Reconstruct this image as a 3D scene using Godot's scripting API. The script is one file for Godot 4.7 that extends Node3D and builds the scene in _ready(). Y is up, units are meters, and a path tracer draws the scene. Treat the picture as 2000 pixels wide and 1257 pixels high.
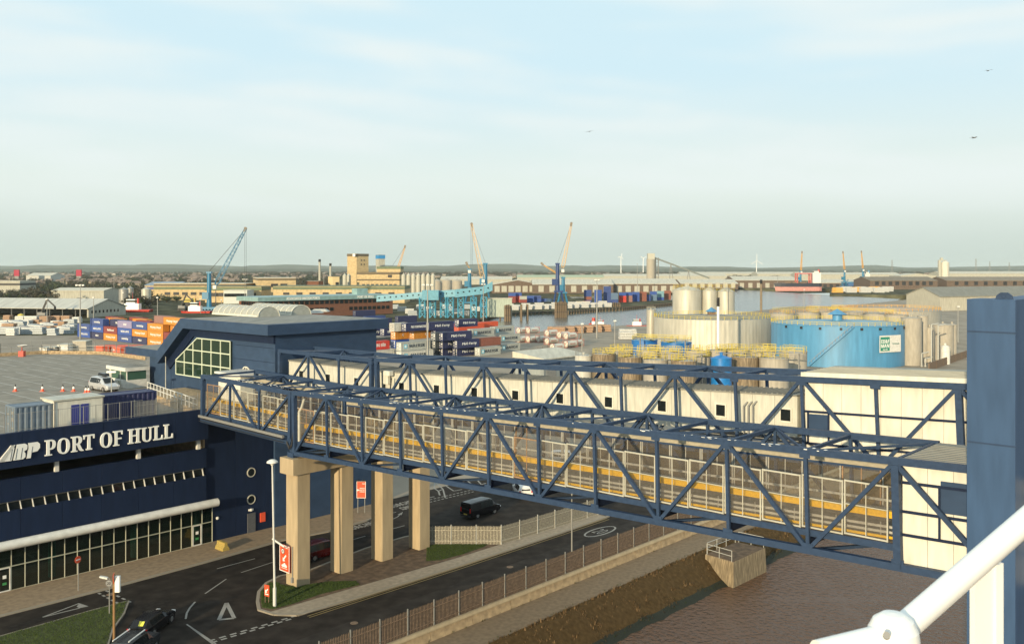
extends Node3D
# A port seen from the rail of a ship. The camera stands 29 m over the quay and looks along -Z.
# U runs along the terminal's front, N = U turned towards the river; pt(s, w, y) is a place in that frame.
const F := 1800.0
const CX := 1000.0
const CY := 523.0
const EYE := 29.0
const U := Vector3(0.6729, 0, -0.7397)
const N := Vector3(0.7397, 0, 0.6729)
const UP := Vector3.UP
const DK := 13.5            # height of the parking deck
var T := {}                 # textures
var M := {}                 # materials
var taken := {}
var cache := {}
var rng := RandomNumberGenerator.new()

func gp(px: float, py: float, y := 0.0) -> Vector3:
	var z := (EYE - y) * F / (py - CY)
	return Vector3((px - CX) * z / F, y, -z)
func at(px: float, py: float, z: float) -> Vector3:
	return Vector3((px - CX) * z / F, EYE - (py - CY) * z / F, -z)
func pt(s: float, w: float, y := 0.0) -> Vector3:
	return U * s + N * w + UP * y
func s_at(px: float, w: float) -> float:      # where the column px meets the line of constant w
	var r := (px - CX) / F
	return (-0.6729 * r * w - 0.7397 * w) / (0.6729 - 0.7397 * r)
func w_at(px: float, s: float) -> float:
	var r := (px - CX) / F
	return (r * 0.7397 * s - 0.6729 * s) / (0.7397 + 0.6729 * r)
func h_at(py: float, p: Vector3) -> float:    # height of row py over the place p
	return EYE - (py - CY) * (-p.z) / F

class MB:
	var v := PackedVector3Array()
	var n := PackedVector3Array()
	func tri(a: Vector3, b: Vector3, c: Vector3, nn: Vector3) -> void:
		if (b - a).cross(c - a).dot(nn) > 0.0:
			v.append_array([a, c, b])
		else:
			v.append_array([a, b, c])
		n.append_array([nn, nn, nn])
	func quad(a: Vector3, b: Vector3, c: Vector3, d: Vector3, nn := Vector3.ZERO) -> void:
		if nn == Vector3.ZERO:
			nn = (b - a).cross(c - a)
			if nn.length_squared() < 1e-12:
				nn = (c - a).cross(d - a)
			nn = nn.normalized()
		tri(a, b, c, nn)
		tri(a, c, d, nn)
	func out(a: Vector3, b: Vector3, c: Vector3, d: Vector3, from: Vector3) -> void:   # a quad facing away from a point
		var nn := (c - a).cross(d - b)
		if nn.length_squared() < 1e-14:
			return
		nn = nn.normalized()
		if nn.dot((a + b + c + d) * 0.25 - from) < 0.0:
			nn = -nn
		tri(a, b, c, nn)
		tri(a, c, d, nn)
	func hexa(p: Array) -> void:                # eight corners: four below, four above
		var m := Vector3.ZERO
		for q in p:
			m += q
		m /= 8.0
		out(p[0], p[1], p[2], p[3], m)
		out(p[4], p[5], p[6], p[7], m)
		for i in 4:
			var j := (i + 1) % 4
			out(p[i], p[j], p[j + 4], p[i + 4], m)
	func box(c: Vector3, s: Vector3, x := Vector3.RIGHT, y := Vector3.UP) -> void:
		var z := x.cross(y)
		var a := x * s.x * 0.5
		var b := y * s.y * 0.5
		var d := z * s.z * 0.5
		hexa([c - a - b - d, c + a - b - d, c + a - b + d, c - a - b + d, c - a + b - d, c + a + b - d, c + a + b + d, c - a + b + d])
	func span(lo: Vector3, hi: Vector3) -> void:
		box((lo + hi) * 0.5, (hi - lo).abs())
	func beam(a: Vector3, b: Vector3, w: float, h: float, up := Vector3.UP) -> void:
		var x := (b - a).normalized()
		if absf(x.dot(up)) > 0.98:
			up = Vector3(0.6729, 0, -0.7397)
		var z := x.cross(up).normalized()
		var y := z.cross(x)
		box((a + b) * 0.5, Vector3(a.distance_to(b), h, w), x, y)
	func cyl(a: Vector3, b: Vector3, r0: float, r1 := -1.0, k := 10, caps := true) -> void:
		if r1 < 0.0:
			r1 = r0
		var x := (b - a).normalized()
		var y := x.cross(Vector3.UP if absf(x.y) < 0.9 else Vector3.RIGHT).normalized()
		var z := x.cross(y)
		var lean := (r0 - r1) / maxf(a.distance_to(b), 1e-4)
		for i in k:
			var d0 := y * cos(TAU * i / k) + z * sin(TAU * i / k)
			var d1 := y * cos(TAU * (i + 1) / k) + z * sin(TAU * (i + 1) / k)
			var p := [a + d0 * r0, a + d1 * r0, b + d1 * r1, b + d0 * r1]
			var q := [(d0 + x * lean).normalized(), (d1 + x * lean).normalized(), (d1 + x * lean).normalized(), (d0 + x * lean).normalized()]
			for t in [[0, 1, 2], [0, 2, 3]]:
				var g = t if (p[t[1]] - p[t[0]]).cross(p[t[2]] - p[t[0]]).dot(d0 + d1) <= 0.0 else [t[0], t[2], t[1]]
				for e in g:
					v.append(p[e])
					n.append(q[e])
			if caps:
				if r0 > 0.001: tri(a, a + d0 * r0, a + d1 * r0, -x)
				if r1 > 0.001: tri(b, b + d0 * r1, b + d1 * r1, x)
	func tube(path: Array, r: float, k := 8) -> void:
		for i in path.size() - 1:
			cyl(path[i], path[i + 1], r, r, k)
	func lathe(c: Vector3, prof: Array, k := 32, ripple := 0.0) -> void:   # prof: [radius, height], from below upwards
		for j in prof.size() - 1:
			var dr: float = prof[j + 1][0] - prof[j][0]
			var dy: float = prof[j + 1][1] - prof[j][1]
			for i in k:
				var e0 := Vector3(cos(TAU * i / k), 0, sin(TAU * i / k))
				var e1 := Vector3(cos(TAU * (i + 1) / k), 0, sin(TAU * (i + 1) / k))
				var k0 := 1.0 + (ripple if i % 4 < 2 else 0.0)
				var k1 := 1.0 + (ripple if (i + 1) % 4 < 2 else 0.0)
				var a: Vector3 = c + e0 * (prof[j][0] * k0) + Vector3.UP * prof[j][1]
				var b: Vector3 = c + e1 * (prof[j][0] * k1) + Vector3.UP * prof[j][1]
				var d: Vector3 = c + e1 * (prof[j + 1][0] * k1) + Vector3.UP * prof[j + 1][1]
				var e: Vector3 = c + e0 * (prof[j + 1][0] * k0) + Vector3.UP * prof[j + 1][1]
				if ripple > 0.0:
					out(a, b, d, e, c + Vector3.UP * (prof[j][1] + prof[j + 1][1]) * 0.5)
				else:
					var n0 := (e0 * dy - Vector3.UP * dr).normalized()
					var n1 := (e1 * dy - Vector3.UP * dr).normalized()
					for t in [[a, b, d, n0, n1, n1], [a, d, e, n0, n1, n0]]:
						if (t[1] - t[0]).cross(t[2] - t[0]).length_squared() < 1e-14: continue
						var fl: bool = (t[1] - t[0]).cross(t[2] - t[0]).dot(n0 + n1) > 0.0
						v.append_array([t[0], t[2], t[1]] if fl else [t[0], t[1], t[2]])
						n.append_array([t[3], t[5], t[4]] if fl else [t[3], t[4], t[5]])
	func ring(c: Vector3, r: float, w: float, h: float, k := 32) -> void:
		lathe(c, [[r - w, -h / 2], [r, -h / 2], [r, h / 2], [r - w, h / 2]], k)
	func prism(poly: Array, y0: float, y1: float, sides := true) -> void:   # poly: places whose x and z count
		var p2 := PackedVector2Array()
		for q in poly:
			p2.append(Vector2(q.x, q.z))
		var ix := Geometry2D.triangulate_polygon(p2)
		for i in range(0, ix.size(), 3):
			var a := p2[ix[i]]
			var b := p2[ix[i + 1]]
			var c := p2[ix[i + 2]]
			tri(Vector3(a.x, y1, a.y), Vector3(b.x, y1, b.y), Vector3(c.x, y1, c.y), Vector3.UP)
			if sides:
				tri(Vector3(a.x, y0, a.y), Vector3(b.x, y0, b.y), Vector3(c.x, y0, c.y), Vector3.DOWN)
		if sides:
			var cw := Geometry2D.is_polygon_clockwise(p2)
			for i in p2.size():
				var a := p2[i]
				var b := p2[(i + 1) % p2.size()]
				var d := (b - a).normalized()
				var o := Vector3(d.y, 0, -d.x) if not cw else Vector3(-d.y, 0, d.x)
				quad(Vector3(a.x, y0, a.y), Vector3(b.x, y0, b.y), Vector3(b.x, y1, b.y), Vector3(a.x, y1, a.y), o)
	func extrude(poly: Array, o: Vector3, x: Vector3, y: Vector3, depth: Vector3) -> void:   # a flat outline [[x, y]] given thickness
		var p2 := PackedVector2Array()
		for q in poly:
			p2.append(Vector2(q[0], q[1]))
		var ix := Geometry2D.triangulate_polygon(p2)
		var nn := depth.normalized()
		for i in range(0, ix.size(), 3):
			var t := []
			for k in 3:
				t.append(o + x * p2[ix[i + k]].x + y * p2[ix[i + k]].y)
			tri(t[0], t[1], t[2], -nn)
			tri(t[0] + depth, t[1] + depth, t[2] + depth, nn)
		var cw := Geometry2D.is_polygon_clockwise(p2)
		for i in p2.size():
			var a := p2[i]
			var b := p2[(i + 1) % p2.size()]
			var d := (b - a).normalized() * (1.0 if not cw else -1.0)
			var pa := o + x * a.x + y * a.y
			var pb := o + x * b.x + y * b.y
			quad(pa, pb, pb + depth, pa + depth, x * d.y - y * d.x)
	func mesh() -> ArrayMesh:
		var am := ArrayMesh.new()
		if v.is_empty():
			v.append_array([Vector3.ZERO, Vector3(0.001, 0, 0), Vector3(0, 0, 0.001)])
			n.append_array([Vector3.UP, Vector3.UP, Vector3.UP])
		var arr := []
		arr.resize(Mesh.ARRAY_MAX)
		arr[Mesh.ARRAY_VERTEX] = v
		arr[Mesh.ARRAY_NORMAL] = n
		am.add_surface_from_arrays(Mesh.PRIMITIVE_TRIANGLES, arr)
		return am

func origin_of(o: Node3D) -> Vector3:
	var p := Vector3.ZERO
	var q: Node = o
	while q != self and q is Node3D:
		p += (q as Node3D).position
		q = q.get_parent()
	return p
func numbered(called: String) -> String:
	if not taken.has(called):
		taken[called] = 0
		return called
	taken[called] += 1
	return "%s_%03d" % [called, taken[called]]
func tag(o: Node, label: String, category: String, group := "") -> Node:
	o.set_meta("label", label)
	o.set_meta("category", category)
	if group != "":
		o.set_meta("group", group)
	return o
func thing(called: String, label: String, category: String, where := Vector3.ZERO, group := "") -> Node3D:
	var o := Node3D.new()
	o.name = numbered(called)
	add_child(o)
	o.position = where
	tag(o, label, category, group)
	return o
func put(called: String, mesh: Mesh, m: Material, parent: Node3D, local := Transform3D()) -> MeshInstance3D:
	var o := MeshInstance3D.new()
	o.name = called
	o.mesh = mesh
	o.material_override = m
	o.transform = local
	parent.add_child(o, true)
	return o
# commits a builder whose points are in the world's frame as a part of parent (which may be moved but not turned)
func part(called: String, b: MB, m: Material, parent: Node3D) -> MeshInstance3D:
	var o := origin_of(parent)
	if o != Vector3.ZERO:
		for i in b.v.size():
			b.v[i] -= o
	return put(called, b.mesh(), m, parent)
func setting(called: String, b: MB, m: Material) -> MeshInstance3D:
	var o := put(numbered(called), b.mesh(), m, self)
	o.set_meta("kind", "structure")
	return o
func stuff(o: Node) -> Node:
	o.set_meta("kind", "stuff")
	return o
func copy(o: Node3D, label := "", group := "") -> Node3D:
	var c := o.duplicate() as Node3D
	c.name = numbered(String(o.name).rstrip("0123456789").rstrip("_"))
	add_child(c)
	if label != "":
		c.set_meta("label", label)
	if group != "":
		c.set_meta("group", group)
	return c
func box_part(called: String, c: Vector3, s: Vector3, m: Material, parent: Node3D, x := Vector3.RIGHT) -> MeshInstance3D:
	var b := MB.new()
	b.box(c, s, x)
	return part(called, b, m, parent)
# raised or printed lettering: p is the middle of the line, right and up span the face it stands on
func letters(s: String, p: Vector3, right: Vector3, up: Vector3, cap: float, depth: float, m: Material, parent: Node3D, width := 0.0, serif := false, called := "lettering", bold := true) -> MeshInstance3D:
	var key := "txt%s|%s|%s" % [s, serif, bold]
	if not cache.has(key):
		var f := SystemFont.new()
		f.font_names = PackedStringArray(["Droid Serif" if serif else "Droid Sans"])
		f.font_weight = 700 if bold else 400
		var t := TextMesh.new()
		t.font = f
		t.text = s
		t.font_size = 64
		t.pixel_size = 0.01
		t.depth = 0.08
		t.curve_step = 2.0
		cache[key] = t
	var tm: TextMesh = cache[key]
	var bb := tm.get_aabb()
	var k := cap / 0.46
	var kx := k if width <= 0.0 else width / maxf(bb.size.x, 0.01)
	var o := put(called, tm, m, parent)
	o.transform = Transform3D(Basis(right * kx, up * k, right.cross(up) * (depth / 0.08)), p - origin_of(parent))
	return o

# ---------------------------------------------------------------- textures and materials
func noise_tex(called: String, seed: int, freq: float, lo: float, hi: float, tall := 1, oct := 4, size := 512, contrast := 1.0) -> void:
	# tileable noise; tall > 1 draws it out upwards by that factor
	var fn := FastNoiseLite.new()
	fn.seed = seed
	fn.noise_type = FastNoiseLite.TYPE_SIMPLEX_SMOOTH
	fn.frequency = freq
	fn.fractal_octaves = oct
	var im := fn.get_seamless_image(size, size / tall, false, false, 0.25)
	im.convert(Image.FORMAT_L8)
	if tall > 1:
		im.resize(size, size, Image.INTERPOLATE_CUBIC)
	var data := im.get_data()
	for i in data.size():
		var q := clampf((data[i] / 255.0 - 0.5) * contrast + 0.5, 0.0, 1.0)
		data[i] = int(255.0 * (lo + (hi - lo) * q))
	im = Image.create_from_data(size, size, false, Image.FORMAT_L8, data)
	im.convert(Image.FORMAT_RGB8)
	T[called] = ImageTexture.create_from_image(im)
func mat(c: Color, rough := 0.8, tex := "", scale := 0.2, metal := 0.0, spec := 0.5) -> StandardMaterial3D:
	var m := StandardMaterial3D.new()
	m.albedo_color = c.linear_to_srgb()
	m.roughness = rough
	m.metallic = metal
	m.metallic_specular = spec
	if tex != "":
		m.albedo_texture = T[tex]
		m.uv1_triplanar = true
		m.uv1_world_triplanar = true
		m.uv1_scale = Vector3.ONE * scale
	return m
func make_materials() -> void:
	noise_tex("blot", 11, 0.012, 0.84, 1.0, 1, 5, 512, 1.2)
	noise_tex("worn", 23, 0.016, 0.70, 1.0, 1, 6, 512, 1.3)
	noise_tex("rough", 24, 0.03, 0.45, 1.0, 1, 6, 512, 1.5)
	noise_tex("fine", 5, 0.12, 0.8, 1.0, 1, 3, 256, 1.2)
	noise_tex("grit", 8, 0.2, 0.6, 1.0, 1, 3, 256, 1.3)
	noise_tex("streak", 31, 0.035, 0.86, 1.0, 8, 4, 512, 1.2)
	noise_tex("stain", 33, 0.05, 0.62, 1.0, 8, 5, 512, 1.5)
	noise_tex("waves", 40, 0.03, 0.0, 1.0, 1, 5, 512, 1.2)
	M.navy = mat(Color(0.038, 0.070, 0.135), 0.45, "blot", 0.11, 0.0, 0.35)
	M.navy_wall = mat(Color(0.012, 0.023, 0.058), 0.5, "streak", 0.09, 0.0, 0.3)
	M.steel_blue = mat(Color(0.036, 0.065, 0.128), 0.5, "blot", 0.4, 0.0, 0.3)
	M.tower = mat(Color(0.050, 0.100, 0.200), 0.5, "streak", 0.1, 0.0, 0.3)
	M.white = mat(Color(0.78, 0.77, 0.72), 0.45, "blot", 0.2)
	M.cream = mat(Color(0.74, 0.725, 0.63), 0.5, "streak", 0.12)
	M.cream_grey = mat(Color(0.53, 0.52, 0.44), 0.55, "blot", 0.15)
	M.ship_white = mat(Color(0.80, 0.80, 0.78), 0.3)
	M.pale = mat(Color(0.5, 0.5, 0.46), 0.6, "blot", 0.4)
	M.grey = mat(Color(0.28, 0.28, 0.27), 0.7, "blot", 0.3)
	M.dark = mat(Color(0.02, 0.02, 0.022), 0.6)
	M.black = mat(Color(0.008, 0.008, 0.009), 0.25)
	M.galv = mat(Color(0.36, 0.36, 0.34), 0.45, "fine", 0.8, 0.3)
	M.yellow = mat(Color(0.82, 0.47, 0.02), 0.45, "blot", 0.6)
	M.safety = mat(Color(0.66, 0.52, 0.08), 0.5, "blot", 0.6)
	M.red = mat(Color(0.55, 0.05, 0.03), 0.4, "blot", 0.4)
	M.sign_red = mat(Color(0.72, 0.09, 0.035), 0.4)
	M.letter_white = mat(Color(0.80, 0.80, 0.76), 0.5)
	M.asphalt = mat(Color(0.040, 0.033, 0.028), 0.9, "worn", 0.06, 0.0, 0.25)
	M.asphalt2 = mat(Color(0.050, 0.043, 0.038), 0.9, "worn", 0.05, 0.0, 0.25)
	M.deck = mat(Color(0.30, 0.275, 0.23), 0.9, "blot", 0.06, 0.0, 0.3)
	M.yard = mat(Color(0.34, 0.295, 0.235), 0.95, "blot", 0.012, 0.0, 0.3)
	M.land = mat(Color(0.14, 0.135, 0.08), 1.0, "rough", 0.003, 0.0, 0.2)
	M.pave = mat(Color(0.32, 0.235, 0.15), 0.9, "blot", 0.2)
	M.foot = mat(Color(0.37, 0.305, 0.225), 0.9, "blot", 0.2)
	M.kerb = mat(Color(0.34, 0.295, 0.23), 0.9, "fine", 0.7)
	M.dirt = mat(Color(0.15, 0.097, 0.058), 1.0, "worn", 0.12)
	M.soil = mat(Color(0.06, 0.075, 0.02), 1.0, "worn", 0.2)
	M.grass = mat(Color(0.075, 0.12, 0.022), 0.9)
	M.grass.vertex_color_use_as_albedo = false
	M.dry = mat(Color(0.115, 0.073, 0.032), 0.95, "worn", 0.25, 0.0, 0.2)
	M.concrete = mat(Color(0.46, 0.36, 0.225), 0.85, "streak", 0.1)
	M.concrete2 = mat(Color(0.50, 0.37, 0.22), 0.9, "worn", 0.2)
	M.paint = mat(Color(0.46, 0.44, 0.40), 0.8, "grit", 0.7)
	M.paint_y = mat(Color(0.42, 0.30, 0.10), 0.8, "grit", 0.7)
	M.rust = mat(Color(0.27, 0.185, 0.122), 0.95, "worn", 0.4)
	M.brick = mat(Color(0.20, 0.085, 0.05), 0.9, "blot", 0.1)
	M.brick2 = mat(Color(0.15, 0.108, 0.082), 0.9, "blot", 0.06)
	M.teal = mat(Color(0.27, 0.42, 0.42), 0.5, "blot", 0.05)
	M.crane_blue = mat(Color(0.03, 0.23, 0.42), 0.4, "worn", 0.2)
	M.crane_dark = mat(Color(0.02, 0.06, 0.22), 0.4, "worn", 0.2)
	M.crane_cyan = mat(Color(0.125, 0.36, 0.49), 0.45, "blot", 0.1)
	M.jib = mat(Color(0.62, 0.42, 0.20), 0.5)
	M.jib_orange = mat(Color(0.62, 0.33, 0.06), 0.5)
	M.yb = mat(Color(0.60, 0.455, 0.245), 0.8, "blot", 0.05)
	M.yb_dark = mat(Color(0.11, 0.09, 0.06), 0.8)
	M.green_roof = mat(Color(0.16, 0.20, 0.12), 0.8, "blot", 0.03)
	M.roof_pale = mat(Color(0.60, 0.57, 0.47), 0.8, "streak", 0.03)
	M.roof_grey = mat(Color(0.27, 0.265, 0.235), 0.85, "streak", 0.05)
	M.wall_grey = mat(Color(0.46, 0.45, 0.38), 0.8, "streak", 0.05)
	M.steel = mat(Color(0.56, 0.54, 0.46), 0.5, "streak", 0.035, 0.2)
	M.steel2 = mat(Color(0.47, 0.45, 0.39), 0.5, "streak", 0.09, 0.2)
	M.tank_brown = mat(Color(0.34, 0.265, 0.175), 0.75, "stain", 0.1)
	M.tank_grey = mat(Color(0.42, 0.385, 0.32), 0.7, "streak", 0.1)
	M.tank_blue = mat(Color(0.085, 0.285, 0.50), 0.45, "streak", 0.03)
	M.tank_blue2 = mat(Color(0.02, 0.17, 0.50), 0.4, "blot", 0.1)
	M.timber = mat(Color(0.20, 0.15, 0.10), 0.95, "streak", 0.2)
	M.wrap_white = mat(Color(0.64, 0.65, 0.63), 0.5, "worn", 0.25)
	M.wrap_blue = mat(Color(0.42, 0.48, 0.52), 0.5, "worn", 0.25)
	M.wrap_tan = mat(Color(0.47, 0.30, 0.19), 0.7, "worn", 0.25)
	M.leaf = mat(Color(0.05, 0.066, 0.02), 0.9, "worn", 0.02)
	M.leaf2 = mat(Color(0.085, 0.072, 0.042), 0.9, "worn", 0.02)
	M.bark = mat(Color(0.06, 0.045, 0.03), 0.95)
	M.glass = StandardMaterial3D.new()
	M.glass.albedo_color = Color(0.04, 0.10, 0.075, 0.5)
	M.glass.transparency = BaseMaterial3D.TRANSPARENCY_ALPHA
	M.glass.roughness = 0.03
	M.clear = StandardMaterial3D.new()
	M.clear.albedo_color = Color(0.55, 0.50, 0.42, 0.12)
	M.clear.transparency = BaseMaterial3D.TRANSPARENCY_ALPHA
	M.clear.roughness = 0.06
	M.dark_glass = mat(Color(0.012, 0.016, 0.018), 0.1, "", 0.2, 0.0, 0.35)
	M.tyre = mat(Color(0.012, 0.012, 0.012), 0.8)
	M.rim = mat(Color(0.4, 0.4, 0.4), 0.3, "", 0.2, 0.7)
	M.tail = mat(Color(0.5, 0.01, 0.01), 0.2)
	M.lamp = mat(Color(0.75, 0.75, 0.75), 0.1)
	M.river = mat(Color(0.122, 0.070, 0.043), 0.25, "", 0.2, 0.0, 0.25)
	M.dock = mat(Color(0.10, 0.11, 0.105), 0.16, "", 0.2, 0.0, 0.45)
	for w in [[M.river, 0.085, 0.8], [M.dock, 0.05, 0.35]]:
		var im: Image = (T.waves as ImageTexture).get_image().duplicate()
		im.convert(Image.FORMAT_RGBA8)
		im.bump_map_to_normal_map(6.0)
		var m: StandardMaterial3D = w[0]
		m.normal_enabled = true
		m.normal_texture = ImageTexture.create_from_image(im)
		m.normal_scale = w[2]
		m.uv1_triplanar = true
		m.uv1_world_triplanar = true
		m.uv1_scale = Vector3.ONE * w[1]

func make_camera_and_sky() -> void:
	var cam := Camera3D.new()
	cam.name = "camera"
	add_child(cam)
	cam.position = Vector3(0, EYE, 0)
	cam.set_frustum(0.1 * 1257.0 / F, Vector2(0, -0.1 * (628.5 - CY) / F), 0.1, 40000.0)
	cam.current = true
	var sun := DirectionalLight3D.new()
	sun.name = "sun"
	add_child(sun)
	var az := deg_to_rad(26.0)       # behind the camera, to its left
	var el := deg_to_rad(11.5)
	var to := Vector3(-sin(az) * cos(el), sin(el), cos(az) * cos(el))
	sun.look_at_from_position(to * 100.0, Vector3.ZERO)
	sun.light_energy = 1.35
	sun.light_color = Color(1.0, 0.91, 0.745)
	sun.light_angular_distance = 0.9
	sun.shadow_enabled = true
	var env := Environment.new()
	env.background_mode = Environment.BG_SKY
	env.tonemap_mode = Environment.TONE_MAPPER_LINEAR
	env.tonemap_exposure = 1.3
	env.background_energy_multiplier = 0.79
	env.sdfgi_enabled = true
	env.ssao_enabled = true
	env.ssil_enabled = true
	env.fog_enabled = true
	env.fog_density = 0.000045
	env.fog_light_color = Color(0.80, 0.85, 0.86)
	var fn := FastNoiseLite.new()
	fn.seed = 77
	fn.frequency = 1.0
	fn.fractal_octaves = 5
	var w := 1024
	var h := 512
	var im := Image.create(w, h, false, Image.FORMAT_RGBF)
	for j in h:
		var el2 := PI * (0.5 - (j + 0.5) / h)
		var y := sin(el2)
		for i in w:
			var a := TAU * (i + 0.5) / w
			var c := Vector3(0.60, 0.69, 0.63)
			if y > 0.0:
				c = c.lerp(Vector3(0.79, 0.875, 0.82), smoothstep(0.0, 0.10, y))
				c = c.lerp(Vector3(0.64, 0.84, 0.92), smoothstep(0.07, 0.22, y))
				# thin veils drawn out sideways
				var e := Vector3(cos(a) * 1.5, el2 * 10.0 + sin(a * 3.0) * 0.3, sin(a) * 1.5)
				var veil := fn.get_noise_3d(e.x, e.y, e.z) * 0.62 + fn.get_noise_3d(e.x * 2.2, e.y * 3.4 + 5.0, e.z * 2.2) * 0.38
				veil = smoothstep(-0.26, 0.34, veil)
				c = c.lerp(Vector3(0.83, 0.905, 0.895), veil * 0.9 * smoothstep(0.02, 0.12, y))
			im.set_pixel(i, j, Color(c.x, c.y, c.z))
	var sky := Sky.new()
	var sm := PanoramaSkyMaterial.new()
	sm.panorama = ImageTexture.create_from_image(im)
	sky.sky_material = sm
	env.sky = sky
	var we := WorldEnvironment.new()
	we.name = "world_environment"
	we.environment = env
	var ca := CameraAttributesPhysical.new()      # a pocket camera's small lens, focused on the far things
	ca.frustum_focal_length = 5.5
	ca.exposure_aperture = 2.4
	ca.frustum_focus_distance = 110.0
	we.camera_attributes = ca
	add_child(we)

# ---------------------------------------------------------------- the ground, roads and water
func px_poly(list: Array, y := 0.0) -> Array:
	var r := []
	for q in list:
		r.append(gp(q[0], q[1], y))
	return r
func zoom_pts(list: Array, x0: float, y0: float, k: float) -> Array:
	var r := []
	for q in list:
		r.append([x0 + q[0] / k, y0 + q[1] / k])
	return r
func flat(b: MB, poly: Array, y: float) -> void:
	b.prism(poly, y, y, false)
func stripe(b: MB, p: Vector3, q: Vector3, w: float, y: float) -> void:
	var d := (q - p)
	d.y = 0
	var o := Vector3(d.z, 0, -d.x).normalized() * w * 0.5
	var a := Vector3(p.x, y, p.z)
	var c := Vector3(q.x, y, q.z)
	b.quad(a - o, a + o, c + o, c - o, UP)
func px_stripe(b: MB, l: Array, w: float, y: float) -> void:
	stripe(b, gp(l[0], l[1]), gp(l[2], l[3]), w, y)
func tufts(called: String, poly: Array, y: float, count: int, hgt: float, m: Material, parent: Node3D, seed: int, slope: Variant = null) -> void:
	var key := "tuft"
	if not cache.has(key):
		var b := MB.new()
		var r := RandomNumberGenerator.new()
		r.seed = 3
		for i in 7:
			var a := r.randf() * TAU
			var o := Vector3(cos(a), 0, sin(a)) * r.randf() * 0.35
			var d := Vector3(cos(a + 1.3), 0, sin(a + 1.3)) * 0.07
			var tip := o * 1.9 + UP * r.randf_range(0.6, 1.0)
			b.tri(o - d, o + d, tip, Vector3(cos(a), 0.9, sin(a)).normalized())
		cache[key] = b.mesh()
	var p2 := PackedVector2Array()
	var lo := Vector2(1e9, 1e9)
	var hi := -lo
	for q in poly:
		p2.append(Vector2(q.x, q.z))
		lo = lo.min(p2[-1])
		hi = hi.max(p2[-1])
	var r := RandomNumberGenerator.new()
	r.seed = seed
	var mm := MultiMesh.new()
	mm.transform_format = MultiMesh.TRANSFORM_3D
	mm.use_colors = true
	mm.mesh = cache[key]
	var list := []
	var tries := 0
	while list.size() < count and tries < count * 12:
		tries += 1
		var p := Vector2(r.randf_range(lo.x, hi.x), r.randf_range(lo.y, hi.y))
		if Geometry2D.is_point_in_polygon(p, p2):
			var yy: float = y if slope == null else slope.call(p)
			var k := hgt * r.randf_range(0.5, 1.3)
			list.append(Transform3D(Basis(UP, r.randf() * TAU).scaled(Vector3(k * 1.3, k, k * 1.3)), Vector3(p.x, yy, p.y)))
	mm.instance_count = list.size()
	for i in list.size():
		mm.set_instance_transform(i, list[i])
		var g := r.randf_range(0.55, 1.15)
		mm.set_instance_color(i, Color(g * r.randf_range(0.9, 1.25), g, g * 0.9))
	var o := MultiMeshInstance3D.new()
	o.name = called
	o.multimesh = mm
	o.material_override = m
	parent.add_child(o, true)
	stuff(o)

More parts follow.
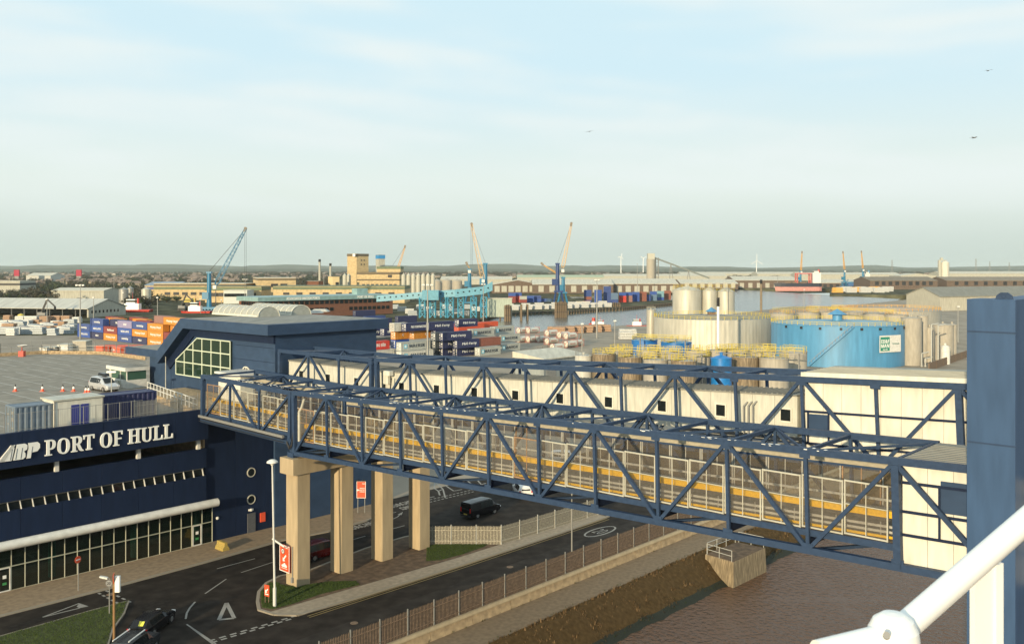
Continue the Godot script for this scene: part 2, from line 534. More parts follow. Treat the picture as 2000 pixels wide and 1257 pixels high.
func make_ground() -> void:
	var w_bank := -48.9
	var river := pt(1093, w_bank)
	var b := MB.new()
	b.prism([pt(-80, w_bank), river, gp(1771, 585), gp(1640, 598), gp(1550, 598), pt(402, -270), pt(338, -275), pt(285, -275), Vector3(-700, 0, -396), Vector3(-700, 0, 40)], -6, 0)
	setting("ground", b, M.yard)
	b = MB.new()
	var far := [pt(285, -275)]
	for q in [[934, 624], [975, 611], [1060, 607], [1110, 607], [1176, 602], [1216, 600], [1314, 591], [1322, 586], [1210, 580], [1116, 582], [1106, 575], [1215, 575.5], [1320, 571], [1440, 562.5], [1520, 564.5], [1622, 563.5], [1621, 574.5], [1770, 575.5], [1771, 585]]:
		far.append(gp(q[0], q[1]))
	far.append_array([river, pt(9000, w_bank), Vector3(14000, 0, -14000), Vector3(-14000, 0, -14000), Vector3(-14000, 0, -396), Vector3(-700, 0, -396)])
	b.prism(far, -6, -0.02)
	setting("ground", b, M.land)
	b = MB.new()
	flat(b, px_poly([[700, 700], [1300, 665], [1500, 600], [1700, 600], [1760, 580], [1300, 555], [900, 590]]), -2.0)
	setting("dock_water", b, M.dock)
	b = MB.new()
	flat(b, [pt(-200, -50), pt(9000, -50), pt(9000, 900), pt(-200, 900)], -2.2)
	setting("river_water", b, M.river)
	# the working yards round the dock, paler than the open land
	b = MB.new()
	flat(b, [gp(-300, 700), gp(-300, 584), gp(400, 578), gp(640, 580), gp(930, 590), gp(1050, 606), gp(934, 625), gp(900, 655), pt(285, -275), Vector3(-60, 0, -396), Vector3(-500, 0, -396)].slice(0, 8) + [Vector3(-60, 0, -396.5), Vector3(-500, 0, -396.5)], 0.0)
	setting("yard", b, M.yard)
	# hills on the horizon
	var ridge := FastNoiseLite.new()
	ridge.seed = 4
	ridge.frequency = 0.0009
	ridge.fractal_octaves = 4
	b = MB.new()
	for lay in [[6500.0, 22.0, 14.0], [9500.0, 56.0, 34.0]]:
		var zz: float = lay[0]
		var prev := []
		for i in 241:
			var x := -8500.0 + i * 17000.0 / 240.0
			var y: float = lay[1] + lay[2] * ridge.get_noise_2d(x, zz)
			y *= 1.0 - 0.25 * smoothstep(-2000.0, 4000.0, x)
			var q := [Vector3(x, -2, -zz + 900), Vector3(x, y * 0.7, -zz + 350), Vector3(x, y, -zz), Vector3(x, y * 0.8, -zz - 1500)]
			if prev:
				for k in 3:
					b.quad(prev[k], q[k], q[k + 1], prev[k + 1], Vector3(0, 1, 0.25).normalized())
			prev = q
	setting("hills", b, mat(Color(0.10, 0.115, 0.08), 1.0, "worn", 0.0006))
	# fields below the hills
	var f := 0
	for q in [[820, 531.5, 1500, 5.0], [1080, 529.5, 900, 3.0], [1500, 529, 1400, 3.2], [560, 529.5, 800, 2.6], [950, 528.6, 1500, 2.0], [240, 530.5, 500, 3.0], [1850, 529.6, 900, 2.6]]:
		b = MB.new()
		var p := gp(q[0], q[1])
		b.prism([p + Vector3(-q[2] / 2, 0, 0), p + Vector3(q[2] / 2, 0, 60), p + Vector3(q[2] / 2 + 60, 0, -q[3] * 120), p + Vector3(-q[2] / 2, 0, -q[3] * 120)], 0.0, 0.4)
		setting("field", b, mat([Color(0.16, 0.19, 0.06), Color(0.30, 0.27, 0.15), Color(0.12, 0.17, 0.05)][f % 3], 1.0, "blot", 0.004))
		f += 1

	# --- the road between the terminal and the sea wall
	b = MB.new()
	flat(b, [pt(-20, -89), pt(150, -89), pt(150, -54), pt(-20, -54)], 0.004)
	var road := setting("road", b, M.asphalt)
	# lighter worn lane along the sea wall
	b = MB.new()
	flat(b, [pt(-20, -60.6), pt(150, -60.9), pt(150, -54.4), pt(-20, -54.4)], 0.008)
	var road2 := setting("road", b, M.asphalt2)
	# pavement along the terminal
	b = MB.new()
	var kerb_line := [[-60, 1219], [0, 1204], [230, 1145], [400, 1099], [547, 1057], [640, 1039], [715, 1018], [752, 1002], [763, 990], [764, 976], [752, 968], [735, 972]]
	var pv := [pt(20, -88.9)] + px_poly(kerb_line) + [pt(72, -88.9)]
	b.prism(pv, 0.0, 0.12)
	var pav := setting("pavement", b, M.pave)
	b = MB.new()
	var kl := px_poly(kerb_line)
	for i in kl.size() - 1:
		b.beam(kl[i] + UP * 0.065, kl[i + 1] + UP * 0.065, 0.3, 0.135)
	part("kerb", b, M.kerb, pav)
	# the island that carries the bridge pier
	b = MB.new()
	var isl := zoom_pts([[350, 925], [342, 985], [352, 1040], [450, 1070], [600, 1075], [1000, 960], [1667, 750]], 400, 880, 3.334)
	isl += [[1000, 1073], [1100, 1040], [1189, 1009], [1165, 1000], [1084, 1027], [1015, 1048], [979, 1058], [832, 1058], [830, 1042], [790, 1050], [715, 1072], [640, 1101], [595, 1119], [547, 1126], [520, 1140]]
	b.prism(px_poly(isl), 0.0, 0.12)
	var island := setting("pavement", b, M.dirt)
	b = MB.new()
	var ik := px_poly(isl)
	for i in ik.size():
		if i != 10 and i != 9:
			b.beam(ik[i] + UP * 0.065, ik[(i + 1) % ik.size()] + UP * 0.065, 0.28, 0.14)
	part("kerb", b, M.kerb, island)
	b = MB.new()
	var fw := [[532, 1193], [900, 1087], [1165, 1003.5], [1186, 1008.5], [900, 1103.5], [592, 1199.5], [545, 1202], [520, 1196]]
	flat(b, px_poly(fw, 0.124), 0.124)
	setting("path", b, M.foot)
	# grass on the islands
	var lawns := [
		zoom_pts([[365, 930], [365, 990], [372, 1030], [440, 1040], [560, 1010], [760, 940], [1010, 880], [980, 858], [800, 862], [650, 885], [560, 892], [492, 880], [470, 865], [420, 870]], 400, 880, 3.334),
		[[834, 1066], [955, 1064], [945, 1070], [905, 1084], [860, 1096], [832, 1098]],
		[[-40, 1258], [0, 1245], [100, 1217], [180, 1194], [249, 1176], [240, 1200], [217, 1232], [205, 1275], [-40, 1290]]]
	for i in 3:
		b = MB.new()
		var lp := px_poly(lawns[i], 0.0)
		b.prism(lp, 0.0, 0.14)
		var lawn := setting("lawn", b, M.soil)
		tufts("grass", lp, 0.135, [7000, 3000, 5000][i], 0.11, [M.grass, M.grass, mat(Color(0.095, 0.14, 0.03), 0.9)][i], lawn, 50 + i)
		if i == 2:
			b = MB.new()
			for k in range(1, 7):
				b.beam(lp[k] + UP * 0.06, lp[k + 1] + UP * 0.06, 0.25, 0.16)
			part("kerb", b, M.kerb, lawn)
	# --- painted markings
	var y := 0.012
	b = MB.new()
	var tri_o := px_poly(zoom_pts([[90, 1100], [140, 990], [190, 1090]], 400, 880, 3.334))
	for i in 3:
		stripe(b, tri_o[i], tri_o[(i + 1) % 3], 0.32, y)
	part("road_marking", b, M.paint, road)
	b = MB.new()
	for row in [[20, 1240, 600, 1072], [40, 1250, 560, 1095]]:
		var p := gp(400 + row[0] / 3.334, 880 + row[1] / 3.334)
		var q := gp(400 + row[2] / 3.334, 880 + row[3] / 3.334)
		for i in 9:
			stripe(b, p.lerp(q, i / 8.6), p.lerp(q, (i + 0.6) / 8.6), 0.22, y)
	part("road_marking", b, M.paint, road)
	for l in [[0, 930, 138, 835], [235, 793, 440, 726], [940, 585, 1045, 555], [1185, 518, 1300, 487], [78, 768, 325, 702], [640, 665, 790, 622], [-120, 1130, 70, 1257], [1180, 465, 1255, 430], [1255, 430, 1280, 405], [1207, 408, 1245, 400], [1285, 385, 1320, 378]]:
		b = MB.new()
		stripe(b, gp(400 + l[0] / 3.334, 880 + l[1] / 3.334), gp(400 + l[2] / 3.334, 880 + l[3] / 3.334), 0.13, y)
		part("road_marking", b, M.paint, road)
	b = MB.new()      # arrow head on the coach lane
	flat(b, px_poly(zoom_pts([[1255, 415], [1290, 398], [1280, 418]], 400, 880, 3.334)), y)
	part("road_marking", b, M.paint, road)
	b = MB.new()      # curved line by the left junction
	var cv := zoom_pts([[880, 1138], [885, 1110], [900, 1085], [925, 1057]], 0, 740, 2.43)
	for i in 3:
		px_stripe(b, [cv[i][0], cv[i][1], cv[i + 1][0], cv[i + 1][1]], 0.16, y)
	var cv2 := zoom_pts([[908, 1180], [1010, 1257]], 0, 740, 2.43)
	px_stripe(b, [cv2[0][0], cv2[0][1], cv2[1][0], cv2[1][1]], 0.16, y)
	part("road_marking", b, M.paint, road)
	b = MB.new()      # long pointed marking before the junction
	var aw := px_poly(zoom_pts([[200, 1130], [375, 1064], [418, 1078], [375, 1087]], 0, 740, 2.43))
	stripe(b, aw[0], aw[1], 0.16, y)
	stripe(b, aw[0], aw[3], 0.16, y)
	flat(b, [aw[1], aw[2], aw[3], aw[1].lerp(aw[3], 0.5).lerp(aw[0], 0.08)], y)
	part("road_marking", b, M.paint, road)
	b = MB.new()
	for r0 in [[465, 1015, 560, 1065], [500, 1003, 620, 1060]]:
		var p := gp(r0[0] / 2.43, 740 + r0[1] / 2.43)
		var q := gp(r0[2] / 2.43, 740 + r0[3] / 2.43)
		for i in 5:
			stripe(b, p.lerp(q, i / 4.6), p.lerp(q, (i + 0.55) / 4.6), 0.22, y)
	part("road_marking", b, M.paint, road)
	# bays and hatching by the coach stop (seen between pier and bridge)
	for g in [[[38, 200], [100, 205], [150, 250], [165, 305]], [[38, 240], [90, 243], [120, 262], [130, 290]]]:
		b = MB.new()
		for i in 3:
			stripe(b, gp(820 + g[i][0] / 3.334, 880 + g[i][1] / 3.334), gp(820 + g[i + 1][0] / 3.334, 880 + g[i + 1][1] / 3.334), 0.2, y)
		part("road_marking", b, M.paint, road)
	for l in [[98, 207, 92, 243], [150, 250, 122, 262], [165, 225, 220, 262], [220, 262, 275, 252], [285, 180, 340, 218], [365, 180, 400, 220], [400, 220, 432, 210], [38, 310, 95, 298]]:
		b = MB.new()
		stripe(b, gp(820 + l[0] / 3.334, 880 + l[1] / 3.334), gp(820 + l[2] / 3.334, 880 + l[3] / 3.334), 0.2, y)
		part("road_marking", b, M.paint, road)
	b = MB.new()
	for k in 2:
		var p := gp(820 + 38 / 3.334, 880 + (325 + k * 16) / 3.334)
		var q := gp(820 + 360 / 3.334, 880 + (250 + k * 14) / 3.334)
		for i in 13:
			stripe(b, p.lerp(q, i / 13.0), p.lerp(q, (i + 0.6) / 13.0), 0.2, y)
	part("road_marking", b, M.paint, road)
	letters("COACHES", gp(785, 984) + UP * y, U, N * -2.2, 0.55, 0.003, M.paint, road, 4.2, false, "road_marking")
	letters("ONLY", gp(798, 990) + UP * y, U, N * -2.2, 0.55, 0.003, M.paint, road, 2.4, false, "road_marking")
	letters("COACHES", gp(705, 1027) + UP * y, U, N * -2.2, 0.55, 0.003, M.paint, road, 4.2, false, "road_marking")
	# speed roundel "20" on the lane by the sea wall
	var rc := gp(1172.5, 1037.5)
	b = MB.new()
	for i in 40:
		var a0 := TAU * i / 40
		var a1 := TAU * (i + 1) / 40
		stripe(b, rc + U * cos(a0) * 2.5 + N * sin(a0) * 0.95, rc + U * cos(a1) * 2.5 + N * sin(a1) * 0.95, 0.2, y)
	part("road_marking", b, M.paint, road2)
	letters("20", rc + UP * y, N * 1.0, U, 1.9, 0.003, M.paint, road2, 1.05, false, "road_marking", false)
	b = MB.new()
	stripe(b, gp(600, 1203), gp(900, 1107), 0.1, y)
	stripe(b, gp(900, 1107), gp(1186, 1012), 0.1, y)
	part("road_marking", b, M.paint_y, road2)
	b = MB.new()
	stripe(b, gp(604, 1205.5), gp(903, 1109.5), 0.1, y)
	stripe(b, gp(903, 1109.5), gp(1190, 1014), 0.1, y)
	part("road_marking", b, M.paint_y, road2)

	# patches, drain covers
	var patch_m := mat(Color(0.032, 0.028, 0.025), 0.9, "worn", 0.2, 0.0, 0.25)
	for q in [[30.0, -80.0, 5.0, 1.2, 0.1], [44, -84, 7, 0.9, 0.0], [52, -78, 2.2, 1.6, 0.3], [70, -76, 9, 1.0, 0.0], [38, -76, 3.0, 2.0, -0.2], [84, -80, 6, 2.2, 0.1]]:
		var d := U.rotated(UP, q[4])
		b = MB.new()
		var c := pt(q[0], q[1], 0.0085)
		var e := d.cross(UP)
		b.quad(c - d * q[2] / 2 - e * q[3] / 2, c + d * q[2] / 2 - e * q[3] / 2, c + d * q[2] / 2 + e * q[3] / 2, c - d * q[2] / 2 + e * q[3] / 2, UP)
		part("road_patch", b, patch_m, road)
	for q in [[36.5, -81.5], [58, -79], [47, -60.2], [66, -60.3], [41, -85.6], [61, -84.9], [88, -60.5]]:
		b = MB.new()
		b.cyl(pt(q[0], q[1], 0.0), pt(q[0], q[1], 0.016), 0.33, -1, 14)
		part("drain_cover", b, M.rust, road)
	# --- the riverside: path, bank, water's edge
	b = MB.new()
	flat(b, [pt(-60, -52.9), pt(150, -52.9), pt(150, -48.6), pt(-60, -48.6)], 0.006)
	setting("path", b, mat(Color(0.235, 0.17, 0.105), 0.95, "blot", 0.25))
	var bank := MB.new()
	var bn := FastNoiseLite.new()
	bn.seed = 9
	bn.frequency = 0.35
	var rows := [[-49.2, 0.03], [-48.5, 0.02], [-47.6, -0.55], [-46.7, -1.2], [-45.9, -1.75], [-45.3, -2.15], [-44.7, -2.6]]
	var green := MB.new()
	for i in 260:
		for k in 6:
			var q := []
			for c in [[i, k], [i + 1, k], [i + 1, k + 1], [i, k + 1]]:
				var s: float = 10.0 + c[0] * 0.5
				var nz := bn.get_noise_2d(s, rows[c[1]][0] * 1.7) * (0.45 if c[1] > 0 else 0.1)
				q.append(pt(s, rows[c[1]][0] + nz, rows[c[1]][1] + absf(nz) * 0.4 * (1 if c[1] < 5 else 0)))
			(bank if k < 4 else green).quad(q[0], q[1], q[2], q[3], (N * 0.5 + UP).normalized())
	setting("river_bank", bank, M.dry)
	setting("river_bank", green, mat(Color(0.018, 0.024, 0.007), 0.8, "rough", 0.3))
	var o := Node3D.new()
	o.name = "bank_grass"
	add_child(o)
	o.set_meta("kind", "stuff")
	tag(o, "dry brown grass growing down the river bank below the path", "grass")
	var slope := func(p: Vector2) -> float:
		var w := p.x * N.x + p.y * N.z
		return -(clampf((w + 48.9) / 3.3, 0.0, 1.0)) * 2.0
	tufts("dry_grass", [pt(10, -49.3), pt(140, -49.3), pt(140, -45.9), pt(10, -45.9)], 0.0, 26000, 0.17, mat(Color(0.155, 0.098, 0.042), 0.95), o, 71, slope)
	tufts("reeds", [pt(10, -49.0), pt(140, -49.0), pt(140, -46.6), pt(10, -46.6)], 0.0, 3200, 0.42, mat(Color(0.21, 0.13, 0.06), 0.95), o, 74, slope)
	tufts("dark_weed", [pt(10, -48.0), pt(140, -48.0), pt(140, -45.6), pt(10, -45.6)], 0.0, 5000, 0.2, mat(Color(0.085, 0.06, 0.03), 0.95), o, 75, slope)
	tufts("green_weed", [pt(10, -46.7), pt(140, -46.7), pt(140, -45.5), pt(10, -45.5)], 0.0, 6000, 0.16, mat(Color(0.035, 0.05, 0.012), 0.9), o, 76, slope)
	var rk := MB.new()
	for i in 700:
		var s := rng.randf_range(12, 135)
		var w := rng.randf_range(-46.4, -45.2)
		var c := pt(s, w, -2.0 - (w + 46.0) * 0.5)
		var k := rng.randf_range(0.05, 0.2)
		rk.hexa([c + Vector3(-k, -k, k), c + Vector3(k * 0.8, -k, k), c + Vector3(k, -k, -k), c + Vector3(-k, -k, -k * 0.7), c + Vector3(-k * 0.5, k * 0.5, k * 0.6), c + Vector3(k * 0.6, k * 0.4, k * 0.5), c + Vector3(k * 0.5, k * 0.6, -k * 0.6), c + Vector3(-k * 0.6, k * 0.4, -k * 0.4)])
	stuff(part("stones", rk, mat(Color(0.10, 0.085, 0.065), 0.9, "worn", 0.5), o))
	tufts("green_grass", [pt(10, -49.6), pt(140, -49.6), pt(140, -48.4), pt(10, -48.4)], 0.0, 2500, 0.16, mat(Color(0.08, 0.09, 0.025), 0.95), o, 72, slope)
	tufts("green_grass", [pt(10, -53.0), pt(140, -53.0), pt(140, -52.6), pt(10, -52.6)], 0.0, 900, 0.22, mat(Color(0.10, 0.09, 0.035), 0.95), o, 73)

func make_waterside() -> void:
	# sea wall: cast panels side by side under a rounded coping
	var wall := thing("sea_wall", "long buff concrete sea wall with rounded coping carrying the palisade fence", "wall", pt(75, -53.2))
	var pm := MB.new()
	pm.hexa([Vector3(-2.29, 0, -0.28), Vector3(2.29, 0, -0.28), Vector3(2.29, 0, 0.42), Vector3(-2.29, 0, 0.42), Vector3(-2.29, 0.74, -0.28), Vector3(2.29, 0.74, -0.28), Vector3(2.29, 0.74, 0.22), Vector3(-2.29, 0.74, 0.22)])
	var pmesh := pm.mesh()
	var cm := MB.new()
	for i in 8:
		var a0 := PI * i / 8.0
		var a1 := PI * (i + 1) / 8.0
		var f0 := Vector3(0, 0.74 + 0.17 * sin(a0), -0.36 * cos(a0))
		var f1 := Vector3(0, 0.74 + 0.17 * sin(a1), -0.36 * cos(a1))
		var x := Vector3(2.31, 0, 0)
		cm.quad(f0 - x, f0 + x, f1 + x, f1 - x, (Vector3(0, sin((a0 + a1) / 2), -cos((a0 + a1) / 2))).normalized())
	cm.quad(Vector3(-2.31, 0.74, -0.36), Vector3(2.31, 0.74, -0.36), Vector3(2.31, 0.74, 0.36), Vector3(-2.31, 0.74, 0.36), Vector3.DOWN)
	var cmesh := cm.mesh()
	var bas := Basis(U, UP, U.cross(UP))
	for i in 28:
		var s := 14.0 + i * 4.63
		put("panel", pmesh, M.concrete2, wall, Transform3D(bas, pt(s - 75, 0)))
		put("coping", cmesh, M.concrete, wall, Transform3D(bas, pt(s - 75, 0)))
	palisade("palisade_fence", "long rusty brown palisade fence standing on top of the sea wall", [pt(14, -53.45, 0.8), pt(140, -53.45, 0.8)], 1.95, 2.75, 0.145, M.rust, M.galv)
	palisade("palisade_fence", "pale galvanised palisade fence around the grass beside the pier", px_arr([[832, 1063], [979, 1063], [1015, 1052.5], [1084, 1031.5], [1147, 1011.5], [1168, 1005]], 0.12), 1.95, 2.75, 0.15, mat(Color(0.50, 0.46, 0.36), 0.6, "worn", 0.5), M.pale)
	# outfall block with handrails
	var p := gp(1434, 1098, 0.25)
	var th := thing("outfall_block", "concrete outfall block with metal handrails jutting from the river bank", "concrete block", Vector3(p.x, -2.3, p.z))
	var q := [gp(1378, 1082, 0.25), gp(1433, 1098, 0.25), gp(1495, 1070, 0.25), gp(1440, 1058, 0.25)]
	var c: Vector3 = (q[0] + q[1] + q[2] + q[3]) / 4.0
	var b := MB.new()
	var lo := []
	for e in q:
		var d: Vector3 = e - c
		lo.append(Vector3(c.x + d.x * 1.05, -2.5, c.z + d.z * 1.05))
	b.hexa(lo + q)
	part("body", b, mat(Color(0.36, 0.285, 0.18), 0.9, "stain", 0.2), th)
	b = MB.new()
	b.prism([c + (q[0] - c) * 0.96, c + (q[1] - c) * 0.96, c + (q[2] - c) * 0.96, c + (q[3] - c) * 0.96], 0.25, 0.29)
	part("silt", b, M.dirt, th)
	for run in [[q[0], q[1]], [q[0], q[3]], [q[3], q[2]]]:
		b = MB.new()
		var k := int(maxf(2, run[0].distance_to(run[1]) / 1.6))
		for i in k + 1:
			var e: Vector3 = run[0].lerp(run[1], 0.06 + 0.88 * i / k)
			b.cyl(e, e + UP * 1.1, 0.035, -1, 6)
		for hh in [0.55, 1.08]:
			b.cyl(run[0].lerp(run[1], 0.06) + UP * hh, run[0].lerp(run[1], 0.94) + UP * hh, 0.03, -1, 6)
		part("handrail", b, M.pale, th)

func px_arr(l: Array, y: float) -> Array:
	return px_poly(l, y)
func palisade(called: String, label: String, path: Array, h: float, gap: float, pitch: float, pm: Material, post_m: Material) -> void:
	var th := thing(called, label, "fence", path[0])
	var b := MB.new()
	var rails := MB.new()
	var rg := RandomNumberGenerator.new()
	rg.seed = path.size() * 7
	for i in path.size() - 1:
		var a: Vector3 = path[i]
		var e: Vector3 = path[i + 1]
		var len := a.distance_to(e)
		var d := (e - a) / len
		var side := d.cross(UP)
		var k := maxi(1, int(round(len / gap)))
		for j in k + 1:
			if j == 0 and i > 0: continue
			var c := a + d * len * j / k
			var pb := MB.new()
			pb.beam(c, c + UP * (h + 0.12), 0.09, 0.07)
			part("post", pb, post_m, th)
		for hh in [0.35, h - 0.45]:
			rails.beam(a + UP * hh + side * 0.03, e + UP * hh + side * 0.03, 0.03, 0.05)
		var nn := int(len / pitch)
		for j in nn:
			var c := a + d * (j + 0.5) * len / nn - side * 0.01
			var t := h * rg.randf_range(0.985, 1.01)
			var x := d * 0.042
			var z := side * 0.012
			# a W-shaped pale with a pointed top
			b.quad(c - x, c - z, c - z + UP * t, c - x + UP * (t - 0.09), (-side - d * 0.3).normalized())
			b.quad(c - z, c + x, c + x + UP * (t - 0.09), c - z + UP * t, (-side + d * 0.3).normalized())
	part("rail", rails, pm, th)
	stuff(part("pales", b, pm, th))

# ---------------------------------------------------------------- the passenger terminal
func make_terminal() -> void:
	var wf := -88.9                       # plane of the front
	var th := thing("terminal_building", "navy blue ferry terminal with parking deck, glass front, white canopy and raised lettering", "building", pt(40, wf))
	var s0 := 6.0
	var s1 := 49.6
	var b := MB.new()
	# body below the deck, in one block behind the front
	var outline := [pt(s0, wf - 0.35), pt(s1, wf - 0.35), pt(57.6, wf - 0.35), pt(57.6, -118.0)]
	var back := px_poly([[284, 703], [203, 692], [81, 691], [0, 696], [-220, 704]], DK)
	var poly := outline + back
	var deck_poly := []
	for q in poly:
		deck_poly.append(Vector3(q.x, 0, q.z))
	b.prism(deck_poly, 11.3, DK)
	part("parking_deck", b, M.deck, th)
	# front wall bands (height from, to, proud by)
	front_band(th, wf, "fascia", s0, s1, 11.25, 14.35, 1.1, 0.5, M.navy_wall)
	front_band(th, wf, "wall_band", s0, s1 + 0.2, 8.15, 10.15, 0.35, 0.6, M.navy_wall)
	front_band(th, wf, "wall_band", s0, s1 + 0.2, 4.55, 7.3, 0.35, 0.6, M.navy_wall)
	front_band(th, wf, "recess", s0, s1, 8.1, 11.25, -19.0, 0.3, M.concrete2)
	front_band(th, wf, "lower_deck", s0, s1, 8.0, 8.12, 0.1, 19.4, M.deck)
	front_band(th, wf, "soffit", s0, s1, 11.2, 11.26, 0.6, 19.5, M.concrete2)
	for q in [s0 - 0.1, s1 + 0.1]:
		b = MB.new()
		b.box(pt(q, wf - 9.5, 9.65), Vector3(0.2, 3.1, 19), U)
		part("end_wall", b, M.concrete2, th)
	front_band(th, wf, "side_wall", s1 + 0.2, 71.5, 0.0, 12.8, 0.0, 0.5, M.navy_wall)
	front_band(th, wf, "plinth", s0, s1 + 0.9, 0.0, 0.14, 0.15, 0.5, M.concrete2)
	front_band(th, wf, "back_wall", s0, s1, 0.0, 8.2, -4.0, 0.2, mat(Color(0.26, 0.28, 0.25), 0.8, "blot", 0.3))
	front_band(th, wf, "floor_edge", s0, s1, 4.2, 4.56, 0.2, 4.0, M.navy_wall)
	for s in [s_at(108, wf), s_at(268, wf), s_at(385, wf), s_at(-60, wf)]:
		b = MB.new()
		b.box(pt(s, wf + 0.15, 10.7), Vector3(0.35, 1.12, 0.35), U)
		part("post", b, M.white, th)
	# ribbon window with white fins
	b = MB.new()
	b.box(pt((s0 + s1) / 2, wf + 0.05, 7.72), Vector3(s1 - s0, 0.86, 0.06), U)
	part("ribbon_window", b, M.dark_glass, th)
	for i in 24:
		var s := s1 - 0.1 - i * 1.05
		b = MB.new()
		b.hexa([pt(s, wf + 0.1, 7.3), pt(s + 0.06, wf + 0.1, 7.3), pt(s + 0.06, wf + 0.3, 7.3), pt(s, wf + 0.3, 7.3), pt(s - 0.12, wf + 0.08, 8.15), pt(s - 0.06, wf + 0.08, 8.15), pt(s - 0.06, wf + 0.16, 8.15), pt(s - 0.12, wf + 0.16, 8.15)])
		part("window_fin", b, M.white, th)
	# canopy tube
	b = MB.new()
	b.cyl(pt(s0, wf + 1.0, 4.45), pt(s1 + 1.1, wf + 1.0, 4.45), 0.42, -1, 20)
	var can := part("canopy", b, M.white, th)
	b = MB.new()
	b.box(pt((s0 + s1) / 2, wf + 0.6, 4.5), Vector3(s1 - s0, 0.1, 0.7), U)
	part("canopy_bracket", b, M.white, can)
	# glass front: panes between pale mullions
	var gl := s_at(413, wf)
	var pane := MB.new()
	var step := 1.16
	var lower := put_mesh_quad(step - 0.06, 2.1)
	var upper := put_mesh_quad(step - 0.06, 1.75)
	var bas := Basis(U, UP, U.cross(UP))
	var org := pt(40, wf)
	for i in 36:
		var s := gl - (i + 0.5) * step
		if s < s0: break
		put("pane", lower, M.glass, th, Transform3D(bas, pt(s, wf + 0.05, 0.15) - org))
		put("pane", upper, M.glass, th, Transform3D(bas, pt(s, wf + 0.05, 2.35) - org))
		b = MB.new()
		b.box(pt(s + step / 2, wf + 0.08, 2.15), Vector3(0.055, 4.05, 0.1), U)
		part("mullion", b, M.mullion, th)
		if i in [1, 17]:
			b = MB.new()          # a white framed door leaf
			b.box(pt(s, wf + 0.12, 0.18), Vector3(1.0, 0.1, 0.08), U)
			b.box(pt(s, wf + 0.12, 2.22), Vector3(1.0, 0.09, 0.08), U)
			for d in [-0.46, 0.46]:
				b.box(pt(s + d, wf + 0.12, 1.2), Vector3(0.09, 2.1, 0.08), U)
			var door := part("door", b, M.white, th)
			b = MB.new()
			b.box(pt(s, wf + 0.13, 1.45), Vector3(0.3, 0.3, 0.02), U)
			part("notice", b, M.letter_white, door)
			b = MB.new()
			b.box(pt(s, wf + 0.13, 0.85), Vector3(0.34, 0.22, 0.02), U)
			part("notice", b, mat(Color(0.05, 0.25, 0.08), 0.5), door)
	for yy in [0.12, 2.28, 4.16]:
		b = MB.new()
		b.box(pt((s0 + gl) / 2, wf + 0.1, yy), Vector3(gl - s0, 0.06, 0.08), U)
		part("transom", b, M.mullion, th)
	for s in [s_at(270 / 2.43, wf), s_at(660 / 2.43, wf), s_at(958 / 2.43, wf)]:
		b = MB.new()
		b.cyl(pt(s, wf - 1.2, 0.1), pt(s, wf - 1.2, 4.2), 0.33, -1, 12)
		part("column", b, mat(Color(0.10, 0.34, 0.26), 0.5), th)
	# lettering on the fascia
	var wl := wf + 1.1
	var sa := s_at(86, wl)
	var sb := s_at(336, wl)
	var pl := letters("PORT OF HULL", pt((sa + sb) / 2, wl + 0.08, 12.6), U, UP, 1.42, 0.16, M.letter_white, th, sb - sa, true)
	pl.set_meta("label", "white slab serif letters reading PORT OF HULL")
	# the slanted company letters beside it, cut by oblique stripes
	var ax := s_at(-8, wl)
	var aw := s_at(76, wl) - ax
	b = MB.new()
	for g in [[[0, 0], [0.2, 0], [0.42, 1], [0.33, 1]], [[0.23, 0], [0.32, 0], [0.32, 1], [0.45, 1], [0.45, 0.98]], [[0.24, 0.0], [0.36, 0.0], [0.36, 1.0], [0.455, 1.0]]].slice(0, 1) + [[[0.05, 0], [0.17, 0], [0.40, 0.96], [0.40, 1], [0.32, 1]], [[0.21, 0], [0.335, 0], [0.40, 0.82], [0.375, 0.82]], [[0.37, 0], [0.60, 0], [0.655, 0.12], [0.655, 0.38], [0.62, 0.5], [0.70, 0.62], [0.70, 0.9], [0.65, 1], [0.46, 1]], [[0.68, 0], [0.78, 0], [0.80, 0.35], [0.94, 0.4], [1.0, 0.6], [1.0, 0.86], [0.95, 1], [0.73, 1], [0.73, 0.62]]]:
		b.extrude(g, pt(ax, wl + 0.02, 11.95), U * aw, UP * 1.35, N * 0.14)
	var lg := part("lettering", b, M.letter_white, th)
	lg.set_meta("label", "slanted white company letters ABP")
	b = MB.new()
	for k in 5:
		b.extrude([[0.3 + k * 0.12, 0.05], [0.312 + k * 0.12, 0.05], [0.352 + k * 0.12, 0.75], [0.34 + k * 0.12, 0.75]], pt(ax, wl + 0.165, 11.95), U * aw, UP * 1.35, N * 0.01)
	part("stripe", b, M.navy_wall, lg)
	# portholes, lamps, door and cabinet on the plain side wall
	for q in [[490, 922], [490, 975]]:
		var s := s_at(q[0], wf)
		var c := pt(s, wf + 0.03, h_at(q[1], pt(s, wf)))
		b = MB.new()
		b.cyl(c - N * 0.05, c + N * 0.03, 0.44, -1, 24)
		var ph := part("porthole", b, M.dark_glass, th)
		b = MB.new()
		for i in 24:
			var d0 := U * cos(TAU * i / 24) + UP * sin(TAU * i / 24)
			var d1 := U * cos(TAU * (i + 1) / 24) + UP * sin(TAU * (i + 1) / 24)
			b.cyl(c + d0 * 0.47, c + d1 * 0.47, 0.07, -1, 6, false)
		part("porthole_rim", b, M.cream_grey, ph)
	for q in [[489, 995], [543, 983], [611, 967], [423, 1011], [544, 982.5]]:
		var s := s_at(q[0], wf)
		var c := pt(s, wf + 0.12, h_at(q[1], pt(s, wf)))
		b = MB.new()
		b.lathe(c - UP * 0.17, [[0.0, 0.0], [0.13, 0.05], [0.17, 0.17], [0.13, 0.29], [0.0, 0.34]], 10)
		part("wall_lamp", b, M.white, th)
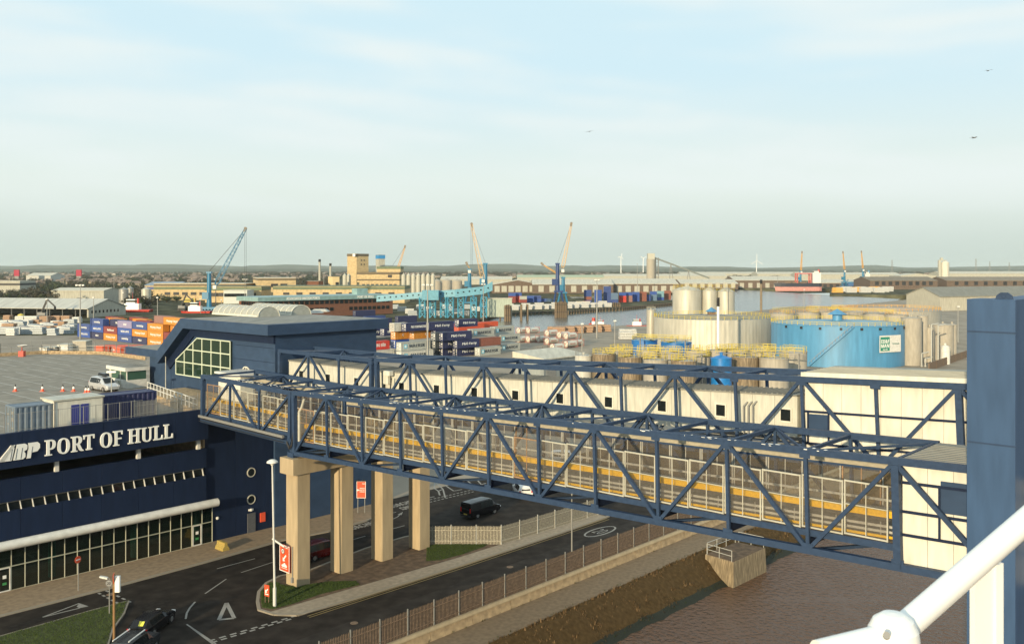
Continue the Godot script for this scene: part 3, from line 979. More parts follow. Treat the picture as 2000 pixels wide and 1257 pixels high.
	for d in [[s_at(490, wf), 0.95, 2.1, 0.12, mat(Color(0.11, 0.115, 0.125), 0.5, "blot", 0.5), "door"], [s_at(512, wf), 0.62, 1.0, 1.0, M.sign_red, "hose_cabinet"], [s_at(624, wf), 0.5, 0.62, 2.6, M.grey, "vent"], [s_at(489, wf), 0.55, 0.2, 2.5, M.letter_white, "exit_sign"]]:
		b = MB.new()
		b.box(pt(d[0], wf + 0.05, d[3] + d[2] / 2), Vector3(d[1], d[2], 0.14), U)
		part(d[5], b, d[4], th)
	# coach shed at the far end of the side wall
	make_upper_hall()

func front_band(th: Node3D, wf: float, called: String, a: float, e: float, y0: float, y1: float, proud: float, thick: float, m: Material) -> Node3D:
	var q := MB.new()
	if called in ["fascia", "wall_band", "side_wall"]:
		# clad in sheets with open joints before a backing
		var n := int(round((e - a) / 3.65))
		for i in n:
			var sheet := MB.new()
			var l := (e - a) / n
			sheet.box(pt(a + (i + 0.5) * l, wf + proud - 0.03, (y0 + y1) / 2), Vector3(l - 0.022, y1 - y0, 0.06), U)
			part("cladding_sheet", sheet, m, th)
		thick -= 0.07
		proud -= 0.07
	q.box(pt((a + e) / 2, wf + proud - thick / 2, (y0 + y1) / 2), Vector3(e - a, y1 - y0, thick), U)
	return part(called, q, m, th)
func long_rail(th: Node3D, run: Array, called: String, s: float, y: float, hh: float, ww: float, mm: Material) -> void:
	var q := MB.new()
	brect(q, s - ww / 2, s + ww / 2, run[0], run[1], run[2] + y, run[2] + y + hh, run[3])
	part(called, q, mm, th)
func put_mesh_quad(w: float, h: float) -> ArrayMesh:
	var key := "q%f|%f" % [w, h]
	if not cache.has(key):
		var b := MB.new()
		b.box(Vector3(0, h / 2, 0), Vector3(w, h, 0.02))
		cache[key] = b.mesh()
	return cache[key]

func make_upper_hall() -> void:
	var sg := 57.65
	var wr := -88.6
	var wr_back := -107.1
	var top := 22.75
	var th := thing("arrival_hall", "slate blue hall on the parking deck with sloped gable roof and gridded window", "building", pt(sg, -100, DK))
	var s_end := 72.6
	var b := MB.new()
	# gable profile in w and y, extruded along U
	var prof := [[-118.0, 0.0], [wr, 0.0], [wr, 21.6], [-106.9, 21.6], [-113.0, 17.4], [-118.0, 17.4]]
	b.extrude(prof, pt(sg + 0.5, 0), N, UP, U * (s_end - sg - 0.5))
	part("wall", b, M.navy, th)
	# roof: thick band that follows the gable, overhanging the front
	b = MB.new()
	b.extrude([[wr + 0.7, 21.55], [wr + 0.7, top], [-107.2, top], [-113.8, 18.0], [-113.2, 16.75], [-106.6, 21.55]], pt(sg - 0.9, 0), N, UP, U * (s_end - sg + 2.2))
	var roof := part("roof", b, M.navy, th)
	b = MB.new()
	b.box(pt((sg + s_end) / 2 + 0.2, (wr + wr_back) / 2, top + 0.01), Vector3(s_end - sg + 1.4, 0.03, 17.6), U)
	part("roof_deck", b, M.roof_grey, roof)
	b = MB.new()
	b.extrude([[-113.6, 17.4], [-113.6, 18.35], [-123.0, 18.35], [-123.0, 17.4]], pt(sg - 0.5, 0), N, UP, U * 9.0)
	part("roof", b, M.navy, th)
	b = MB.new()
	b.box(pt(sg + 4, -118.2, 18.37), Vector3(8.4, 0.03, 8.8), U)
	part("roof_deck", b, M.roof_grey, roof)
	# darker trim under the roof edge
	b = MB.new()
	b.extrude([[wr, 20.55], [wr, 21.55], [-106.6, 21.55], [-113.2, 16.75], [-112.3, 16.0], [-106.2, 20.55]], pt(sg + 0.3, 0), N, UP, U * 0.25)
	part("roof_trim", b, M.navy_wall, roof)
	# the gridded window
	var wa := w_at(340, sg)
	var wb := w_at(446, sg)
	var y0 := 15.55
	var y1 := 20.35
	b = MB.new()
	b.extrude([[wa, y0], [wb, y0], [wb, y1], [wb - 7.6, y1], [wa, y0 + 1.75]], pt(sg + 0.25, 0), N, UP, U * 0.3)
	var win := part("window", b, mat(Color(0.016, 0.034, 0.022), 0.05), th)
	var line := func(a: Array, e: Array, t: float) -> void:
		var q := MB.new()
		q.beam(pt(sg + 0.2, a[0], a[1]), pt(sg + 0.2, e[0], e[1]), 0.12, t, U)
		part("mullion", q, mat(Color(0.60, 0.66, 0.52), 0.5), win)
	var cut := func(w: float) -> float:
		var k := (w - wa) / (wb - 7.6 - wa)
		return lerpf(y0 + 1.75, y1, clampf(k, 0, 1))
	for i in 7:
		var w: float = lerpf(wa, wb, i / 6.0)
		line.call([w, y0], [w, cut.call(w)], 0.08)
	for yy in [y0, y0 + 1.63, y0 + 3.27, y1]:
		var w0: float = wa
		if yy > y0 + 1.75:
			w0 = lerpf(wa, wb - 7.6, (yy - y0 - 1.75) / (y1 - y0 - 1.75))
		line.call([w0, yy], [wb, yy], 0.08)
	line.call([wa, y0 + 1.75], [wb - 7.6, y1], 0.13)
	# siding joints as slim proud strips
	for yy in [15.2, 16.8, 18.4, 20.0]:
		b = MB.new()
		b.beam(pt(sg + 0.49, wb + 0.4, yy), pt(sg + 0.49, wr - 0.1, yy), 0.03, 0.05)
		part("siding_joint", b, M.navy_wall, th)
	# small arched window
	var wc := w_at(474, sg)
	b = MB.new()
	var arch := [[wc - 0.85, 15.3], [wc + 0.85, 15.3], [wc + 0.85, 16.7]]
	for i in 9:
		arch.append([wc + 0.85 * cos(PI * i / 8.0), 16.7 + 0.85 * sin(PI * i / 8.0)])
	b.extrude(arch, pt(sg + 0.42, 0), N, UP, U * 0.1)
	var aw := part("window", b, M.dark_glass, th)
	b = MB.new()
	for i in 8:
		b.beam(pt(sg + 0.4, wc + 0.88 * cos(PI * i / 8.0), 16.7 + 0.88 * sin(PI * i / 8.0)), pt(sg + 0.4, wc + 0.88 * cos(PI * (i + 1) / 8.0), 16.7 + 0.88 * sin(PI * (i + 1) / 8.0)), 0.12, 0.12)
	b.beam(pt(sg + 0.4, wc, 15.3), pt(sg + 0.4, wc, 17.55), 0.1, 0.08)
	b.beam(pt(sg + 0.4, wc - 0.85, 16.5), pt(sg + 0.4, wc + 0.85, 16.5), 0.1, 0.08)
	for sd in [-0.88, 0.88]:
		b.beam(pt(sg + 0.4, wc + sd, 15.3), pt(sg + 0.4, wc + sd, 16.7), 0.12, 0.1)
	part("window_frame", b, M.cream, aw)
	# white entrance lobby between hall and bridge
	b = MB.new()
	b.box(pt(sg - 1.2, -92.6, 15.55), Vector3(3.2, 3.1, 4.6), U)
	var lobby := part("lobby", b, M.cream, th)
	b = MB.new()
	b.box(pt(sg - 1.3, -92.4, 17.2), Vector3(3.8, 0.22, 5.4), U)
	part("lobby_roof", b, M.white, lobby)
	# vents and rooflights
	for q in [[540, 604], [612, 611], [625, 608]]:
		var p := gp(q[0], q[1], top)
		b = MB.new()
		b.hexa([p + Vector3(-1.3, 0, 0.9), p + Vector3(1.3, 0, 0.9), p + Vector3(1.3, 0, -0.9), p + Vector3(-1.3, 0, -0.9), p + Vector3(-0.8, 0.35, 0.5), p + Vector3(0.8, 0.35, 0.5), p + Vector3(0.8, 0.35, -0.5), p + Vector3(-0.8, 0.35, -0.5)])
		part("rooflight", b, M.pale, roof)
	for q in [[66.4, -102.6, -113.6], [72.0, -103.6, -113.8]]:
		var r := 1.5
		var g := MB.new()
		var fr := MB.new()
		for i in 10:
			var a0 := PI * i / 10.0
			var a1 := PI * (i + 1) / 10.0
			var c0 := U * cos(a0) * r * 1.05 + UP * sin(a0) * r * 0.85
			var c1 := U * cos(a1) * r * 1.05 + UP * sin(a1) * r * 0.85
			g.quad(pt(q[0], q[1], top) + c0, pt(q[0], q[1], top) + c1, pt(q[0], q[2], top) + c1, pt(q[0], q[2], top) + c0, (c0 + c1).normalized())
			for k in 9:
				var w: float = lerpf(q[1], q[2], k / 8.0)
				fr.beam(pt(q[0], w, top + 0.02) + c0 * 1.015, pt(q[0], w, top + 0.02) + c1 * 1.015, 0.12, 0.08)
			g.tri(pt(q[0], q[1], top), pt(q[0], q[1], top) + c0, pt(q[0], q[1], top) + c1, N)
			g.tri(pt(q[0], q[2], top), pt(q[0], q[2], top) + c0, pt(q[0], q[2], top) + c1, -N)
		for d in [-1.0, 1.0]:
			fr.beam(pt(q[0] + d * r * 1.08, q[1], top + 0.12), pt(q[0] + d * r * 1.08, q[2], top + 0.12), 0.2, 0.24)
		var sk := part("barrel_skylight", g, mat(Color(0.40, 0.41, 0.37), 0.25, "blot", 0.2), roof)
		part("skylight_frame", fr, M.cream, sk)

# ---------------------------------------------------------------- the two passenger bridges and their pier
func brect(b: MB, s0: float, s1: float, w0: float, w1: float, y0: float, y1: float, rise := 0.0) -> void:
	# a slab between two w, its far end raised
	b.hexa([pt(s0, w0, y0), pt(s1, w0, y0), pt(s1, w1, y0 + rise), pt(s0, w1, y0 + rise), pt(s0, w0, y1), pt(s1, w0, y1), pt(s1, w1, y1 + rise), pt(s0, w1, y1 + rise)])
func member(called: String, a: Vector3, e: Vector3, w: float, h: float, th: Node3D, m: Material) -> void:
	var b := MB.new()
	b.beam(a, e, w, h)
	part(called, b, m, th)
func truss_span(th: Node3D, s0: float, s1: float, w0: float, bay: float, k: int, yb: float, yt: float, slope: float, odd_top: bool, roof_braces := true) -> void:
	# a box truss: w grows with the panel number; slope is the climb in metres per metre
	var lean := UP * 1.0 - (N + UP * slope).normalized() * 0.0
	var nrm := (UP - N * slope).normalized()
	lean = nrm
	var deep := yt - yb
	var lo := func(i: int, s: float) -> Vector3: return pt(s, w0 + i * bay + deep * slope, yb + slope * i * bay)
	var hi := func(i: int, s: float) -> Vector3: return pt(s, w0 + i * bay, yt + slope * i * bay)
	var col: Material = M.steel_blue
	for s in [s0, s1]:
		member("top_chord", hi.call(0, s) - N * 0.2, hi.call(k, s) + N * 0.2, 0.34, 0.37, th, col)
		member("bottom_chord", lo.call(0, s) - N * 0.2, lo.call(k, s) + N * 0.2, 0.34, 0.37, th, col)
		for i in k + 1:
			var wd := 0.38 if i == 0 or i == k else 0.19
			member("post", lo.call(i, s) + UP * 0.2, hi.call(i, s) - UP * 0.2, wd, wd, th, col)
		for i in k + 1:
			for q in [[hi.call(i, s), -0.24], [lo.call(i, s), 0.24]]:
				var gs := MB.new()
				if s != s0: continue
				gs.box(q[0] + UP * q[1] - U * 0.135, Vector3(0.025, 0.3, 0.62), U)
				part("gusset_plate", gs, col, th)
		for i in k:
			var up_first := (i % 2 == 0) == odd_top
			var a: Vector3 = lo.call(i, s) if up_first else hi.call(i, s)
			var e: Vector3 = hi.call(i + 1, s) if up_first else lo.call(i + 1, s)
			var d := (e - a).normalized()
			member("diagonal", a + d * 0.3, e - d * 0.3, 0.21, 0.21, th, col)
	if roof_braces:
		for i in k + 1:
			member("cross_beam", hi.call(i, s0) + U * 0.2, hi.call(i, s1) - U * 0.2, 0.2, 0.2, th, col)
		for i in k:
			var f := i % 2 == 0
			member("wind_brace", hi.call(i, s0 if f else s1) + U * (0.22 if f else -0.22) + N * 0.2, hi.call(i + 1, s1 if f else s0) - U * (0.22 if f else -0.22) - N * 0.2, 0.13, 0.13, th, col)
			member("wind_brace", lo.call(i, s0 if f else s1) + U * (0.22 if f else -0.22) + N * 0.2, lo.call(i + 1, s1 if f else s0) - U * (0.22 if f else -0.22) - N * 0.2, 0.22, 0.16, th, col)

func frame_panel(width: float, hgt: float) -> Array:
	# a white window frame with one mullion and one transom, and its pane; origin at the foot in the middle
	var key := "fp%f|%f" % [width, hgt]
	if not cache.has(key):
		var b := MB.new()
		for x in [-width / 2 + 0.035, width / 2 - 0.035]:
			b.box(Vector3(x, hgt / 2, 0), Vector3(0.07, hgt, 0.08))
		for y in [0.05, hgt - 0.05]:
			b.box(Vector3(0, y, 0), Vector3(width - 0.14, 0.08, 0.08))
		b.box(Vector3(0, hgt / 2, 0), Vector3(0.04, hgt - 0.2, 0.05))
		b.box(Vector3(0, hgt * 0.56, 0), Vector3(width - 0.14, 0.04, 0.045))
		var g := MB.new()
		g.box(Vector3(0, hgt / 2, 0), Vector3(width - 0.1, hgt - 0.1, 0.012))
		cache[key] = [b.mesh(), g.mesh()]
	return cache[key]

func make_bridges() -> void:
	var w0 := -71.3
	var bay := 4.885
	# ---- bridge 1: open truss with glazed moving walkways
	var a := 48.7
	var c := 54.9
	var th := thing("footbridge", "navy steel truss footbridge with pale glazed sides and yellow moving walkway rails", "bridge", pt(a, w0, 12.1))
	var yb := 12.15
	var yt := 17.6
	var sl := 0.0262
	truss_span(th, a, c, w0 + 0.15, bay, 11, yb, yt, sl, true)
	# landward span, nearly level
	truss_span(th, a, c, w0 - 0.35 - 15.6, 5.2, 3, 13.35, 17.85, -0.02, true)
	walkway(th, a + 0.35, c - 0.35, w0 + 0.2, 11, bay, yb + 1.05, sl, M.cream)
	walkway(th, a + 0.35, c - 0.35, w0 - 0.35 - 15.6, 3, 5.2, 13.35 + 0.75, -0.02, M.cream)
	# bird droppings along the chords
	var fl := MB.new()
	for i in 50:
		var w: float = w0 - 12.0 + 62.0 * pow(rng.randf(), 1.6)
		var yy := (yt + sl * (w - w0)) if w > w0 else 17.9
		var c2 := pt(a - 0.175, w, yy + rng.randf_range(0.09, 0.17))
		fl.box(c2, Vector3(0.012, rng.randf_range(0.02, 0.05), rng.randf_range(0.04, 0.25)), U)
		fl.box(pt(a + rng.randf_range(-0.15, 0.15), w + 0.4, yy + 0.19), Vector3(rng.randf_range(0.05, 0.2), 0.012, rng.randf_range(0.05, 0.3)), U)
	stuff(part("bird_droppings", fl, M.letter_white, th))
	# service gutter along the landward span
	for q in [[0.1, 0.22], [0.35, 0.06], [0.6, 0.05]]:
		member("service_pipe", pt(a - 0.45, w0 - 16, 13.95 - q[0]), pt(a - 0.45, w0 - 0.9, 13.65 - q[0]), q[1], q[1], th, M.galv if q[1] > 0.1 else M.dark)
	# bearing, cables and downpipe over the pier
	var b := MB.new()
	b.box(pt(a + 0.1, w0 - 0.1, 11.95), Vector3(0.7, 0.5, 0.9), U)
	b.box(pt(a + 0.1, w0 - 0.1, 12.35), Vector3(0.4, 0.6, 0.5), U)
	part("bearing", b, M.steel_blue, th)
	b = MB.new()
	b.tube([pt(a + 0.5, w0 + 1.0, 17.1), pt(a + 0.4, w0 + 0.7, 16.2), pt(a + 0.3, w0 + 0.5, 15.9), pt(a + 0.3, w0 + 0.5, 13.2)], 0.12, 10)
	part("downpipe", b, M.cream_grey, th)
	for k in 3:
		b = MB.new()
		b.tube([pt(a - 0.3, w0 - 0.6, 13.2 - k * 0.1), pt(a - 0.3, w0 - 0.2, 12.75 - k * 0.12), pt(a - 0.3, w0 + 0.2, 13.0 - k * 0.1), pt(a - 0.1, w0 + 0.3, 14.6)], 0.04, 6)
		part("cable", b, M.dark, th)
	# ---- bridge 2: a white enclosed corridor hung in a truss
	var e := 58.1
	var g := 62.8
	var t2 := thing("footbridge", "navy steel truss footbridge around a closed white corridor with small dark windows", "bridge", pt(e, w0, 14.6))
	var s2 := 0.0385
	truss_span(t2, e, g, w0 + 0.45, bay, 11, 14.6, 19.95, s2, true)
	truss_span(t2, e, g, w0 - 0.35 - 15.9, 5.3, 3, 14.6, 19.85, 0.0, true)
	corridor(t2, e + 1.0, g - 0.6, w0 + 0.6, 9 * bay - 0.9, 15.9, 2.75, s2)
	corridor(t2, e + 1.0, g - 0.6, w0 - 16.0, 16.1, 15.9, 2.75, 0.0)
	# rails below the corridor
	for dy in [0.0, 0.35, 0.7]:
		member("service_rail", pt(e + 0.5, w0 + 0.5, 15.2 + dy * 0.7), pt(e + 0.5, w0 + 9 * bay, 15.2 + dy * 0.7 + s2 * 9 * bay), 0.05, 0.05, t2, M.galv)
	# cable loop box by the joint
	b = MB.new()
	b.box(pt(e + 0.6, w_at(755, e + 0.6), 18.2), Vector3(0.3, 1.2, 0.7), U)
	b.box(pt(e + 0.5, w_at(760, e + 0.6), 18.7), Vector3(0.5, 0.45, 0.9), U)
	part("junction_box", b, M.cream, t2)
	b = MB.new()
	var wj := w_at(762, e + 0.5)
	b.tube([pt(e + 0.4, wj + 0.3, 18.3), pt(e + 0.3, wj + 0.25, 17.2), pt(e + 0.3, wj - 0.3, 16.7), pt(e + 0.3, wj - 0.7, 17.0)], 0.07, 6)
	part("cable", b, M.dark, t2)
	# pipe hoops at the end of the corridor
	for k in 3:
		var wq: float = w0 + 8.15 * bay + k * 0.35
		b = MB.new()
		var yq := 19.3 + k * 0.06
		b.tube([pt(e + 0.7, wq, 17.4), pt(e + 0.7, wq, yq), pt(e + 0.9, wq + 0.15, yq + 0.25), pt(e + 2.2, wq + 0.5, yq + 0.3)], 0.06, 6)
		part("pipe", b, M.grey, t2)
	# ---- the clad boxes at the ship's end
	clad_box(th, a + 0.24, c - 0.24, w0 + 0.15 + 11 * bay + 0.25, 7.5, 13.65, 18.95, 0.0262, [1.55, 2.75, 4.25], [[-1, 1.4, 3.0, 5.0]], M.roof_grey)
	clad_box(t2, e + 0.24, g + 0.5, w0 + 0.45 + 9 * bay + 0.1, 16.0, 16.4, 21.95, 0.0385, [1.0, 3.1], [[0.3, 1.6, 1.7, 2.95]], mat(Color(0.36, 0.36, 0.315), 0.8, "blot", 0.2))
	# truss members in front of and beyond the boxes
	var w1 := w0 + 0.15 + 11 * bay
	member("top_chord", pt(a, w1 + 0.2, yt + sl * 11 * bay), pt(a, w1 + 8, yt + sl * (11 * bay + 8)), 0.34, 0.37, th, M.steel_blue)
	member("bottom_chord", pt(a, w1 + 0.3, yb + sl * 11 * bay), pt(a, w1 + 8, yb + sl * (11 * bay + 8)), 0.34, 0.37, th, M.steel_blue)
	member("diagonal", pt(a, w1 + 0.2, yt + sl * 11 * bay - 0.3), pt(a, w1 + bay, yb + sl * 12 * bay + 0.3), 0.24, 0.24, th, M.steel_blue)
	var w2 := w0 + 0.45 + 11 * bay
	member("top_chord", pt(e, w2 + 0.2, 19.95 + s2 * 11 * bay), pt(e, w2 + 8, 19.95 + s2 * (11 * bay + 8)), 0.34, 0.37, t2, M.steel_blue)
	member("diagonal", pt(e, w2 + 0.2, 19.95 + s2 * 11 * bay - 0.3), pt(e, w2 + bay, 14.6 + s2 * 12 * bay + 0.3), 0.24, 0.24, t2, M.steel_blue)
	# ---- the pier
	var pier := thing("bridge_pier", "buff concrete portal pier of four tall columns carrying both footbridges", "bridge pier", pt(56, w0, 0))
	for i in 4:
		var s := 49.25 + i * 4.95
		b = MB.new()
		var hw := 0.78
		var hd := 0.86
		var ch := 0.12
		b.prism([pt(s - hw + ch, w0 - hd), pt(s + hw - ch, w0 - hd), pt(s + hw, w0 - hd + ch), pt(s + hw, w0 + hd - ch), pt(s + hw - ch, w0 + hd), pt(s - hw + ch, w0 + hd), pt(s - hw, w0 + hd - ch), pt(s - hw, w0 - hd + ch)], 0.0, 10.3 if i < 2 else 12.6)
		part("column", b, M.concrete, pier)
	for q in [[48.0, 55.4, 10.3, 11.75], [57.6, 65.0, 12.6, 14.2]]:
		b = MB.new()
		b.box(pt((q[0] + q[1]) / 2, w0, (q[2] + q[3]) / 2), Vector3(q[1] - q[0], q[3] - q[2], 2.1), U)
		part("crosshead", b, M.concrete, pier)
	# sign fixed to the first column, with its lamp
	# ---- tower at the ship's end
	var tw := thing("bridge_tower", "tall plain blue steel tower with a lifting lug beside the ship end of the bridges", "tower", pt(47, -12, -2))
	b = MB.new()
	b.hexa([pt(46.2, -13.25, -4), pt(48.25, -13.25, -4), pt(48.25, -11.2, -4), pt(46.2, -11.2, -4), pt(46.2, -13.25, 27.55), pt(48.25, -13.25, 27.55), pt(48.25, -11.2, 27.55), pt(46.2, -11.2, 27.55)])
	part("leg", b, M.tower, tw)
	b = MB.new()
	b.box(pt(64.4, -12.2, 11.75), Vector3(2.0, 31.5, 2.05), U)
	part("leg", b, M.tower, tw)
	b = MB.new()
	b.box(pt(55.85, -12.2, 26.2), Vector3(15.1, 2.6, 2.0), U)
	part("crossbeam", b, M.tower, tw)
	for yy in [26.05, 20.9]:
		b = MB.new()
		b.box(pt(46.19, -12.2, yy), Vector3(0.025, 0.07, 2.06), U)
		part("weld_seam", b, M.steel_blue, tw)
	b = MB.new()
	b.extrude([[-0.38, 0], [0.38, 0], [0.32, 0.22], [0.15, 0.36], [-0.15, 0.36], [-0.32, 0.22]], pt(46.9, -11.85, 27.5), N, UP, U * 0.18)
	b.cyl(pt(46.85, -11.85, 27.68), pt(47.15, -11.85, 27.68), 0.08, -1, 10)
	part("lifting_lug", b, M.steel_blue, tw)

func walkway(th: Node3D, s0: float, s1: float, w0: float, k: int, bay: float, yf: float, sl: float, m: Material) -> void:
	var total := k * bay
	var rise := sl * total
	var b := MB.new()
	brect(b, s0, s1, w0, w0 + total, yf - 0.18, yf, rise)
	part("floor", b, mat(Color(0.20, 0.17, 0.13), 0.9, "worn", 0.3), th)
	for s in [s0 - 0.12, s1 + 0.12]:
		b = MB.new()
		brect(b, s - 0.09, s + 0.09, w0, w0 + total, yf - 0.32, yf + 0.02, rise)
		part("floor_beam", b, M.steel_blue, th)
	for i in k + 1:
		b = MB.new()
		b.box(pt((s0 + s1) / 2, w0 + i * bay, yf - 0.6 + sl * i * bay), Vector3(s1 - s0, 0.72, 0.08), U)
		part("cross_girder", b, M.navy_wall, th)
	var bas := Basis(N, UP, N.cross(UP))
	var fp := frame_panel(bay / 2 - 0.1, 2.95)
	var o := origin_of(th)
	for i in k * 2:
		var w := w0 + 0.14 + (i + 0.5) * (bay - 0.06) / 2
		for side in 2:
			var p := pt(s0 if side == 0 else s1, w, yf + 0.05 + sl * (w - w0))
			var fr := put("glazing_frame", fp[0], [M.cream_grey, M.inner_shade_grey][side] if (i * 7 + side * 3) % 11 else M.rust_pale, th, Transform3D(bas, p - o))  # rear frames get a greyer colour in place of the dimmer light inside
			put("pane", fp[1], M.clear, fr)
	# inside: handrails, barrier rails and the yellow walkway covers
	var run := [w0 + 0.2, w0 + total - 0.2, yf, rise]
	long_rail(th, run, "kick_rail", s0 + 0.6, 0.05, 0.13, 0.1, M.yellow)
	long_rail(th, run, "guard_rail", s0 + 0.6, 0.32, 0.13, 0.06, M.inner_shade_grey)
	long_rail(th, run, "guard_rail", s0 + 0.6, 0.60, 0.13, 0.06, M.inner_shade_grey)
	long_rail(th, run, "walkway_cover", s0 + 0.75, 1.14, 0.34, 0.35, M.yellow)
	long_rail(th, run, "guard_rail", s1 - 0.7, 1.0, 0.13, 0.06, M.inner_shade_grey)
	long_rail(th, run, "guard_rail", s1 - 0.7, 0.5, 0.13, 0.06, M.inner_shade_grey)
	long_rail(th, run, "roof_edge", s1 - 0.05, 2.76, 0.36, 0.12, M.band)
	long_rail(th, run, "roof_edge", s1 - 0.05, 2.62, 0.13, 0.14, M.steel_blue)
	for i in k * 2:
		var w := w0 + (i + 0.5) * bay / 2
		b = MB.new()
		b.beam(pt(s0 + 0.74, w, yf + sl * (w - w0)), pt(s0 + 0.74, w, yf + 0.85 + sl * (w - w0)), 0.06, 0.06)
		part("rail_post", b, M.grey, th)

func corridor(th: Node3D, s0: float, s1: float, w0: float, len: float, y: float, h: float, sl: float) -> void:
	var o := origin_of(th)
	var rise := sl * len
	var b := MB.new()
	brect(b, s0 + 0.1, s1 - 0.1, w0, w0 + len, y, y + h - 0.02, rise)
	part("corridor_core", b, M.cream_grey, th)
	var k := int(round(len / 1.63))
	var pw := len / k
	for i in k:
		b = MB.new()
		var wa := w0 + i * pw
		var r0 := sl * i * pw
		brect(b, s0 - 0.02, s0 + 0.08, wa + 0.012, wa + pw - 0.012, y + r0, y + h + r0, sl * pw)
		var pn := part("wall_panel", b, M.corridor, th)
		if i % 3 == 1:
			b = MB.new()
			var wc := wa + pw * 0.5
			var yc := y + 1.45 + r0 + sl * pw / 2
			b.box(pt(s0 - 0.05, wc, yc), Vector3(0.07, 1.02, 0.94), U)
			var wn := part("window_frame", b, M.cream, pn)
			b = MB.new()
			b.box(pt(s0 - 0.085, wc, yc), Vector3(0.03, 0.78, 0.7), U)
			part("pane", b, M.dark_glass, pn)
	# ribbed roof with a small overhang
	b = MB.new()
	brect(b, s0 - 0.12, s1 + 0.12, w0, w0 + len, y + h, y + h + 0.1, rise)
	var rf := part("corridor_roof", b, M.roof_grey, th)
	b = MB.new()
	var n := int(len / 0.4)
	for i in n:
		var wa := w0 + i * 0.4
		brect(b, s0 - 0.1, s1 + 0.1, wa, wa + 0.1, y + h + 0.1 + sl * i * 0.4, y + h + 0.16 + sl * i * 0.4, sl * 0.1)
	stuff(part("roof_ribs", b, M.roof_grey, rf))

func clad_box(th: Node3D, s0: float, s1: float, w0: float, len: float, y0: float, y1: float, sl: float, rails: Array, openings: Array, roof_m: Material) -> void:
	var b := MB.new()
	brect(b, s0 + 0.15, s1, w0 + 0.1, w0 + len, y0, y1, sl * len)
	part("cladding_core", b, M.cream_grey, th)
	var pw := 1.25
	var k := int(len / pw)
	for i in k:
		var wa := w0 + i * pw
		var r0 := sl * i * pw
		var prev := y0
		for rr in rails + [y1 - y0]:
			b = MB.new()
			brect(b, s0 + 0.04, s0 + 0.16, wa + 0.012, wa + pw - 0.012, prev + r0 + 0.03, y0 + rr + r0 - 0.03, sl * pw)
			part("cladding_panel", b, M.cream, th)
			prev = y0 + rr
	for rr in [0.0] + rails:
		b = MB.new()
		brect(b, s0 - 0.06, s0 + 0.06, w0, w0 + len, y0 + rr - 0.07, y0 + rr + 0.07, sl * len)
		part("cladding_rail", b, M.navy_wall, th)
	for d in openings:
		var wq: float = w0 + (d[0] if d[0] >= 0 else w_at(1838, s0) - w0)
		var we: float = wq + d[1] - (d[0] if d[0] >= 0 else -0.6)
		b = MB.new()
		brect(b, s0 - 0.02, s0 + 0.05, wq, we, y0 + d[2], y0 + d[3] - (0.0 if d[0] >= 0 else 0.4), sl * (we - wq))
		part("blue_panel", b, M.navy, th)
		for wv in [wq - 0.05, we + 0.05]:
			b = MB.new()
			b.box(pt(s0 - 0.03, wv, y0 + (rails[0] + rails[-1]) / 2), Vector3(0.1, rails[-1] - rails[0], 0.1), U)
			part("cladding_rail", b, M.navy_wall, th)
	b = MB.new()
	brect(b, s0 - 0.3, s1 + 0.3, w0 - 0.1, w0 + len, y1, y1 + 0.14, sl * len)
	var rf := part("box_roof", b, roof_m, th)
	b = MB.new()
	var n := int((s1 - s0) / 0.5)
	for i in n:
		brect(b, s0 - 0.1 + i * 0.5, s0 - 0.02 + i * 0.5, w0, w0 + len, y1 + 0.14, y1 + 0.18, sl * len)
	stuff(part("roof_ribs", b, roof_m, rf))
	b = MB.new()
	brect(b, s0 - 0.36, s0 - 0.3, w0 - 0.1, w0 + len, y1 - 0.12, y1 + 0.16, sl * len)
	part("roof_trim", b, M.cream, rf)

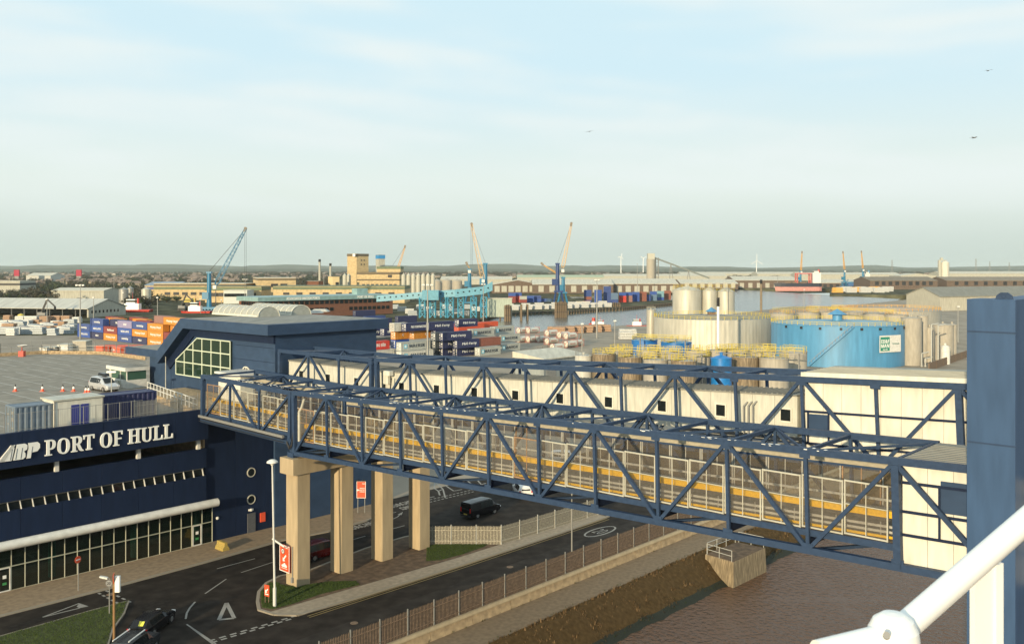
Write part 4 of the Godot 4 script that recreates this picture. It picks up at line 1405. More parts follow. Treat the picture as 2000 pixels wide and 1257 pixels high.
# ---------------------------------------------------------------- containers, tanks and the yards
func container_meshes(L: float) -> Array:
	var key := "cont%f" % L
	if cache.has(key):
		return cache[key]
	var W := 2.44
	var Hc := 2.72
	var b := MB.new()
	var k := int(L / 0.55)
	var p := (L - 0.3) / k
	for sd in [-1.0, 1.0]:
		for i in k:
			var x := -L / 2 + 0.15 + i * p
			var z0: float = sd * (W / 2 - 0.09)
			var z1: float = sd * (W / 2 - 0.015)
			var xs := [x, x + p * 0.3, x + p * 0.5, x + p * 0.8, x + p]
			var zs := [z0, z0, z1, z1, z0]
			for j in 4:
				b.out(Vector3(xs[j], 0.15, zs[j]), Vector3(xs[j + 1], 0.15, zs[j + 1]), Vector3(xs[j + 1], Hc - 0.1, zs[j + 1]), Vector3(xs[j], Hc - 0.1, zs[j]), Vector3((xs[j] + xs[j + 1]) / 2, 1.3, 0))
	b.box(Vector3(0, Hc - 0.08, 0), Vector3(L - 0.1, 0.06, W - 0.1))
	b.box(Vector3(0, 0.1, 0), Vector3(L - 0.1, 0.1, W - 0.1))
	b.box(Vector3(L / 2 - 0.05, Hc / 2, 0), Vector3(0.04, Hc - 0.2, W - 0.1))
	var f := MB.new()
	for x in [-1, 1]:
		for z in [-1, 1]:
			f.box(Vector3(x * (L / 2 - 0.08), Hc / 2, z * (W / 2 - 0.08)), Vector3(0.16, Hc, 0.16))
		for y in [0.08, Hc - 0.07]:
			f.box(Vector3(x * (L / 2 - 0.08), y, 0), Vector3(0.16, 0.14, W - 0.32))
	for z in [-1, 1]:
		for y in [0.08, Hc - 0.06]:
			f.box(Vector3(0, y, z * (W / 2 - 0.05)), Vector3(L - 0.32, 0.12, 0.1))
	var d := MB.new()
	for z in [-1, 1]:
		d.box(Vector3(-L / 2 + 0.05, Hc / 2, z * 0.53), Vector3(0.06, Hc - 0.3, 1.02))
	var r := MB.new()
	for z in [-0.85, -0.25, 0.25, 0.85]:
		r.box(Vector3(-L / 2 - 0.0, Hc / 2, z), Vector3(0.05, Hc - 0.35, 0.06))
	for q in [[-0.5, 1.9, 0.5, 0.22], [0.5, 2.1, 0.55, 0.3], [0.5, 1.5, 0.5, 0.35], [-0.5, 1.0, 0.4, 0.16], [0.5, 0.7, 0.45, 0.14]]:
		r.box(Vector3(-L / 2 + 0.012, q[1], q[0]), Vector3(0.02, q[3], q[2]))
	cache[key] = [b.mesh(), f.mesh(), d.mesh(), r.mesh()]
	return cache[key]

func container(base: Vector3, along: Vector3, L: float, m: Material, label: String, group := "", text := "", tcol: Material = null, called := "shipping_container", tall := 1.0) -> Node3D:
	# base: middle of the footprint; along points from the door end to the far end
	var th := thing(called, label, "container", base, group)
	var bas := Basis(along, UP, along.cross(UP))
	th.basis = bas
	var ms := container_meshes(L)
	put("body", ms[0], m, th)
	put("frame", ms[1], m, th)
	var d := put("doors", ms[2], m, th)
	put("locking_bars", ms[3], M.letter_white if text != "" else M.galv, d)
	if text != "":
		for sd in [1.0, -1.0]:
			var parts := text.split("|")
			for i in parts.size():
				var o := letters(parts[i], Vector3.ZERO, Vector3.RIGHT, UP, 0.74 * tall / parts.size() ** 0.5, 0.03, tcol, th, 0.0)
				var wd: float = o.mesh.get_aabb().size.x
				var k := minf(1.35 * 0.74 * tall / 0.46, L * 0.66 / wd)
				o.transform = Transform3D(Basis(Vector3(k * sd, 0, 0), Vector3(0, 0.74 * tall / 0.46, 0), Vector3(0, 0, 0.3 * sd)), Vector3(0.35 * sd, 1.42 + (0.4 - i * 0.8) * (1 if parts.size() > 1 else 0), 1.225 * sd))
	return th

func star(th: Node3D, p: Vector3, right: Vector3, size: float) -> void:
	# a pale seven-pointed star on a light blue square
	var b := MB.new()
	b.box(p, Vector3(size * 1.35, size * 1.35, 0.02), right)
	var sq := put("emblem", shift(b, Vector3.ZERO).mesh(), mat(Color(0.18, 0.50, 0.62), 0.6), th)
	var o := []
	for i in 14:
		var r := size * (0.56 if i % 2 == 0 else 0.27)
		o.append([r * sin(TAU * i / 14), r * cos(TAU * i / 14)])
	b = MB.new()
	b.extrude(o, p, right, UP, right.cross(UP) * 0.02)
	put("emblem_star", b.mesh(), M.letter_white, sq)
func shift(b: MB, d: Vector3) -> MB:
	for i in b.v.size():
		b.v[i] += d
	return b

func make_containers() -> void:
	var col := {navy = mat(Color(0.022, 0.03, 0.105), 0.55, "blot", 0.3), blue = mat(Color(0.035, 0.075, 0.26), 0.55, "blot", 0.3), royal = mat(Color(0.03, 0.09, 0.36), 0.55, "blot", 0.3), orange = mat(Color(0.62, 0.25, 0.025), 0.55, "blot", 0.3), red = mat(Color(0.58, 0.045, 0.03), 0.55, "blot", 0.3), maroon = mat(Color(0.24, 0.045, 0.04), 0.6, "blot", 0.3), brown = mat(Color(0.26, 0.09, 0.06), 0.6, "blot", 0.3), grey = mat(Color(0.42, 0.44, 0.41), 0.6, "blot", 0.3), lilac = mat(Color(0.30, 0.27, 0.44), 0.6, "blot", 0.3), mauve = mat(Color(0.30, 0.16, 0.14), 0.6, "blot", 0.3), white = mat(Color(0.62, 0.61, 0.55), 0.6, "blot", 0.3), orange_red = mat(Color(0.66, 0.10, 0.04), 0.55, "blot", 0.3), green = mat(Color(0.06, 0.20, 0.10), 0.6, "blot", 0.3), cyan = mat(Color(0.20, 0.38, 0.45), 0.6, "blot", 0.3), steel = mat(Color(0.12, 0.2, 0.32), 0.6, "blot", 0.3), slate = mat(Color(0.06, 0.075, 0.09), 0.6, "blot", 0.3)}
	M.cols = col
	var ink := mat(Color(0.03, 0.04, 0.06), 0.6)
	var wh: Material = M.letter_white
	var word := {navy = "navy blue", blue = "mid blue", royal = "royal blue", orange = "orange", red = "bright red", maroon = "maroon", brown = "red-brown", grey = "pale grey", lilac = "lilac", mauve = "dull mauve", white = "off-white", orange_red = "orange-red", green = "green", cyan = "pale cyan", steel = "steel blue", slate = "dark slate"}
	var tier := ["on the ground", "in the second tier", "in the third tier", "in the top tier"]
	# the big block beside the dock, sides along U; [left px, right px, bottom py, tier, colour, text]
	var z := func(q: Array) -> Array: return [700 + q[0] / 4.444, 700 + q[1] / 4.444, 580 + q[2] / 4.444]
	for q in [
		[30, 290, 262, 3, "navy", "P&O FERRYMASTERS", "beside the terminal wall"], [-10, 225, 347, 2, "navy", "P&O Ferry", "nearest the terminal wall"], [225, 350, 340, 2, "navy", "FERRYMASTERS", "second from the terminal wall"],
		[20, 270, 470, 1, "red", "HAMBURG SÜD", "beside the terminal wall"], [20, 320, 552, 0, "white", "", "under the bright red one"],
		[100, 318, 432, 1, "slate", "", "behind the bright red one"],
		[322, 380, 370, 2, "orange", "C", "end on between the navy ones"], [322, 378, 445, 1, "royal", "C", "end on under the orange one"], [310, 380, 300, 3, "white", "", "behind the navy row"],
		[415, 615, 300, 3, "navy", "P&O FERRYMASTERS", "over the orange one"], [615, 825, 290, 3, "navy", "P&O Ferry", "second over the orange one"], [875, 1035, 262, 3, "navy", "P&O Ferry", "alone behind the red row"],
		[485, 672, 365, 2, "orange", "C", "over the big lettered grey one"], [672, 830, 360, 2, "navy", "P&O", "right of the orange one"],
		[372, 625, 470, 1, "grey", "MAERSK", "under the orange one"], [372, 680, 552, 0, "white", "MAERSK", "lowest under the big lettered grey one"],
		[735, 985, 382, 2, "navy", "P&O Ferry", "over the navy front stack"], [670, 735, 382, 2, "slate", "P", "end on left of the navy front stack"], [670, 735, 448, 1, "slate", "P", "end on left of the navy front stack"], [670, 735, 515, 0, "slate", "P", "end on left of the navy front stack"],
		[860, 1050, 448, 1, "navy", "P&O Ferry", "middle of the navy front stack"], [860, 1050, 515, 0, "navy", "P&O Ferry", "bottom of the navy front stack"], [735, 860, 448, 1, "navy", "P&O", "left in the navy front stack"], [735, 860, 515, 0, "navy", "P&O", "left in the navy front stack"],
		[870, 1100, 300, 2, "orange_red", "", "behind the lettered grey pair"], [1000, 1230, 285, 2, "orange_red", "", "behind the grey pair, far end"],
		[990, 1180, 350, 2, "grey", "MAERSK", "over the red-brown one"], [1185, 1350, 326, 2, "grey", "MAERSK", "ending the grey row"],
		[1050, 1235, 430, 1, "brown", "", "between two lettered grey ones"], [1055, 1235, 512, 0, "grey", "MAERSK", "under the red-brown one"],
		[1235, 1405, 397, 1, "grey", "MAERSK", "at the yard road end"], [1240, 1405, 478, 0, "grey", "MAERSK", "at the yard road end"]]:
		var e: Array = z.call(q)
		var y: float = q[3] * 2.75
		var p := gp(e[0], e[2], y)
		# length along U that reaches the right-hand column
		var r: float = (e[1] - CX) / F
		var L: float = (r * -p.z - p.x) / (U.x - r * 0.7397)
		L = clampf(L, 5.9, 13.6)
		var c := p + U * L / 2 - N * 1.22
		var th := container(c, U, L, col[q[4]], "%s shipping container %s, %s" % [word[q[4]], tier[q[3]], q[6]], "containers in the block beside the dock", q[5], ink if q[4] in ["grey", "white"] else wh, "shipping_container", 1.25 if q[5] in ["MAERSK", "HAMBURG SÜD"] else 1.0)
		if q[5] == "MAERSK":
			for sd in [1.0]:
				star(th, Vector3(-L * 0.36, 1.4, 1.235), Vector3.RIGHT, 1.0)
	# a second row behind so that the block has depth
	for q in [[60, 300, 3, "navy"], [150, 420, 2, "blue"], [430, 700, 2, "navy"], [900, 1000, 1, "blue"]]:
		for lv in q[2]:
			var p: Vector3 = gp(700 + q[0] / 4.444, 640, 0) - N * 6
			container(p + UP * lv * 2.75 + U * 4, U, 12.19, col[q[3]], "%s shipping container %s of the row behind the lettered block" % [word[q[3]], tier[lv]], "containers behind the lettered block")
	# rows on the left, sides along V
	var rows := [
		["royal", "blue", "", ""], ["navy", "royal", "blue", ""], ["orange", "maroon", "navy", ""], ["blue", "royal", "lilac", ""], ["navy", "orange", "blue", ""], ["orange", "orange", "orange", "mauve"], ["blue", "maroon", "orange", "orange"], ["royal", "blue", "blue", "blue"]]
	var txt := {royal = "NEDLLOYD", blue = "samskip", orange = "Hapag-Lloyd", maroon = "Bulkhaul", navy = "P&O", lilac = "ONE", mauve = "", orange_red = "SÜD"}
	var o := gp(150, 657)
	for i in rows.size():
		for lv in 4:
			var cn: String = rows[i][lv]
			if cn == "": continue
			var c := o + N * 12.5 * (i + 0.5) + UP * lv * 2.75 + U * (1.22 + (2.6 if (i + lv) % 4 == 0 else 0.0) * (1 if lv > 1 else 0))
			container(c, N, 12.19, col[cn], "%s shipping container %s of the long row beyond the parking deck" % [word[cn], tier[lv]], "long row beyond the parking deck", txt.get(cn, ""), wh)
	for i in 21:
		for lv in 2 + i % 2:
			var c := o + N * 12.5 * (i % 7 + 0.7) + UP * lv * 2.75 + U * (7.5 + 4.5 * (i / 7))
			var cn: String = ["blue", "orange", "navy", "maroon"][(i * 3 + lv) % 4]
			container(c, N, 12.19, col[cn], "%s shipping container %s of the rows behind the long row" % [word[cn], tier[lv]], "rows behind the long row")
	# orange-red boxes close behind the deck's fence
	for i in 5:
		var p := gp(186 + i * 27.0, 689, 0)
		container(p + N * 5, N, 12.19 if i else 6.06, col.orange_red, "orange-red shipping container close behind the fence of the parking deck", "orange-red boxes behind the deck fence", "SÜD" if i % 2 else "", wh)
	# stacks on the far quays
	for q in [[1148, 592, 4, "blue"], [1168, 592, 4, "royal"], [1186, 591, 5, "blue"], [1200, 591, 3, "steel"], [1216, 590, 3, "red"], [1228, 589.5, 3, "mauve"], [1242, 588.5, 3, "royal"], [1256, 588, 3, "brown"], [1264, 587.5, 2, "blue"], [1276, 587, 3, "steel"], [1290, 586, 3, "cyan"], [1304, 585, 3, "brown"], [1000, 591, 3, "maroon"], [1012, 590.5, 3, "red"], [1022, 591, 2, "maroon"], [1036, 590, 2, "royal"], [1050, 589.5, 2, "blue"], [1062, 589, 1, "green"], [1072, 589, 1, "steel"], [985, 589, 1, "orange_red"], [970, 588.5, 1, "orange"], [1132, 595, 1, "white"], [1145, 594.5, 1, "orange"]]:
		for lv in q[2]:
			var p: Vector3 = gp(q[0], q[1], 0) + UP * lv * 2.75
			var cn: String = q[3] if (lv + int(q[0])) % 3 else ["blue", "brown", "royal", "grey"][(int(q[0]) + lv) % 4]
			container(p, Vector3.RIGHT, 6.06 if lv else 6.06, col[cn], "%s shipping container %s on the far quay across the dock" % [word[cn], tier[mini(lv, 3)]], "containers on the far quay")

func tank_container(base: Vector3, label: String) -> Node3D:
	if not cache.has("isotank"):
		var th := thing("tank_container", label, "tank container", base, "tank containers by the dock")
		var b := MB.new()
		var o := base + UP * 1.3
		b.cyl(o - U * 2.7, o + U * 2.7, 1.12, -1, 16)
		b.cyl(o - U * 2.95, o - U * 2.7, 0.7, 1.12, 16)
		b.cyl(o + U * 2.7, o + U * 2.95, 1.12, 0.7, 16)
		part("barrel", b, mat(Color(0.66, 0.64, 0.56), 0.4, "blot", 0.3), th)
		for sd in [-2.97, 2.97]:
			b = MB.new()
			for wq in [-1.17, 1.17]:
				b.beam(base + U * sd + N * wq, base + U * sd + N * wq + UP * 2.6, 0.11, 0.11)
				b.beam(base + U * sd + N * wq + UP * 0.5, base + U * sd * 0.86 + N * wq * 0.3 + UP * 0.1, 0.1, 0.1)
			for y in [0.07, 2.53]:
				b.beam(base + U * sd - N * 1.1 + UP * y, base + U * sd + N * 1.1 + UP * y, 0.12, 0.12)
			b.beam(base + U * sd - N * 1.1 + UP * 0.2, base + U * sd + N * 1.1 + UP * 2.4, 0.1, 0.1)
			part("end_frame", b, mat(Color(0.40, 0.17, 0.14), 0.6), th)
		b = MB.new()
		for wq in [-1.15, 1.15]:
			b.beam(base - U * 2.9 + N * wq + UP * 0.1, base + U * 2.9 + N * wq + UP * 0.1, 0.12, 0.12)
		part("base_rail", b, mat(Color(0.40, 0.17, 0.14), 0.6), th)
		letters("TRIFLEET", o + N * 1.13 + UP * 0.1, U, UP, 0.42, 0.03, mat(Color(0.38, 0.1, 0.08), 0.6), th, 3.2)
		cache["isotank"] = th
		return th
	var c := copy(cache["isotank"], label)
	c.position = base
	return c

func light_mast(px: float, top: float, base: float, heads := 3, y := 0.0, label := "tall slim galvanised floodlight mast") -> void:
	var p := gp(px, base, y)
	var h := h_at(top, p)
	var th := thing("light_mast", label, "light mast", p, "floodlight masts")
	var b := MB.new()
	b.cyl(p, Vector3(p.x, h, p.z), 0.012 * (h - y) + 0.09, 0.14, 8)
	part("pole", b, M.galv, th)
	for i in heads:
		b = MB.new()
		var x := (i - (heads - 1) * 0.5) * 1.3
		b.box(Vector3(p.x + x, h + 0.3, p.z + 0.3), Vector3(0.9, 0.5, 0.5))
		part("floodlight", b, M.white, th)
	b = MB.new()
	b.box(Vector3(p.x, h, p.z), Vector3(1.3 * heads, 0.14, 0.14))
	part("crossarm", b, M.galv, th)

func railing(b: MB, c: Vector3, r: float, k: int, h := 1.1, t := 0.055) -> void:
	for i in k:
		var d := Vector3(cos(TAU * i / k), 0, sin(TAU * i / k)) * r
		b.beam(c + d, c + d + UP * h, t, t)
	for y in [h * 0.5, h]:
		for i in k:
			var d0 := Vector3(cos(TAU * i / k), 0, sin(TAU * i / k)) * r
			var d1 := Vector3(cos(TAU * (i + 1) / k), 0, sin(TAU * (i + 1) / k)) * r
			b.beam(c + d0 + UP * y, c + d1 + UP * y, t, t)

func tank(px: float, rpx: float, rim: float, h: float, m: Material, label: String, opt := {}) -> Node3D:
	var zz := (EYE - h) * F / (rim - CY)
	var p := Vector3((px - CX) * zz / F, 0, -zz)
	var r := rpx * zz / F
	var th := thing(opt.get("called", "storage_tank"), label, opt.get("category", "storage tank"), p, opt.get("group", ""))
	var b := MB.new()
	var seg := 56 if r > 10 else 28
	if opt.get("ripple", 0.0) > 0.0:
		b.lathe(p, [[r, 0], [r, h]], 336, opt.ripple)
	else:
		b.lathe(p, [[r, 0], [r, h]], seg)
	part("shell", b, m, th)
	var rise: float = opt.get("rise", r * 0.12)
	b = MB.new()
	b.lathe(p, [[r, h - 0.02], [r * 0.5, h + rise * 0.6], [0.02, h + rise]], seg)
	part("roof", b, opt.get("roof", m), th)
	b = MB.new()
	if opt.get("courses", 0) > 0:
		for i in opt.courses:
			b = MB.new()
			b.ring(p + UP * h * (i + 1) / (opt.courses + 1), r + 0.045, 0.06, 0.07, seg)
			part("stiffening_ring", b, opt.get("ring", m), th)
	b = MB.new()
	b.ring(p + UP * h, r + 0.1, 0.14, 0.16, seg)
	part("stiffening_ring", b, opt.get("ring", m), th)
	if opt.get("rail", true):
		b = MB.new()
		railing(b, p + UP * (h + 0.05), r - 0.1, opt.get("posts", 14), 1.15, 0.055 if r < 10 else 0.11)
		part("railing", b, opt.get("rail_m", M.safety), th)
	if opt.get("cage", false):
		# walkway from rim to hatch with its own rails
		b = MB.new()
		var a: float = opt.get("cage_turn", 0.6)
		var d := Vector3(cos(a), 0, sin(a))
		var side := Vector3(-d.z, 0, d.x)
		for sd in [-0.7, 0.7]:
			for i in 4:
				var e: Vector3 = p + side * sd + d * (r * (0.05 + 0.32 * i)) + UP * (h + 0.3)
				b.beam(e, e + UP * 1.1, 0.05, 0.05)
			for y in [0.55, 1.1]:
				b.beam(p + side * sd + d * r * 0.05 + UP * (h + 0.3 + y), p + side * sd + d * r * 1.01 + UP * (h + 0.3 + y), 0.05, 0.05)
		b.box(p + d * r * 0.5 + UP * (h + 0.32), Vector3(r, 0.08, 1.4), d)
		part("gangway", b, M.safety, th)
	b = MB.new()
	b.cyl(p + UP * (h + rise * 0.7) , p + UP * (h + rise + 0.45), 0.32, -1, 10)
	b.cyl(p + UP * (h + rise + 0.45), p + UP * (h + rise + 0.5), 0.42, -1, 10)
	part("hatch", b, opt.get("roof", m), th)
	if opt.get("stair", 0.0) > 0.0:
		# helical stair with handrail, climbing to the right
		b = MB.new()
		var hr := MB.new()
		var a0: float = opt.stair
		var n := 46
		for i in n:
			var a := a0 - 0.62 * i / n
			var d := Vector3(cos(a), 0, sin(a))
			var q := p + d * (r + 0.45) + UP * (h * (i + 1.0) / n)
			b.box(q, Vector3(0.9, 0.06, 0.42), d)
			if i % 3 == 0:
				hr.beam(q + d * 0.42, q + d * 0.42 + UP * 1.05, 0.06, 0.06)
			if i > 0:
				var a1 := a0 - 0.62 * (i - 1) / n
				var d1 := Vector3(cos(a1), 0, sin(a1))
				var q1 := p + d1 * (r + 0.45) + UP * (h * float(i) / n)
				hr.beam(q1 + d1 * 0.42 + UP * 1.05, q + d * 0.42 + UP * 1.05, 0.06, 0.06)
				b.beam(q1 + d1 * 0.45, q + d * 0.45, 0.06, 0.3)
		var st := part("stair", b, m, th)
		part("handrail", hr, M.tank_grey, st)
	return th

func make_tanks() -> void:
	var g := "small tanks with yellow railings"
	# large tanks
	var big := tank(1390, 111, 619, 12.0, M.steel, "wide ribbed silver steel tank with a flat roof and blue roof vent", {ripple = 0.0022, rise = 0.9, roof = M.roof_grey, posts = 56, ring = M.cream_grey})
	var p := big.position
	var b := MB.new()
	b.box(p + Vector3(0, 13.3, 0), Vector3(2.4, 1.2, 2.4))
	var vent := part("roof_vent", b, M.rust, big)
	b = MB.new()
	b.cyl(p + UP * 13.9, p + UP * 15.4, 2.3, 0.1, 4)
	part("vent_cap", b, M.tank_blue, vent)
	var blue := tank(1636, 125, 630, 12.0, M.tank_blue, "wide sky blue painted tank with a small white and green sign", {rise = 0.8, posts = 60, stair = 2.3, roof = mat(Color(0.20, 0.40, 0.52), 0.5, "blot", 0.05)})
	p = blue.position
	var r := 125.0 * -p.z / F
	b = MB.new()
	b.cyl(p + UP * 12.5, p + UP * 14.6, 1.5, -1, 12)
	vent = part("roof_vent", b, M.tank_blue, blue)
	b = MB.new()
	b.cyl(p + UP * 14.6, p + UP * 16.3, 3.0, 0.1, 12)
	part("vent_cap", b, M.tank_blue, vent)
	for i in 10:
		var a := PI / 2 + (i - 5.0) * 0.29
		var d := Vector3(cos(a), 0, sin(a))
		b = MB.new()
		b.box(p + d * (r + 0.1) + UP * 11.3, Vector3(0.3, 0.7, 0.7), d)
		part("overflow_vent", b, M.dark, blue)
	# its sign: white board, green square
	var to_eye := Vector3(-p.x, 0, -p.z).normalized()
	var nn := to_eye.rotated(UP, asin((1726.0 - 1636.0) / 125.0))
	var rt := UP.cross(nn).normalized()
	var c := p + nn * (r + 0.3)
	c.y = h_at(671, c)
	var sg := thing("tank_sign", "white board with a green lettered square fixed to the sky blue tank", "sign", c)
	b = MB.new()
	b.box(c, Vector3(8.6, 4.9, 0.15), rt)
	part("board", b, M.white, sg)
	b = MB.new()
	b.box(c - rt * 2.2 + nn * 0.1, Vector3(3.7, 4.0, 0.06), rt)
	part("green_square", b, mat(Color(0.02, 0.22, 0.15), 0.5), sg)
	letters("ED&F", c - rt * 2.2 + nn * 0.15 + UP * 0.75, rt, UP, 1.05, 0.03, M.letter_white, sg, 3.2)
	letters("MAN", c - rt * 2.2 + nn * 0.15 - UP * 0.55, rt, UP, 1.05, 0.03, M.letter_white, sg, 3.2)
	letters("since 1783", c - rt * 2.2 + nn * 0.15 - UP * 1.6, rt, UP, 0.32, 0.03, M.letter_white, sg, 1.9)
	letters("Terminals", c + rt * 2.2 + nn * 0.11, rt, UP, 0.5, 0.03, mat(Color(0.1, 0.22, 0.2), 0.6), sg, 2.9)
	tank(1737, 93, 604, 12.0, M.steel2, "wide grey banded tank with orange rim walkway behind the blue tank", {courses = 7, rise = 1.0, posts = 50, rail_m = M.jib_orange, roof = M.tank_grey})
	tank(1272, 9, 605, 14.0, M.steel2, "ribbed pale tank edge behind the wide silver tank", {courses = 16, posts = 10, rail_m = M.cream_grey})
	# tall silos behind
	tank(1342, 28, 566, 20.4, M.steel, "tallest broad pale steel silo behind the silver tank", {called = "silo", category = "silo", courses = 5, rise = 1.6, posts = 12, rail_m = M.safety})
	tank(1386, 15, 568, 20.0, M.steel, "slim middle steel silo of the three behind the silver tank", {called = "silo", category = "silo", courses = 5, rise = 1.8, posts = 10})
	tank(1418, 17, 569, 19.8, M.steel, "right-hand slim steel silo beside the middle one, with plate seams", {called = "silo", category = "silo", courses = 5, rise = 1.5, posts = 10})
	# blue pair
	tank(1259, 25, 664, 10, M.tank_blue2, "smaller of the two low blue tanks before the silver tank", {cage = true, roof = M.tank_blue})
	tank(1321, 29.5, 668, 10, M.tank_blue2, "larger of the two low blue tanks before the silver tank", {cage = true, cage_turn = 2.4, roof = M.tank_blue})
	# front row
	tank(1140, 17, 694, 9.5, mat(Color(0.55, 0.54, 0.49), 0.6, "streak", 0.1), "whitish tank with grey railing at the end of the front row", {rail_m = M.galv})
	for q in [[1180, 23, 691, "beside the whitish end tank"], [1231, 24, 697, "third in the front row from the whitish end tank"], [1281, 24, 702, "with a plain shell, before the smaller low blue tank"], [1336, 25, 704, "left beside the bright blue slim tank"], [1456, 26, 697, "right beside the bright blue slim tank"], [1512, 28, 699, "ending the front row next to the sky blue tank"]]:
		tank(q[0], q[1], q[2], 10, M.tank_brown if int(q[0]) % 3 else M.tank_grey, "stained brown tank with yellow railing, %s" % q[3], {cage = true, cage_turn = 0.4 + q[0] * 0.9, group = g, courses = 3, roof = M.tank_grey})
	for q in [[1214, 23, 683], [1266, 22, 685], [1312, 22, 687], [1362, 23, 686], [1400, 18, 684], [1440, 22, 683], [1490, 25, 683], [1550, 26, 686], [1374, 13, 697]]:
		tank(q[0], q[1], q[2], 10, M.tank_brown if int(q[0]) % 2 else M.tank_grey, "brown tank with yellow railing in the second row", {cage = true, cage_turn = 0.2 + q[0] * 0.7, group = "second row of small tanks", courses = 3, roof = M.tank_grey})
	tank(1409, 20, 699, 10.3, mat(Color(0.015, 0.20, 0.55), 0.4, "blot", 0.1), "bright blue slim tank standing in the front row of brown tanks", {rail = false, rise = 0.7, courses = 2})
	# behind the sky blue tank
	for q in [[1528, 24, 612], [1578, 22, 610], [1622, 24, 609], [1668, 26, 609], [1716, 28, 612], [1752, 22, 615], [1600, 24, 604], [1650, 24, 602]]:
		tank(q[0], q[1], q[2], 12.0, M.tank_grey, "grey tank with ochre railings in the cluster behind the sky blue tank", {cage = true, cage_turn = q[0] * 1.0, group = "tank cluster behind the sky blue tank", rail_m = M.jib_orange, courses = 3})
	# slim silos at the right
	for q in [[1781, 19, 621, 14.0, "tall plain concrete silo touching the sky blue tank"], [1803, 10, 617, 14.2, "slim concrete silo behind the tall plain one"], [1816, 9, 640, 10.6, "short slim silo between the concrete silos"], [1842, 20, 634, 11.0, "broad pale silo with pipes beside the brown wall"], [1860, 9, 634, 11.0, "narrow silo at the back of the broad pale one"]]:
		tank(q[0], q[1], q[2], q[3], M.tank_grey, q[4], {called = "silo", category = "silo", rail = false, courses = 4, rise = 0.5})
	tank(1847, 8.5, 677, 5.2, M.white, "small bright white tank beside the brown wall", {rail = false, rise = 0.6, courses = 2})
	# pipework before the silos
	for q in [[1808, 700, 715], [1820, 634, 700], [1833, 636, 690], [1801, 690, 720]]:
		var e := gp(q[0], 716)
		var th := thing("pipe_riser", "pale steel pipe riser standing between the concrete silos", "pipe", e, "pipe risers by the silos")
		b = MB.new()
		var top := h_at(q[1], e)
		b.tube([e, Vector3(e.x, top, e.z), Vector3(e.x + 2.5, top + 0.3, e.z - 1)], 0.2, 8)
		b.ring(e + UP * 0.2, 0.4, 0.3, 0.2, 10)
		part("pipe", b, M.pale, th)
	# chimneys
	for q in [[1403, 581, 714, 0.42, M.ship_white, "slim white chimney with a black tip before the silver tank"], [1487, 546, 612, 0.75, M.tank_brown, "buff chimney with a black tip beyond the tank farm"]]:
		var e := gp(q[0], q[2])
		var top := h_at(q[1], e)
		var th := thing("chimney", q[5], "chimney", e)
		b = MB.new()
		b.cyl(e, Vector3(e.x, top - 2.6, e.z), q[3], q[3] * 0.9, 14)
		part("stack", b, q[4], th)
		b = MB.new()
		b.cyl(Vector3(e.x, top - 2.6, e.z), Vector3(e.x, top, e.z), q[3] * 1.05, -1, 14)
		part("tip", b, M.black, th)
	# catwalks between the small tanks
	for q in [[1200, 688, 1300, 690], [1290, 690, 1380, 692], [1400, 690, 1500, 688], [1480, 688, 1570, 690], [1240, 660, 1350, 664], [1510, 606, 1640, 604], [1620, 606, 1750, 610], [1316, 561, 1435, 562]]:
		var hh := 11.0 if q[1] > 640 else (13.0 if q[1] > 600 else 21.3)
		var a := gp(q[0], q[1], hh)
		var e := gp(q[2], q[3], hh)
		var th := thing("catwalk", "yellow railed steel catwalk running between the tank roofs", "catwalk", Vector3(a.x, 0, a.z), "yellow catwalks over the tanks")
		b = MB.new()
		b.beam(a, e, 1.0, 0.12)
		part("deck", b, M.grey, th)
		b = MB.new()
		var sd := (e - a).normalized().cross(UP) * 0.5
		var n := int(a.distance_to(e) / 1.6)
		for s in [-1.0, 1.0]:
			for i in n + 1:
				var m: Vector3 = a.lerp(e, float(i) / n) + sd * s
				b.beam(m, m + UP * 1.1, 0.05, 0.05)
			for y in [0.55, 1.1]:
				b.beam(a + sd * s + UP * y, e + sd * s + UP * y, 0.05, 0.05)
		part("railing", b, M.safety, th)
		b = MB.new()
		for f in [0.1, 0.9]:
			var m: Vector3 = a.lerp(e, f)
			b.beam(Vector3(m.x, 0, m.z), m, 0.25, 0.25)
		part("leg", b, M.grey, th)
	# brown wall at the right and the small works building by the yard
	var wl := thing("brown_wall", "rust brown steel wall with a capping along the tank farm road", "wall", gp(1815, 722))
	for i in 8:
		var a := gp(1815, 724).lerp(gp(1910, 690), i / 8.0)
		var e := gp(1815, 724).lerp(gp(1910, 690), (i + 0.97) / 8.0)
		b = MB.new()
		b.beam(a + UP * 1.1, e + UP * 1.1, 0.25, 2.2)
		part("panel", b, M.rust, wl)
	var hut := thing("works_building", "low pale works building with a dark doorway behind the closed corridor", "building", gp(1100, 735))
	var q0 := gp(1062, 742)
	b = MB.new()
	b.box(q0 + U * 9 - N * 5 + UP * 2.6, Vector3(18, 5.2, 10), U)
	part("wall", b, mat(Color(0.30, 0.33, 0.33), 0.7, "streak", 0.1), hut)
	b = MB.new()
	b.hexa([q0 - U * 0.5 + N * 0.5 + UP * 5.2, q0 + U * 18.5 + N * 0.5 + UP * 5.2, q0 + U * 18.5 - N * 10.5 + UP * 5.2, q0 - U * 0.5 - N * 10.5 + UP * 5.2, q0 - U * 0.5 + N * 0.5 + UP * 5.5, q0 + U * 18.5 + N * 0.5 + UP * 5.5, q0 + U * 18.5 - N * 10.5 + UP * 6.8, q0 - U * 0.5 - N * 10.5 + UP * 6.8])
	part("roof", b, M.roof_pale, hut)
	b = MB.new()
	b.box(q0 + U * 3 + N * 0.02 + UP * 2.0, Vector3(4, 4, 0.1), U)
	part("doorway", b, M.grey, hut)

